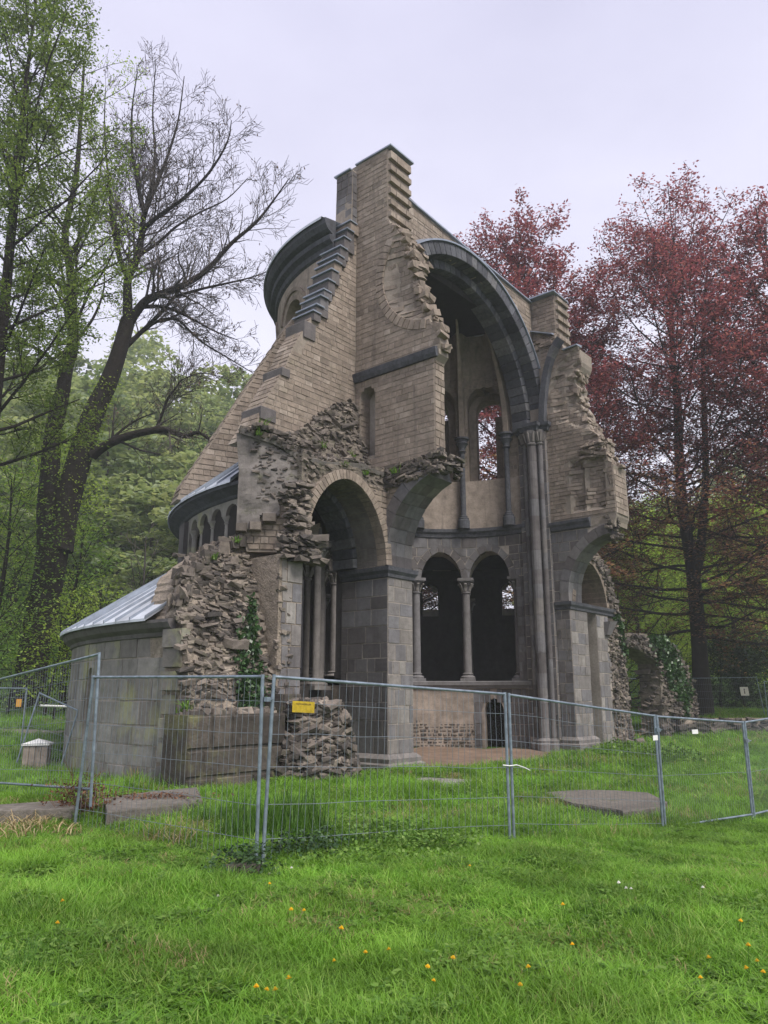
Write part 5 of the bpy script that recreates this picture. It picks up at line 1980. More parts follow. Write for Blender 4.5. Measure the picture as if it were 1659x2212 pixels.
for px, dY, r0, r1, cnt, ls in (
        ([(277, 700), (276, 640), (277, 601), (295, 560), (308, 500), (313, 461), (340, 395), (361, 341), (385, 260), (398, 165)], .5, .26, .02, 34, .55),
        ([(277, 601), (258, 555), (246, 500), (241, 461), (234, 381), (226, 280), (228, 190)], 2.0, .16, .02, 22, .6),
        ([(313, 461), (302, 420), (295, 380), (286, 330), (285, 240), (298, 150)], -1.0, .14, .02, 24, .6),
        ([(313, 461), (322, 425), (331, 393), (335, 330), (330, 240), (337, 135)], 1.5, .13, .02, 26, .6),
        ([(309, 495), (345, 465), (395, 430), (450, 375), (490, 310), (500, 260)], -2.0, .13, .02, 28, .7),
        ([(299, 553), (345, 522), (380, 490), (430, 460), (490, 430), (535, 385)], 2.2, .09, .02, 15, .9),
        ([(281, 695), (310, 655), (341, 637), (385, 621), (441, 589), (501, 525), (553, 481), (593, 430), (625, 385)], -1.5, .24, .02, 42, .5),
        ([(262, 760), (300, 722), (333, 690), (377, 641), (400, 600), (385, 560), (392, 520)], 1.0, .14, .02, 19, .8),
        ([(377, 641), (433, 625), (490, 612), (540, 600), (595, 580)], 1.6, .09, .018, 34, .7),
        ([(303, 663), (338, 662), (369, 667), (417, 690), (465, 716), (515, 735)], -1.0, .12, .018, 34, .7),
        ([(305, 718), (340, 694), (381, 690), (410, 715), (441, 742), (501, 778), (545, 805)], .7, .10, .018, 36, .7),
        ([(200, 985), (230, 962), (276, 942), (346, 928), (378, 935), (401, 942), (430, 935), (465, 958)], -1.2, .24, .06, 12, .8),
        ([(336, 930), (350, 895), (362, 862), (380, 838), (395, 820), (439, 806), (495, 820)], -.8, .08, .015, 36, .75),
        ([(225, 968), (262, 930), (300, 905), (340, 890)], .8, .09, .02, 10, .9)):
    limb_from_px(T, px, YB + (.6 if px[0][0] > 215 else 0), dY, r0, r1, tw, 7, dict(t0=.12, cnt=cnt, ls=ls))
for px, dY, r0, cnt in (
        ([(105, 945), (60, 925), (20, 935), (-30, 945)], 1.0, .12, 9), ([(150, 640), (110, 600), (60, 590), (10, 540)], -1.0, .12, 13), ([(140, 800), (90, 760), (40, 740), (-20, 760)], 1.5, .12, 13),
        ([(148, 560), (190, 470), (215, 380), (228, 270)], 1.0, .1, 13), ([(145, 500), (100, 430), (80, 330), (85, 220)], -1.5, .1, 14), ([(158, 740), (200, 690), (225, 620), (222, 540)], 1.2, .09, 12)):
    limb_from_px(TL, px, YB, dY, r0, .02, tw, 6, dict(t0=.15, cnt=cnt, ls=.8))
tw.build('trunk', M['bark'], big, smooth=True)
T.twigs.build('twigs', M['bark_grey'], big, kind='stuff'); T.wood.v and T.wood.build('branches', M['bark_grey'], big)
TL.twigs.v += TL.wood.v and []
TL.twigs.build('twigs', M['bark'], big, kind='stuff')
# the few hanging seed pods of the bare half
pp, dd = T.leaf_points(.75, .06)
link_mesh('seed_pods', leaves_mesh('seed_pods', pp, .15, LM['pod'], 0, aspect=.5, dirs=[(0, 0, -1)] * len(pp), jitter=.3), big)
pp, dd = TL.leaf_points(17.0, .2)
pp2 = []
for i in range(0, len(trunk)): pass
link_mesh('leaves', leaves_mesh('leaves', pp, .13, LM['young'], .3), big)
# shoots and ivy clothing the trunk
ptsv = []
for a, b, w, n in ((at(70, 1450, YB), at(110, 1200, YB), .72, 350), (at(108, 1150, YB), at(115, 900, YB - .2), .5, 900), (at(130, 1150, YB), at(205, 900, YB + .3), .6, 900), (at(120, 900, YB - .2), at(158, 620, YB - .5), .42, 1500), (at(205, 900, YB + .3), at(235, 820, YB + .5), .5, 500), (at(275, 690, YB + .6), at(272, 560, YB + .8), .4, 400)):
    for _ in range(n):
        t = rnd.random()
        c = a.lerp(b, t)
        an = rnd.uniform(0, 6.28)
        rr = w * (.85 + .5 * rnd.random() ** 2) * (1 + .5 * max(0, noise.noise(c * .8)))
        ptsv.append((c.x + rr * math.cos(an), c.y + rr * math.sin(an), c.z + rnd.gauss(0, .25)))
link_mesh('trunk_shoots', leaves_mesh('trunk_shoots', ptsv, .12, LM['young'], .2), big)

# ---------------------------------------------------------------- generic trees
def make_tree(name, loc, H, Rr, leafmat, label=None, cat='tree', group=None, n_limbs=16, zc=.25, leaf=.14, per_m=12, spread=.14, trunk_r=.4, lean=(0, 0), bark='bark', flat=.3, seed=None, params=None, droop=0.0, leafmat2=None, keep=1.0, crown_pow=.8, trunk_pts=None):
    root = empty(name, loc, 0, label=label, cat=cat, group=group)
    P = dict(cnt=[1.7, 2.6, 3], maxlvl=2, lr=[.42, .42, .4], ang=[52, 48, 45], up=[.04, .02, .0], rmin=.012, sides=[5, 3, 3], seg=[.9, .6, .4], lmax=4.5)
    if params: P.update(params)
    T = Tree(**P)
    mb = MB()
    tp = trunk_pts or [Vector((lean[0] * t * H + .15 * math.sin(t * 5 + H), lean[1] * t * H + .12 * math.cos(t * 4 + H), H * t)) for t in np.linspace(-.02, .97, 14)]
    bark_tube(mb, tp, [max(.03, trunk_r * (1.3 if i == 0 else 1) * (1 - (i / (len(tp) - 1)) ** 1.2 * .93)) for i in range(len(tp))], 9)
    for k in range(n_limbs):
        t = zc + (1 - zc) * ((k + rnd.random()) / n_limbs) * .97
        i = min(len(tp) - 2, int(t * (len(tp) - 1)))
        p = tp[i].lerp(tp[i + 1], t * (len(tp) - 1) - i)
        an = k * 2.4 + rnd.uniform(-.5, .5)
        x = (t - zc) / (1 - zc)
        L = Rr * (math.sin(math.pi * min(1, .22 + .74 * x)) ** crown_pow) * rnd.uniform(.8, 1.15)
        el = R(18 + 48 * x - droop * (1 - x))
        d = Vector((math.cos(an) * math.cos(el), math.sin(an) * math.cos(el), math.sin(el)))
        T.grow(p, d, max(1.0, L), trunk_r * .22 * (1 - .6 * x), 0)
    mb.build('trunk', M[bark], root, smooth=True)
    T.wood.build('limbs', M[bark], root, kind='stuff')
    T.twigs.build('twigs', M[bark], root, kind='stuff')
    pp, dd = T.leaf_points(per_m, spread, keep)
    if leafmat2 is not None:
        pa = np.array(pp)
        sel = pa[:, 2] + nrng.normal(size=len(pa)) * 1.6 < H * .42
        low = pa[sel]
        low = low[nrng.uniform(size=len(low)) < .75]
        link_mesh('lower_leaves', leaves_mesh('lower_leaves', low, leaf, leafmat2, flat + .5), root)
        pp = pa[~sel]
    link_mesh('crown', leaves_mesh('crown', pp, leaf, leafmat, flat), root)
    if DEBUG: print(name, 'leaves', len(pp), 'twig faces', len(T.twigs.f))
    return root, T


# tall leafing tree at the left edge
LM['olive'] = leaf_mat('olive_leaf', [(0, (.07, .115, .03)), (.5, (.125, .185, .042)), (1, (.2, .26, .065))], trans=.45, patch=.4)  # olive greens darkened to stand for a crown seen against the light
ex, ey = -14.4, 26.5
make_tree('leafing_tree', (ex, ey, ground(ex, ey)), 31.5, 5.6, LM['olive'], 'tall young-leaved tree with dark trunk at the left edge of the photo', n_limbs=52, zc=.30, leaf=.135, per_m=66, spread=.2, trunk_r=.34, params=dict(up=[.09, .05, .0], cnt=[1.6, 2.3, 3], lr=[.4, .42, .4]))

# copper beeches
def beech(loc, H, Rr, label, stems=None, n_limbs=42, leaf=.17, per_m=20, zc=.14, trunk_r=.5, droop=22, keep=1.0, lmax=4.0):
    return make_tree('copper_beech', loc, H, Rr, LM['purple'], label, n_limbs=n_limbs, zc=zc, leaf=leaf, per_m=per_m, spread=.2, trunk_r=trunk_r, bark='beech_bark', flat=.55, droop=droop, leafmat2=LM['bronze'], keep=keep, crown_pow=.62,
                     params=dict(up=[.03, .0, -.01], cnt=[1.8, 2.2, 3], lr=[.42, .45, .4], lmax=lmax, flatten=.55), group='copper beeches beside and behind the ruin')


bxx, byy = atz(1515, 1520, 1.1)
byy = 42.0
bxx = (1512 - 829.5) / 1708 * byy
gz = ground(bxx, byy)
tpx = [(1518, 1530), (1512, 1420), (1503, 1300), (1494, 1214), (1474, 1106), (1468, 1011), (1463, 860), (1454, 776), (1450, 690), (1452, 620), (1458, 545)]
tpts = [at(x, y, byy) - Vector((bxx, byy, gz)) for x, y in tpx]
tpts[0].z = -.3
rootA, TA = make_tree('copper_beech', (bxx, byy, gz), 30, 8.6, LM['purple'], 'tall copper beech with a forked dark trunk right of the ruin', group='copper beeches beside and behind the ruin', n_limbs=76, zc=.13, leaf=.2, per_m=18, spread=.26, trunk_r=.44, bark='beech_bark', flat=.55, droop=24, leafmat2=LM['bronze'], crown_pow=.5, trunk_pts=tpts,
                      params=dict(up=[.03, .0, -.01], cnt=[1.7, 2.1, 3], lr=[.42, .45, .4], lmax=4.0, flatten=.55))
mb = MB()
st = smooth_path([at(x, y, byy + .3) - Vector((bxx, byy, gz)) for x, y in [(1500, 1240), (1512, 1190), (1521, 1090), (1524, 990), (1519, 818), (1521, 667), (1530, 560)]], 4)
bark_tube(mb, st, list(np.linspace(.32, .06, len(st))), 8)
mb.build('trunk', M['beech_bark'], rootA, smooth=True)
b2x, b2y = 21.6, 39.0
beech((b2x, b2y, ground(b2x, b2y)), 28, 7.0, 'copper beech cut off by the right edge of the photo', n_limbs=64, per_m=20, leaf=.2, zc=.16)
b3x, b3y = 8.7, 45.0
beech((b3x, b3y, ground(b3x, b3y)), 30.3, 8.8, 'copper beech behind the apse, seen above the sloping gable and through the windows', n_limbs=62, per_m=26, leaf=.22, zc=.06)
b4x, b4y = 2.2, 49.0
beech((b4x, b4y, ground(b4x, b4y)), 21, 5.0, 'smaller copper beech hidden behind the apse and showing in its small windows', n_limbs=56, per_m=75, leaf=.26, zc=.03)

# green trees on both sides
k = 0
def std_tree(px, Y, top_py, Rr, mat, label, group, leaf=.2, per_m=11, n=26, keep=1, zc=.12, tr=.25):
    x = (px - 829.5) / 1708 * Y
    z0 = max(ground(x, Y), float(hill_np(x, Y)) if Y > 43 else -9)
    zt = at(px, top_py, Y).z
    make_tree('green_tree', (x, Y, z0 - .2), max(4, zt - z0), Rr, LM[mat], label, group=group, n_limbs=n, zc=zc, leaf=leaf, per_m=per_m, spread=.28, trunk_r=tr, flat=.4, keep=keep, params=dict(maxlvl=1, cnt=[2.6, 3, 3], lr=[.45, .4, .4], sides=[4, 3, 3]))


GR = 'green trees beyond the lawn on the right'
std_tree(1350, 50, 1250, 3.2, 'fresh', 'low fresh-green tree in the gap between right wall and forked beech', GR, .2, 24, 30, zc=.04)
std_tree(1455, 52, 1330, 3.2, 'fresh', 'low fresh-green bush left of the forked beech trunk', GR, .2, 24, 30, zc=.02)
std_tree(1600, 56, 1200, 4.2, 'fresh', 'fresh-green tree right of the forked beech trunk above the dark bushes', GR, .22, 24, 34, zc=.1)
std_tree(1385, 58, 1130, 5.5, 'fresh', 'bright green tree just right of the broken right wall', GR, .24, 22, 34)
std_tree(1440, 66, 1080, 6, 'young', 'green tree behind the trunk of the forked copper beech', GR, .26, 20, 34)
std_tree(1610, 60, 1090, 6.5, 'fresh', 'pale green tree between the copper beech and the right photo edge', GR, .25, 22, 36)
std_tree(1700, 66, 1060, 6.5, 'fresh', 'pale green tree at the right photo edge behind the far fence', GR, .26, 20, 34)
std_tree(1530, 74, 1120, 6.5, 'young', 'green tree far behind the forked beech, right of its trunk', GR, .28, 18, 34)
GL = 'green trees beyond the path on the left'
for px, Y, top, rr, mt, lb in ((-30, 33, 1010, 4.2, 'green', 'dense green tree at the left photo edge below the leafing crown'), (140, 38, 1120, 3.6, 'green', 'green tree just right of the big trunk beyond the path'),
                             (60, 50, 940, 5.5, 'young', 'pale green tree directly behind the big forked trunk'), (205, 33, 1262, 2.3, 'young', 'yellow-green small tree above the low metal roof'), (150, 31, 1290, 2.2, 'young', 'yellow-green bushy tree right of the big trunk foot'), (110, 30, 1400, 1.7, 'young', 'low bright bush between big trunk and round chapel wall'), (30, 31, 1420, 1.9, 'green', 'low dark green bush left of the big trunk foot'), (-60, 29, 1380, 2.4, 'green', 'dark green bush at the left photo edge beyond the path')):
    std_tree(px, Y, top, rr, mt, lb, GL, .15 if Y < 36 else .2, 20, 26 if rr > 2.5 else 20, zc=.06, tr=.18 if rr > 2.5 else .07)
# dark evergreen bushes on the right
for px, Y, top, rr, lb in ((1560, 50, 1375, 2.6, 'dark evergreen bush right of the beech trunk behind the far fence'), (1610, 49, 1395, 2.8, 'dark evergreen bush behind the small white sign'), (1670, 50, 1380, 3.0, 'dark evergreen bush at the right photo edge behind the far fence')):
    std_tree(px, Y, top, rr, 'dark', lb, 'dark evergreen bushes behind the far fence', .2, 26, 30, zc=.02, tr=.1)
# bare sapling on the left
x_, y_ = -13.9, 44.0
root = empty('bare_sapling', (x_, y_, ground(x_, y_)), 0, label='slender bare pale sapling in front of the misty wood on the left', cat='tree')
T = Tree(cnt=[1.5, 2.5, 3], lr=[.45, .45, .4], rmin=.015, up=[.12, .08, .05])
p0 = Vector((0, 0, 0))
pts = [Vector((.1 * math.sin(t * 3), 0, t * 9.0)) for t in np.linspace(0, 1, 8)]
mb = MB()
bark_tube(mb, pts, list(np.linspace(.14, .03, 8)), 6)
T.fork(pts, .1, .03, 7, 0, .3, 16)
mb.build('trunk', M['bark_grey'], root); T.twigs.build('twigs', M['bark_grey'], root, kind='stuff')

# ---------------------------------------------------------------- woods on the hills
def wood_tree_mesh(seed, H, Rr, n):
    r = np.random.default_rng(seed)
    pos, tone = [], []
    for _ in range(30):
        th, zz = r.uniform(0, 6.28), r.uniform(.22, .96)
        rad = Rr * math.sin(math.pi * min(1, zz * .82 + .12)) ** .7 * r.uniform(.45, 1)
        c = np.array([rad * math.cos(th), rad * math.sin(th), H * zz])
        m = n // 30
        d = r.normal(size=(m, 3))
        d /= np.linalg.norm(d, axis=1, keepdims=True)
        d[:, 2] = np.abs(d[:, 2]) * 1.0 - .15
        pos.append(c + d * r.uniform(.7, 1.15, (m, 1)) * np.array([1.5, 1.5, .75]) * Rr / 4.2)
        tone.append(np.clip(r.uniform(.0, 1) * .5 + r.uniform(0, .5, m), 0, 1))
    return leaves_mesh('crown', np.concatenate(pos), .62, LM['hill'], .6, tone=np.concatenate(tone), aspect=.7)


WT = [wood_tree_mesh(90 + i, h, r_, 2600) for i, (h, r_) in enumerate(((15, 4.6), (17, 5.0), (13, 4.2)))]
tm = MB()
tm.tube([(0, 0, -1), (0, 0, 7), (.2, 0, 13)], .3, .08, 6)
TRM = tm.mesh('trunk', M['bark'])
spots = []
tries = 0
while len(spots) < 190 and tries < 20000:
    tries += 1
    Y = rnd.uniform(50, 128)
    px = rnd.choice([rnd.uniform(-120, 560), rnd.uniform(-120, 560), rnd.uniform(1180, 1780)])
    X = (px - 829.5) / 1708 * Y
    if px > 1000 and Y < 84: continue
    if px < 300 and Y < 58: continue
    if any((X - a) ** 2 + (Y - b) ** 2 < 5.2 ** 2 for a, b in spots): continue
    spots.append((X, Y))
kinds = ('misty green broadleaf tree on the wooded hillside behind the ruin',)
for X, Y in spots:
    w = rnd.choice(WT)
    o = empty('hillside_tree', (X, Y, max(float(hill_np(X, Y)), ground(X, Y)) - .3), rnd.uniform(0, 6.28), label=kinds[0], cat='tree', group='trees of the hillside woods')
    s = rnd.uniform(.8, 1.2)
    o.scale = (s, s, s * rnd.uniform(.9, 1.15))
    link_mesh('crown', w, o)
    link_mesh('trunk', TRM, o)

# ================================================================ grass
def tuft(seed, n, h0, h1, rad, w, lean, curl):
    r = random.Random(seed)
    mb = MB()
    for _ in range(n):
        x, y = r.gauss(0, rad), r.gauss(0, rad)
        an = r.uniform(0, 6.28)
        h = r.uniform(h0, h1)
        l = r.uniform(.2, 1) * lean * h
        dx, dy = math.cos(an), math.sin(an)
        fa = an + math.pi / 2 + r.uniform(-.7, .7)
        wx, wy = math.cos(fa) * w * r.uniform(.6, 1.2), math.sin(fa) * w * r.uniform(.6, 1.2)
        pts = []
        for t in (0, .4, .75, 1):
            b = l * t ** 1.7
            z = h * (t - curl * t ** 3 * r.uniform(.3, 1))
            pts.append((x + dx * b, y + dy * b, z))
        ws = (.7, 1, .65, .04)
        L = [(p[0] - wx * k, p[1] - wy * k, p[2]) for p, k in zip(pts, ws)]
        Rr_ = [(p[0] + wx * k, p[1] + wy * k, p[2]) for p, k in zip(pts, ws)]
        b0 = len(mb.v)
        mb.v += L + Rr_
        mb.f += [(b0 + i, b0 + 4 + i, b0 + 5 + i, b0 + 1 + i) for i in range(3)]
        mb.t += [.5] * 3
    return mb


def clover(seed, n, rad, size):
    r = random.Random(seed)
    mb = MB()
    for _ in range(n):
        x, y, z = r.gauss(0, rad), r.gauss(0, rad), r.uniform(.02, .10)
        for q in range(3):
            an = r.uniform(0, 6.28)
            c, s = math.cos(an), math.sin(an)
            sz = size * r.uniform(.6, 1.2)
            t = r.uniform(-.3, .5) * sz
            mb.face([(x, y, z), (x + c * sz * .5 - s * sz * .35, y + s * sz * .5 + c * sz * .35, z + t * .6), (x + c * sz, y + s * sz, z + t), (x + c * sz * .5 + s * sz * .35, y + s * sz * .5 - c * sz * .35, z + t * .6)], r.random())
    return mb


def coll_of(name, meshes):
    c = bpy.data.collections.new(name)
    for i, me in enumerate(meshes):
        c.objects.link(bpy.data.objects.new('%s_%02d' % (name, i), me))
    return c


def scatter(name, P, scl, rot, idx, coll, label, cat):
    """one object: points carrying a geometry-nodes instancer"""
    me = bpy.data.meshes.new(name)
    n = len(P)
    me.vertices.add(n)
    me.vertices.foreach_set('co', np.ascontiguousarray(P, dtype=np.float32).ravel())
    a = me.attributes.new('rot', 'FLOAT_VECTOR', 'POINT'); a.data.foreach_set('vector', np.ascontiguousarray(rot, dtype=np.float32).ravel())
    a = me.attributes.new('scl', 'FLOAT_VECTOR', 'POINT'); a.data.foreach_set('vector', np.ascontiguousarray(scl, dtype=np.float32).ravel())
    a = me.attributes.new('pick', 'INT', 'POINT'); a.data.foreach_set('value', np.ascontiguousarray(idx, dtype=np.int32))
    o = link_mesh(name, me, None, label=label, cat=cat, kind='stuff')
    ng = bpy.data.node_groups.new(name, 'GeometryNodeTree')
    ng.interface.new_socket('Geometry', in_out='INPUT', socket_type='NodeSocketGeometry')
    ng.interface.new_socket('Geometry', in_out='OUTPUT', socket_type='NodeSocketGeometry')
    N, Lk = ng.nodes, ng.links
    gi, go = N.new('NodeGroupInput'), N.new('NodeGroupOutput')
    inst = N.new('GeometryNodeInstanceOnPoints')
    ci = N.new('GeometryNodeCollectionInfo')
    ci.inputs['Collection'].default_value = coll
    ci.inputs['Separate Children'].default_value = True
    ci.inputs['Reset Children'].default_value = True
    def na(nm, t):
        x = N.new('GeometryNodeInputNamedAttribute'); x.data_type = t; x.inputs['Name'].default_value = nm
        return [s for s in x.outputs if s.enabled and s.name == 'Attribute'][0]
    Lk.new(gi.outputs[0], inst.inputs['Points'])
    Lk.new(ci.outputs[0], inst.inputs['Instance'])
    inst.inputs['Pick Instance'].default_value = True
    Lk.new(na('pick', 'INT'), inst.inputs['Instance Index'])
    e2r = N.new('FunctionNodeEulerToRotation')
    Lk.new(na('rot', 'FLOAT_VECTOR'), e2r.inputs[0])
    Lk.new(e2r.outputs[0], inst.inputs['Rotation'])
    Lk.new(na('scl', 'FLOAT_VECTOR'), inst.inputs['Scale'])
    Lk.new(inst.outputs['Instances'], go.inputs[0])
    m = o.modifiers.new('scatter', 'NODES')
    m.node_group = ng
    return o


def uv_np(X, Y):
    q = np.stack([X - O2[0], Y - O2[1]], -1)
    return q @ U2, q @ A2


def keep_mask(X, Y):
    u, a = uv_np(X, Y)
    ok = np.ones(len(X), bool)
    ok &= ~((np.hypot(u - CU, a - CA) < 11.75) & (a > 1.2))
    ok &= ~((u > -6.3) & (u < 1.0) & (a > -.45) & (a < 3))
    ok &= ~((u > -6.35) & (u < -3.5) & (a > -.6) & (a < 1))
    ok &= ~((np.hypot((u + 3.35) / 1.1, a + .75) < .8))
    ok &= ~((u > 10.1) & (u < 16) & (a > -.2) & (a < 3))
    ok &= ~((u > 17.4) & (u < 22.6) & (a > -.1) & (a < 1.0))
    fl = np.interp(u, [1, 3, 5, 7.5, 10.2], [.3, -.3, .1, -.35, .5]) + .25 * np.sin(u * 5)
    ok &= ~((u > 1.0) & (u < 10.3) & (a > fl))
    for poly in SLABS:
        ins = np.zeros(len(X), bool)
        for (x0, y0), (x1, y1) in zip(poly, poly[1:] + poly[:1]):
            c = ((y0 > Y) != (y1 > Y)) & (X < (x1 - x0) * (Y - y0) / (y1 - y0 + 1e-12) + x0)
            ins ^= c
        ok &= ~ins
    py_ = np.interp(X, [-40, -25, -15, -9.5, -5, 0], [27.5, 26.6, 25.6, 25.8, 28.5, 33])
    ok &= ~((np.abs(Y - py_) < .8) & (X < -1))
    return ok


SLABS = []
for o in list(SC.objects):
    if o.type == 'MESH' and o.name.split('.')[0] in ('concrete_slab', 'well_cover', 'stone_step', 'flat_stone'):
        n = len(o.data.vertices) // 3
        SLABS.append([(o.data.vertices[i].co.x, o.data.vertices[i].co.y) for i in range(n)])


def fld(X, Y, s, seed):
    """cheap smooth patchiness 0..1"""
    v = np.sin(X * s + seed) * np.sin(Y * s * 1.13 + seed * 2.1) + .6 * np.sin(X * s * 2.3 - Y * s * 1.7 + seed * 3) + .4 * np.sin(X * s * 4.1 + 1.3 * Y * s * 3.3 + seed)
    return np.clip(.5 + v / 3.2, 0, 1)


def band_pts(y0, y1, dens, side=.62):
    w = lambda y: side * y + 2.2
    area = (y1 - y0) * (w(y0) + w(y1))
    n = int(area * dens * 1.15)
    Y = nrng.uniform(y0, y1, n)
    X = nrng.uniform(-1, 1, n) * w(y1)
    k = np.abs(X) < w(Y)
    X, Y = X[k], Y[k]
    k = keep_mask(X, Y)
    return X[k], Y[k]


GM = [LM['grass']]
near = [tuft(k, 26, .04, .14 + .02 * (k % 3), .05, .0026, .95, .35).mesh('tuft', LM['grass']) for k in range(8)]
near += [clover(50 + k, 9, .05, .035).mesh('tuft', LM['weed']) for k in range(3)]
near += [tuft(70, 12, .06, .16, .05, .002, .9, .4).mesh('tuft', LM['straw'])]
GC = coll_of('tufts', near)
LX, LY = [], []
for y0, y1, d in ((2.2, 3.6, 260), (3.6, 6, 430), (6, 9, 300), (9, 13, 170), (13, 20, 75), (20, 30, 34), (30, 48, 13)):
    X, Y = band_pts(y0, y1, d)
    LX.append(X); LY.append(Y)
X, Y = np.concatenate(LX), np.concatenate(LY)
n = len(X)
Z = ground_np(X, Y) - .01
p1 = fld(X, Y, 1.1, 1.0)
p2 = fld(X, Y, 3.2, 4.0)
# the mown lawn lies in front of the fence; behind it the grass is longer
fence_y = np.interp(X, [-9, -4.1, -1.35, 1.74, 4.7, 6.8, 11], [13, 11.3, 9.4, 11.7, 14.2, 15.3, 18.9])
wild = (Y > fence_y).astype(float)
dist = np.maximum(1, Y / 11)
hs = (.42 + .5 * p1 ** 1.5 + .45 * p2 * p1) * nrng.uniform(.7, 1.3, n) * (1 + .8 * wild) * (1 + .15 * (dist - 1))
for fx, fy in ((-1.38, 9.04), (1.76, 11.34), (4.7, 13.78), (6.75, 15.0), (-4.16, 11.1)):
    near_post = (np.abs(X - fx * (Y / fy)) < .22) & (Y < fy + .1) & (Y > fy - .9)
    hs[near_post] *= .45
ws = nrng.uniform(.9, 1.5, n) * dist ** .75 * (1 + .25 * wild)
idx = nrng.integers(0, 8, n)
wd = (fld(X, Y, 1.7, 9.0) > .55) & (nrng.uniform(size=n) < .22)
idx[wd] = 8 + nrng.integers(0, 3, wd.sum())
dr = (fld(X, Y, .9, 17.0) > .66) & (nrng.uniform(size=n) < .2 + .15 * wild)
idx[dr] = 11
scl = np.stack([ws, ws, hs], -1)
rot = np.stack([nrng.normal(0, .12, n), nrng.normal(0, .12, n), nrng.uniform(0, 6.28, n)], -1)
scatter('meadow_grass', np.stack([X, Y, Z], -1), scl, rot, idx, GC, 'bright green spring grass with clover covering the meadow', 'grass')

# tall dark clumps and weeds along the fence foot, drawn in blades of their own
def clump(name, spots, mat, label, cat, h, lean=.55, w=.006, n=60, rad=.14, curl=.2):
    mb = MB()
    for i, (x, y, s) in enumerate(spots):
        t = tuft(200 + i, n, h * .5 * s, h * s, rad * s, w, lean, curl)
        z = ground(x, y) - .02
        mb.raw([(vx + x, vy + y, vz + z) for vx, vy, vz in t.v], t.f, 0)
        mb.t[-len(t.f):] = [rnd.random() for _ in t.f]
    return mb.build(name, mat, None, label=label, cat=cat, kind='stuff')


LM['tall'] = leaf_mat('tall_grass_blade', [(0, (.05, .12, .018)), (.6, (.085, .19, .028)), (1, (.14, .25, .045))], trans=.35, patch=.8)
sp = []
for px, py, s in ((610, 1800, 1.0), (630, 1790, 1.15), (650, 1800, 1.2), (670, 1805, 1.1), (690, 1812, .9), (600, 1815, .9), (640, 1815, 1.0), (660, 1822, .8), (710, 1820, .7), (585, 1790, .8), (520, 1800, .9), (500, 1815, .7), (540, 1815, .8), (480, 1790, .8), (450, 1795, .7), (750, 1835, .5), (880, 1830, .5), (930, 1835, .5)):
    x, y, z = atg(px, py)
    sp.append((x + rnd.uniform(-.1, .1), y, s))
clump('tall_grass', sp, LM['tall'], 'tall dark green grass clump beside the nearest fence posts', 'grass', .66, .4, .006, 110, .13)
sp = []
for px, py, s in ((1275, 1985, .8), (1310, 1990, .7), (1360, 1992, .7), (1440, 1995, .9), (1425, 1998, .6), (985, 2060, .8), (1050, 2050, .7), (960, 2035, .6), (20, 2080, 1.0), (0, 2120, 1.1), (60, 2100, .8), (700, 1980, .5), (340, 1905, .5), (1100, 2110, .6), (540, 1890, .7), (1600, 1950, .6), (860, 2150, .6), (1450, 2120, .6)):
    x, y, z = atg(px, py)
    for _ in range(3): sp.append((x + rnd.gauss(0, .12), y + rnd.gauss(0, .1), s * rnd.uniform(.7, 1.1)))
clump('grass_clump', sp, LM['tall'], 'darker grass clumps standing out of the mown meadow', 'grass', .2, .5, .004, 46, .09)
sp = [(*atg(px, py)[:2], s) for px, py, s in ((355, 1808, 1), (380, 1806, 1.1), (400, 1800, 1.2), (420, 1806, 1.1), (440, 1802, .9), (370, 1815, .8), (410, 1815, .8), (462, 1790, .9))]
clump('dry_grass', sp, LM['straw'], 'flattened tuft of straw-coloured dry grass before the left fence panel', 'grass', .34, 1.5, .005, 70, .2, .7)
sp = [(*atg(px, py)[:2], s) for px, py, s in ((452, 1680, 1.2), (462, 1682, 1.3), (470, 1684, 1.0), (445, 1684, .9), (305, 1690, .8), (290, 1692, .7), (312, 1688, .9))]
clump('dry_reeds', sp, LM['straw'], 'upright tuft of bleached dry stalks before the dark plinth wall', 'plant', .62, .3, .008, 34, .12, .1)
sp = [(*atg(px, py)[:2], s) for px, py, s in ((1240, 1800, .7), (1300, 1812, .8), (1330, 1806, .9), (1345, 1815, 1), (1400, 1812, .7), (1180, 1815, .6), (1590, 1690, 1.2), (1620, 1680, 1.2), (1560, 1700, 1.0))]
clump('dry_grass', sp, LM['straw'], 'thin dry grass stalks along the foot of the right fence panels', 'grass', .34, .6, .004, 16, .2, .2)
sp = [(*atg(px, py)[:2], s) for px, py, s in ((10, 1800, 1.1), (35, 1795, 1.2), (60, 1790, 1.1), (90, 1785, .9), (20, 1815, 1.0), (120, 1790, .8), (-20, 1810, 1.2), (150, 1800, .7), (50, 1810, .9))]
clump('dead_fern', sp, LM['straw'], 'bent dead fern stalks under the long slab at the left photo edge', 'plant', .38, 1.3, .008, 26, .16, .8)
# dead brush lying on the slab
mb = MB()
cx, cy = atz(172, 1738, .24)[:2]
for _ in range(260):
    t = rnd.random()
    x, y = cx + rnd.gauss(.0, .17), cy + rnd.gauss(-.05, .12)
    z = ground(cx, cy) + .05 + rnd.random() ** 2 * .55
    d = Vector((rnd.gauss(0, 1), rnd.gauss(0, .6), rnd.gauss(.6, .8))).normalized() * rnd.uniform(.1, .3)
    mb.tube([(x, y, z), (x + d.x * .6, y + d.y * .6, z + d.z * .6 + .01), (x + d.x, y + d.y, z + d.z)], .004, .002, 3, rnd.random(), cap=False)
db = mb.build('dead_brush', LM['deadleaf'], None, label='heap of reddish-brown dead brush hanging over the slab edge by the leaning posts', cat='plant')
pp = [(cx + rnd.gauss(.05, .22), cy + rnd.gauss(0, .12), ground(cx, cy) + .06 + rnd.random() ** 2 * .42) for _ in range(900)]
link_mesh('dead_leaves', leaves_mesh('dead_leaves', pp, .055, LM['deadleaf']), db)
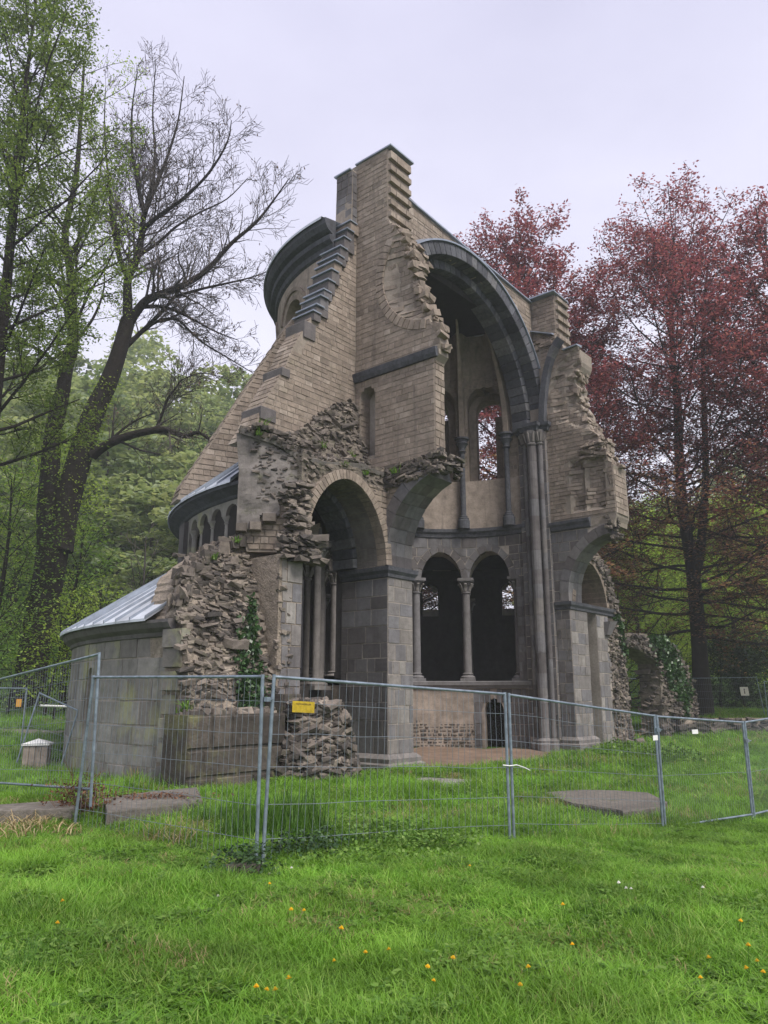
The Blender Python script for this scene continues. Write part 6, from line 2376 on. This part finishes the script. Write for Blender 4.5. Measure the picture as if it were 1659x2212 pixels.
x0, y0 = atz(330, 1722, .25)
pp = [(x0 + rnd.gauss(0, .42), y0 + rnd.gauss(0, .18), .262 + rnd.random() * .03) for _ in range(420)]
link_mesh('dead_leaves', leaves_mesh('dead_leaves', pp, .06, LM['deadleaf'], .8), None, label='scatter of dry brown leaves on the tilted concrete slab', cat='leaves', kind='stuff')

# brambles and broad weeds
def weed_patch(name, px_list, n, size, mat, label, h=.25, sx=.25):
    pp = []
    for px, py in px_list:
        x, y, z = atg(px, py)
        for _ in range(n // len(px_list)):
            a, b = rnd.gauss(0, sx), rnd.gauss(0, sx * .7)
            pp.append((x + a, y + b, ground(x + a, y + b) + h * rnd.random() ** .8 * max(.25, 1 - (a * a + b * b) / (sx * sx * 5))))
    return link_mesh(name, leaves_mesh(name, pp, size, mat, .35, aspect=.75), None, label=label, cat='plant', kind='stuff')


weed_patch('brambles', [(600, 1850), (640, 1848), (680, 1850), (700, 1840), (520, 1888), (550, 1880), (500, 1890)], 1500, .05, LM['ivy'], 'dark leafy brambles at the foot of the nearest fence posts', .3, .17)
weed_patch('nettles', [(760, 1830), (800, 1835), (850, 1845), (900, 1840), (950, 1845), (1000, 1838), (840, 1815), (780, 1800), (900, 1810)], 3200, .05, LM['weed'], 'light green nettles and weeds inside the middle fence panel', .28, .25)
weed_patch('nettles', [(780, 1855), (860, 1860), (930, 1865), (700, 1870), (820, 1850)], 1500, .055, LM['weed'], 'low yellow-green ground weeds before the middle fence panel', .12, .28)
weed_patch('ground_weeds', [(1450, 1640), (1410, 1635), (1360, 1640), (1480, 1655), (1340, 1625)], 1600, .12, LM['weed'], 'bushy weeds at the foot of the right rubble wall', .5, .5)
weed_patch('ground_weeds', [(420, 1668), (560, 1660), (520, 1668), (380, 1680), (330, 1685)], 1300, .09, LM['green'], 'weeds along the foot of the dark plinth wall', .5, .3)

# dandelions: stem, flower head
dpx = [(278, 365, 0), (230, 470, 0), (1160, 265, 0), (1257, 416, 0), (1316, 393, 0), (1455, 503, 0), (1578, 595, 0), (1460, 630, 0), (1270, 755, 0), (1120, 762, 0), (1105, 780, 0), (1207, 797, 0),
       (375, 190, 1), (783, 387, 1), (822, 567, 1), (283, 622, 1), (197, 720, 1), (172, 662, 1), (643, 682, 1), (30, 585, 1), (1531, 450, 1), (1583, 583, 1), (1634, 648, 1), (1616, 690, 1), (1640, 693, 1), (1380, 720, 1), (590, 748, 1), (1432, 640, 1)]


def flower(name, mat, rad, label, cat, group, spots, nray=14, stem=.13):
    sm = MB()
    sm.tube([(0, 0, 0), (.006, .002, stem * .5), (0, 0, stem)], .0025, .002, 4, .3)
    hm = MB()
    for layer, (rr, zz) in enumerate(((1, .0), (.72, .006), (.4, .011))):
        for q in range(nray):
            an = q * 2 * math.pi / nray + layer * .3
            c, s = math.cos(an), math.sin(an)
            w = rad * rr * .26
            hm.face([(0, 0, stem + zz), (c * rad * rr * .6 - s * w, s * rad * rr * .6 + c * w, stem + zz + .006), (c * rad * rr, s * rad * rr, stem + zz + .004), (c * rad * rr * .6 + s * w, s * rad * rr * .6 - c * w, stem + zz + .006)], rnd.random())
    ms, mh = sm.mesh('stem', LM['weed']), hm.mesh('flower_head', mat)
    for px, py in spots:
        x, y, z = atg(px, py + 8)
        o = empty(name, (x, y, z), rnd.uniform(0, 6), label=label, cat=cat, group=group)
        o.rotation_euler = (rnd.uniform(-.1, .35), rnd.uniform(-.25, .25), rnd.uniform(0, 6))
        s = rnd.uniform(.85, 1.2)
        o.scale = (s, s, s)
        link_mesh('stem', ms, o)
        link_mesh('flower_head', mh, o)


flower('dandelion', LM['petal'], .0165, 'small yellow-orange dandelion flowering in the meadow grass', 'flower', 'dandelions in the meadow', [(((1247 if r else 0) + x / 1.3304) / 1.5034, (2700 + y / 1.3304) / 1.5034) for x, y, r in dpx])
flower('daisy', LM['white'], .016, 'small white daisy flowering in the meadow grass', 'flower', 'daisies in the meadow', [(472, 1966), (1365, 1946), (1361, 1950), (1519, 1946), (240, 1746), (1297, 1680), (1342, 1938), (630, 1890)], 12)

# ivy on the ruin and on the right arch
def ivy(name, mpf, spots, n, size, label, matx=None, world=True, root=None):
    pp = []
    for (s0, z0, s1, z1, w) in spots:
        for _ in range(n):
            t = rnd.random()
            s, z = s0 + (s1 - s0) * t + rnd.gauss(0, w), z0 + (z1 - z0) * t + rnd.gauss(0, w * .6)
            p = mpf(s, z, rnd.uniform(.02, .14))
            if root is not None:
                p = tuple(root.matrix_world @ Vector(p))
            pp.append(p)
    return link_mesh(name, leaves_mesh(name, pp, size, matx or LM['ivy'], .0, aspect=.85), None, label=label, cat='plant')


bpy.context.view_layer.update()
ivy('ivy', mpMr, [(-4.55, 3.1, -4.5, .8, .09), (-4.25, 3.4, -4.2, 1.2, .1), (-4.5, 2.5, -4.25, 1.6, .17), (-4.05, 3.9, -4.2, 2.6, .05), (-4.6, 2.0, -4.55, 1.2, .08)], 420, .10, 'ivy climbing the rubble section left of the ashlar jamb', root=ruin)
ivy('ivy', mpA2, [(-.2, 3.9, 2.6, 1.6, .3), (.6, 3.9, 2.9, 2.3, .3), (1.2, 3.0, 3.0, 1.2, .25), (.4, 3.5, 1.6, 2.3, .25), (2.2, 1.8, 3.2, .6, .2), (-.6, 4.1, 1.4, 4.0, .15), (1.8, 3.4, 3.4, 1.8, .35), (.2, 4.0, 2.2, 3.4, .3)], 700, .16, 'ivy covering the shoulder of the low rubble arch', root=arch2)
ivy('ivy', mpRB, [(14.3, 4.6, 14.9, 3.4, .2), (14.0, 4.9, 14.6, 4.3, .2)], 320, .13, 'dark ivy on the top of the right rubble wall beside the low arch', root=ruin)
# small plants rooted in the masonry
def wall_plant(u, a, z, s, label, straw=False):
    w = ruin.matrix_world @ Vector((u, a, z))
    t = tuft(int(abs(u * 100 + z * 31)), 34, .08 * s, .3 * s, .05 * s, .014 * s, 1.1, .6)
    mb = MB()
    mb.raw([(x + w.x, y + w.y, q + w.z) for x, y, q in t.v], t.f, 0)
    mb.t = [rnd.random() for _ in mb.t]
    mb.build('wall_plant', LM['straw' if straw else 'weed'], None, label=label, cat='plant')


for u, a, z, s, lb in ((-3.6, .95, 8.05, 1.1, 'green weed on the corner mass under the stepped buttress'), (-3.9, .7, 7.75, .9, 'small weed on the left corner of the broken vault'), (-1.6, .9, 8.05, 1.0, 'dark weed at the foot of the rubble heap on the buttress'), (-.6, .75, 7.98, 1.1, 'green weed on the broken vault under the slit window'),
                       (-1.7, .0, 7.35, .7, 'small weed above the crown of the left aisle arch'), (-.9, -.02, 7.3, .7, 'tiny weed right of the crown of the left aisle arch'), (-.1, -.35, 7.45, 1.0, 'grassy weed where the arcade stub meets the broken vault'), (-4.9, .9, 4.65, 1.0, 'green weed on the upper slope of the rubble section'), (-4.2, .95, 5.15, .8, 'small weed near the top of the rubble section'),
                       (-6.2, -.2, 1.45, 1.3, 'weed growing between chapel wall and dark plinth'), (.6, .2, 14.6, 1.2, 'yellow-green weed where the tower meets the great arch')):
    wall_plant(u, a, z, s, lb)

# ================================================================ wire fences
def vtx(p, z): return Vector((p[0], p[1], z))


def panel(name, P0, P1, zb0, zb1, zt0, zt1, label, posts=(1, 1), nvert=None, hz=(.12, .3, .5, .68, .86), bottom=False, lean0=(0, 0), lean1=(0, 0), fine=False, wr=.0024, group='mesh fence panels round the ruin', sag=0.0):
    """site-fence panel between two foot points; zt are the heights of its upper corners"""
    A0, B0 = vtx(P0, zb0), vtx(P1, zb1)
    A1, B1 = vtx((P0[0] + lean0[0], P0[1] + lean0[1]), zt0), vtx((P1[0] + lean1[0], P1[1] + lean1[1]), zt1)
    root = empty('mesh_fence', tuple((A0 + B0) / 2), 0, label=label, cat='fence', group=group)
    o = root.location
    L = lambda p: tuple(Vector(p) - Vector(o))
    Q = lambda s, t: A0.lerp(B0, s).lerp(A1.lerp(B1, s), t)
    for s, on in ((0, posts[0]), (1, posts[1])):
        if not on: continue
        mb = MB()
        mb.tube([L(Q(s, -.03)), L(Q(s, .5)), L(Q(s, 1.012))], .021, .021, 10, .5)
        mb.build('post', M['steel'], root, smooth=False)
    mb = MB()
    mb.tube([L(Q(t, 1 - .001 - sag * math.sin(math.pi * t))) for t in (0, .25, .5, .75, 1)], .019, .019, 10, .5)
    mb.build('top_rail', M['steel'], root)
    if bottom:
        mb = MB()
        mb.tube([L(Q(0, .085)), L(Q(.5, .085)), L(Q(1, .085))], .019, .019, 8, .5)
        mb.build('bottom_rail', M['steel'], root)
    W = (B0 - A0).length
    n = nvert or int(W / .1)
    mb = MB()
    nrm = (B0 - A0).cross(Vector((0, 0, 1))).normalized()
    bow = lambda s, t: nrm * (.02 * math.sin(s * 7 + t * 3) * math.sin(math.pi * t))
    if fine:     # dense slack wires
        m = int(W / .055)
        for k in range(1, m):
            ph = rnd.uniform(0, 6)
            mb.tube([L(Q((k + .35 * math.sin(t * 5 + k * .35)) / m, t) + bow(k / m, t)) for t in np.linspace(.02, 1, 9)], .0019, .0019, 3, .5, cap=False)
    else:
        for k in range(1, n):
            s = k / n + rnd.gauss(0, .0008)
            b = rnd.gauss(0, .004)
            mb.tube([L(Q(s, .02)), L(Q(s + b * .3, .35) + bow(s, .35)), L(Q(s + b * .3, .7) + bow(s, .7)), L(Q(s, 1.0))], wr, wr, 4, .5, cap=False)
    mb.build('wire_mesh', M['wire'], root)
    for t in hz:
        mb = MB()
        mb.tube([L(Q(s, t) + bow(s, t) + Vector((0, 0, rnd.gauss(0, .006)))) for s in np.linspace(0, 1, 7)], wr * 1.25, wr * 1.25, 4, .5, cap=False)
        mb.build('cross_wire', M['wire'], root)
    return root, Q


PA, P2, P3, P4, P5, P6 = (-4.1, 11.06), (-1.36, 9.06), (1.76, 11.34), (4.7, 13.78), (6.75, 15.0), (9.7, 17.6)
panel('a', (-4.22, 11.2), (P2[0] - .035, P2[1] - .01), .03, .0, 2.03, 1.995, 'mesh fence panel before the rubble section, between the crossed posts and the nearest posts', lean0=(.14, -.15))
rB, QB = panel('b', (P2[0] + .03, P2[1] + .03), (P3[0] - .03, P3[1] - .02), .0, -.2, 1.995, 1.8, 'mesh fence panel bearing the small yellow sign', lean0=(.06, 0))
panel('c', (P3[0] + .04, P3[1] + .06), (P4[0] - .02, P4[1]), -.2, -.56, 1.79, 1.43, 'mesh fence panel before the round concrete cover')
panel('d', (P4[0] + .045, P4[1] + .06), (P5[0], P5[1]), -.56, -.5, 1.42, 1.28, 'chain-link gate panel with a bare bottom pipe right of the round cover', fine=True, hz=(.5,), bottom=True)
panel('e', (P5[0] + .06, P5[1] + .05), P6, -.5, -.5, 1.28, 1.45, 'chain-link panel running off the right photo edge', fine=True, hz=(.5,), bottom=True)
panel('f', (-7.3, 14.6), (-4.12, 11.45), .1, .32, 2.02, 2.37, 'raised mesh fence panel at the left photo edge above the long slab', bottom=True, hz=(.2, .4, .55, .7, .85), lean1=(-.05, 0), posts=(0, 1))
panel('g', (-14.0, 24.2), (-10.5, 23.2), .25, .0, 2.0, 1.96, 'distant mesh fence panel before the big trunk at the left photo edge')
panel('h', (-9.0, 19.6), (-7.55, 18.7), -.15, -.12, 1.82, 1.42, 'leaning short fence panel between the stone bin and the chapel wall', lean0=(.42, .1), lean1=(.35, 0), nvert=16, hz=(.2, .4, .6, .8))
panel('i', (12.6, 41.6), (16.1, 41.5), .55, .5, 2.58, 2.6, 'far fence panel seen through the low rubble arch', hz=(.3, .6), bottom=True, wr=.003)
rI, QI = panel('j', (16.12, 41.5), (19.75, 41.2), .5, .42, 2.6, 2.65, 'far fence panel bearing the small white sign', hz=(.15, .3, .5, .68, .85), bottom=True, lean1=(-.25, 0), wr=.003)
panel('k', (19.3, 40.0), (22.8, 39.4), .42, .4, 2.42, 2.38, 'far fence panel cut by the right photo edge', hz=(.3, .6, .85), wr=.003)

# couplers and ties on the posts
def small(name, c, r, h, mat, label, cat, ax=(0, 0, 1)):
    mb = MB()
    a = Vector(ax).normalized() * h * .5
    c = Vector(c)
    mb.tube([c - a, c + a], r, r, 8, .5)
    mb.tube([c - a * .3 + Vector((r * .7, 0, 0)), c + Vector((r * 1.6, -.01, 0))], r * .22, r * .22, 6, .5)
    mb.build(name, mat, None, label=label, cat=cat)


small('fence_clamp', (P2[0] + .03, P2[1] - .02, 1.74), .045, .05, M['steel'], 'steel clamp joining the nearest fence posts near their top', 'clamp')
small('fence_clamp', (P4[0] + .02, P4[1] - .02, 1.2), .045, .06, M['steel'], 'steel clamp near the top of the posts left of the chain-link gate', 'clamp')
small('fence_clamp', (P5[0] + .03, P5[1] - .02, .95), .05, .06, M['wire'], 'dark clamp joining the posts right of the chain-link gate', 'clamp')
mb = MB()
pts = [Vector((P3[0] - .1, P3[1] - .05, .83)), Vector((P3[0], P3[1] - .05, .82)), Vector((P3[0] + .1, P3[1] - .02, .83)), Vector((P3[0] + .22, P3[1] + .04, .79)), Vector((P3[0] + .3, P3[1] + .06, .75))]
mb.tube(pts, .009, .006, 5, .5)
PW = plain_mat('white_plastic', (.7, .7, .68), .5)
mb.build('cable_tie', PW, None, label='white strap tying the middle fence posts together', cat='strap')


def plate(name, Qf, s0, s1, t0, t1, col, label, cat, off=.03, txt=None, mark=False, group=None):
    c = [Qf(s0, t0), Qf(s1, t0), Qf(s1, t1), Qf(s0, t1)]
    e = (c[1] - c[0]).normalized(); up = (c[3] - c[0]).normalized()
    n = e.cross(up)
    if n.y > 0: n = -n
    c = [p + n * off for p in c]
    mb = MB()
    mb.hexa([tuple(p - n * .004) for p in c], [tuple(p) for p in c], .5)
    root = mb.build(name, col, None, label=label, cat=cat, group=group)
    W = (c[1] - c[0]).length; H = (c[3] - c[0]).length
    ink = plain_mat(name + '_ink', (.03, .025, .02), .7)
    if txt:
        for k, (line, size, fy) in enumerate(txt):
            cu = bpy.data.curves.new('lettering', 'FONT')
            cu.body = line
            cu.size = size * H
            cu.align_x = 'CENTER'
            cu.extrude = .0006
            tmp = bpy.data.objects.new('lettering', cu)
            COL.objects.link(tmp)
            bpy.context.view_layer.update()
            me_ = bpy.data.meshes.new_from_object(tmp.evaluated_get(bpy.context.evaluated_depsgraph_get()))
            bpy.data.objects.remove(tmp)
            me_.materials.clear()
            me_.materials.append(ink)
            o = bpy.data.objects.new('lettering', me_)
            COL.objects.link(o)
            mw = Matrix((e, n.cross(e), n)).transposed().to_4x4()
            p = (c[0] + c[1]) / 2 + up * (H * fy) + n * .0015
            o.matrix_world = Matrix.Translation(p) @ mw
            o.parent = root
    if mark:
        mb = MB()
        p = (c[0] + c[2]) / 2 + n * .002
        mb.hexa([tuple(p + e * a * W + up * b * H) for a, b in ((-.06, -.3), (.06, -.3), (.04, .12), (-.05, .12))], [tuple(p + e * a * W + up * b * H + n * .002) for a, b in ((-.06, -.3), (.06, -.3), (.04, .12), (-.05, .12))])
        mb.lathe([(.001, 0), (.001, 0)], (0, 0), 3)
        mb.v = mb.v[:8]; mb.f = mb.f[:6]; mb.t = mb.t[:6]
        mb.face([tuple(p + e * (.07 * W * math.cos(q)) + up * (.22 * H + .09 * H * math.sin(q)) + n * .003) for q in np.linspace(0, 6.28, 9)[:-1]])
        mb.build('pictogram', ink, root)
    return root


YEL = stone_mat('yellow_enamel', [(0, (.42, .29, .02)), (1, (.47, .34, .03))], fine=25, var=.4, bump=.1, moss=.45, rough=.6)
plate('warning_sign', QB,   .066, .146, .806, .87, YEL, 'weathered yellow sign plate with a line of dark capitals wired to the fence', 'sign', txt=[('SCHWARZFELLEN', .2, .68)])
WHT = plain_mat('white_sign', (.62, .60, .50), .6, var=.15)
plate('notice', QI, .72, .84, .58, .78, WHT, 'small cream-white notice with a dark figure hung on the far fence', 'sign', mark=True)
plate('tag', lambda s, t: Vector((4.55, 13.62, -.45)).lerp(Vector((4.68, 13.74, -.45)), s).lerp(Vector((4.55, 13.62, 1.4)).lerp(Vector((4.68, 13.74, 1.4)), s), t), 0, .9, .80, .845, PW, 'small white label clipped to the fence left of the chain-link gate', 'label')
plate('tag', lambda s, t: Vector((5.45, 14.2, -.5)).lerp(Vector((5.62, 14.3, -.5)), s).lerp(Vector((5.45, 14.2, 1.36)).lerp(Vector((5.62, 14.3, 1.36)), s), t), 0, .8, .865, .905, PW, 'small white label hung on the chain-link gate', 'label')
ORG = plain_mat('orange_tag', (.55, .28, .05), .6)
plate('tag', lambda s, t: Vector((-10.75, 23.2, .1)).lerp(Vector((-10.6, 23.2, .1)), s).lerp(Vector((-10.75, 23.2, 1.95)).lerp(Vector((-10.6, 23.2, 1.95)), s), t), 0, 1, .72, .84, ORG, 'small orange tag on the distant left fence post', 'label')

# stone waste bin with a pale pyramid lid
bx, by = -8.45, 19.6
gz = ground(bx, by)
bin_ = empty('stone_bin', (bx, by, gz), R(12), label='square wooden-clad litter bin with a white hipped lid left of the chapel wall', cat='bin')
for k, (x0, x1, y0, y1) in enumerate([(-.27 + i * .137, -.27 + i * .137 + .127, -.27, -.235) for i in range(4)] + [(.235, .27, -.23 + i * .125, -.23 + i * .125 + .115) for i in range(4)] + [(-.27, -.235, -.23 + i * .125, -.23 + i * .125 + .115) for i in range(4)] + [(-.23, .23, .235, .27)]):
    mb = MB()
    mb.box(x0, x1, y0, y1, -.1, .56, rnd.random())
    mb.build('plank', M['plaster'], bin_)
mb = MB()
mb.box(-.23, .23, -.23, .23, 0, .5)
mb.build('liner', M['bark'], bin_)
mb = MB()
b = [(-.31, -.31, .57), (.31, -.31, .57), (.31, .31, .57), (-.31, .31, .57)]
t = [(-.31, -.31, .61), (.31, -.31, .61), (.31, .31, .61), (-.31, .31, .61)]
mb.hexa(b, t)
mb.raw(t + [(0, 0, .72)], [(0, 1, 4), (1, 2, 4), (2, 3, 4), (3, 0, 4)], .5)
mb.build('lid', PW, bin_)
# white pole barrier beyond the path
for x0, x1, lb in ((-17.5, -14.2, 'white low pole barrier left of the big trunk beyond the path'), (-12.4, -9.0, 'white low pole barrier between big trunk and round chapel wall')):
    r_ = empty('pole_barrier', (x0, 28.6, ground(x0, 28.6)), 0, label=lb, cat='barrier')
    mb = MB()
    z1 = ground(x1, 28.6) - ground(x0, 28.6)
    mb.tube([(0, 0, .62), (x1 - x0, 0, z1 + .62)], .04, .04, 8)
    mb.build('rail', PW, r_)
    for f in (.15, .85):
        mb = MB()
        mb.tube([((x1 - x0) * f, .06, z1 * f - .1), ((x1 - x0) * f, .06, z1 * f + .62)], .05, .05, 8)
        mb.build('post', M['bark'], r_)

# low rubble footing wall right of the low arch
rw = empty('footing_wall', (*xy(21.6, -2.6), ground(*xy(21.6, -2.6))), R(5), label='low grassy rubble footing in the lawn right of the low arch', cat='wall')
PO.x, PO.y, PO.z = 21.6, -2.6, rw.location.z
mpF = rough(lambda s, z, d: (s, -d, z), .1, 1.2, 71)
mb = MB()
wall(mb, mpF, lambda z: [(-3.2, 5.5)], [-.4, -.1, .2, .45, .62], .7, ds=.25)
mb.build('rubble_core', M['mortar'], rw)
rubble(mpF, [(rnd.uniform(-3.2, 5.5), rnd.uniform(-.2, .62)) for _ in range(260)], (.09, .26), (-.04, .08), (0, .6), thin=.7)
emit_pieces(rw)
PO.x = PO.y = PO.z = 0

# ================================================================ damp air that greys the far trees
hz = MB()
hz.box(-160, 160, -40, 195, -4.2, 72)
me = hz.mesh('haze', None)
t = NT('damp_air')
v = t.new('ShaderNodeVolumePrincipled')
v.inputs['Color'].default_value = (.90, .94, 1.0, 1)
v.inputs['Density'].default_value = .0009
v.inputs['Anisotropy'].default_value = .1
t.link(v.outputs['Volume'], t.out.inputs['Volume'])
me.materials.append(t.m)
link_mesh('haze', me, None, kind='stuff')
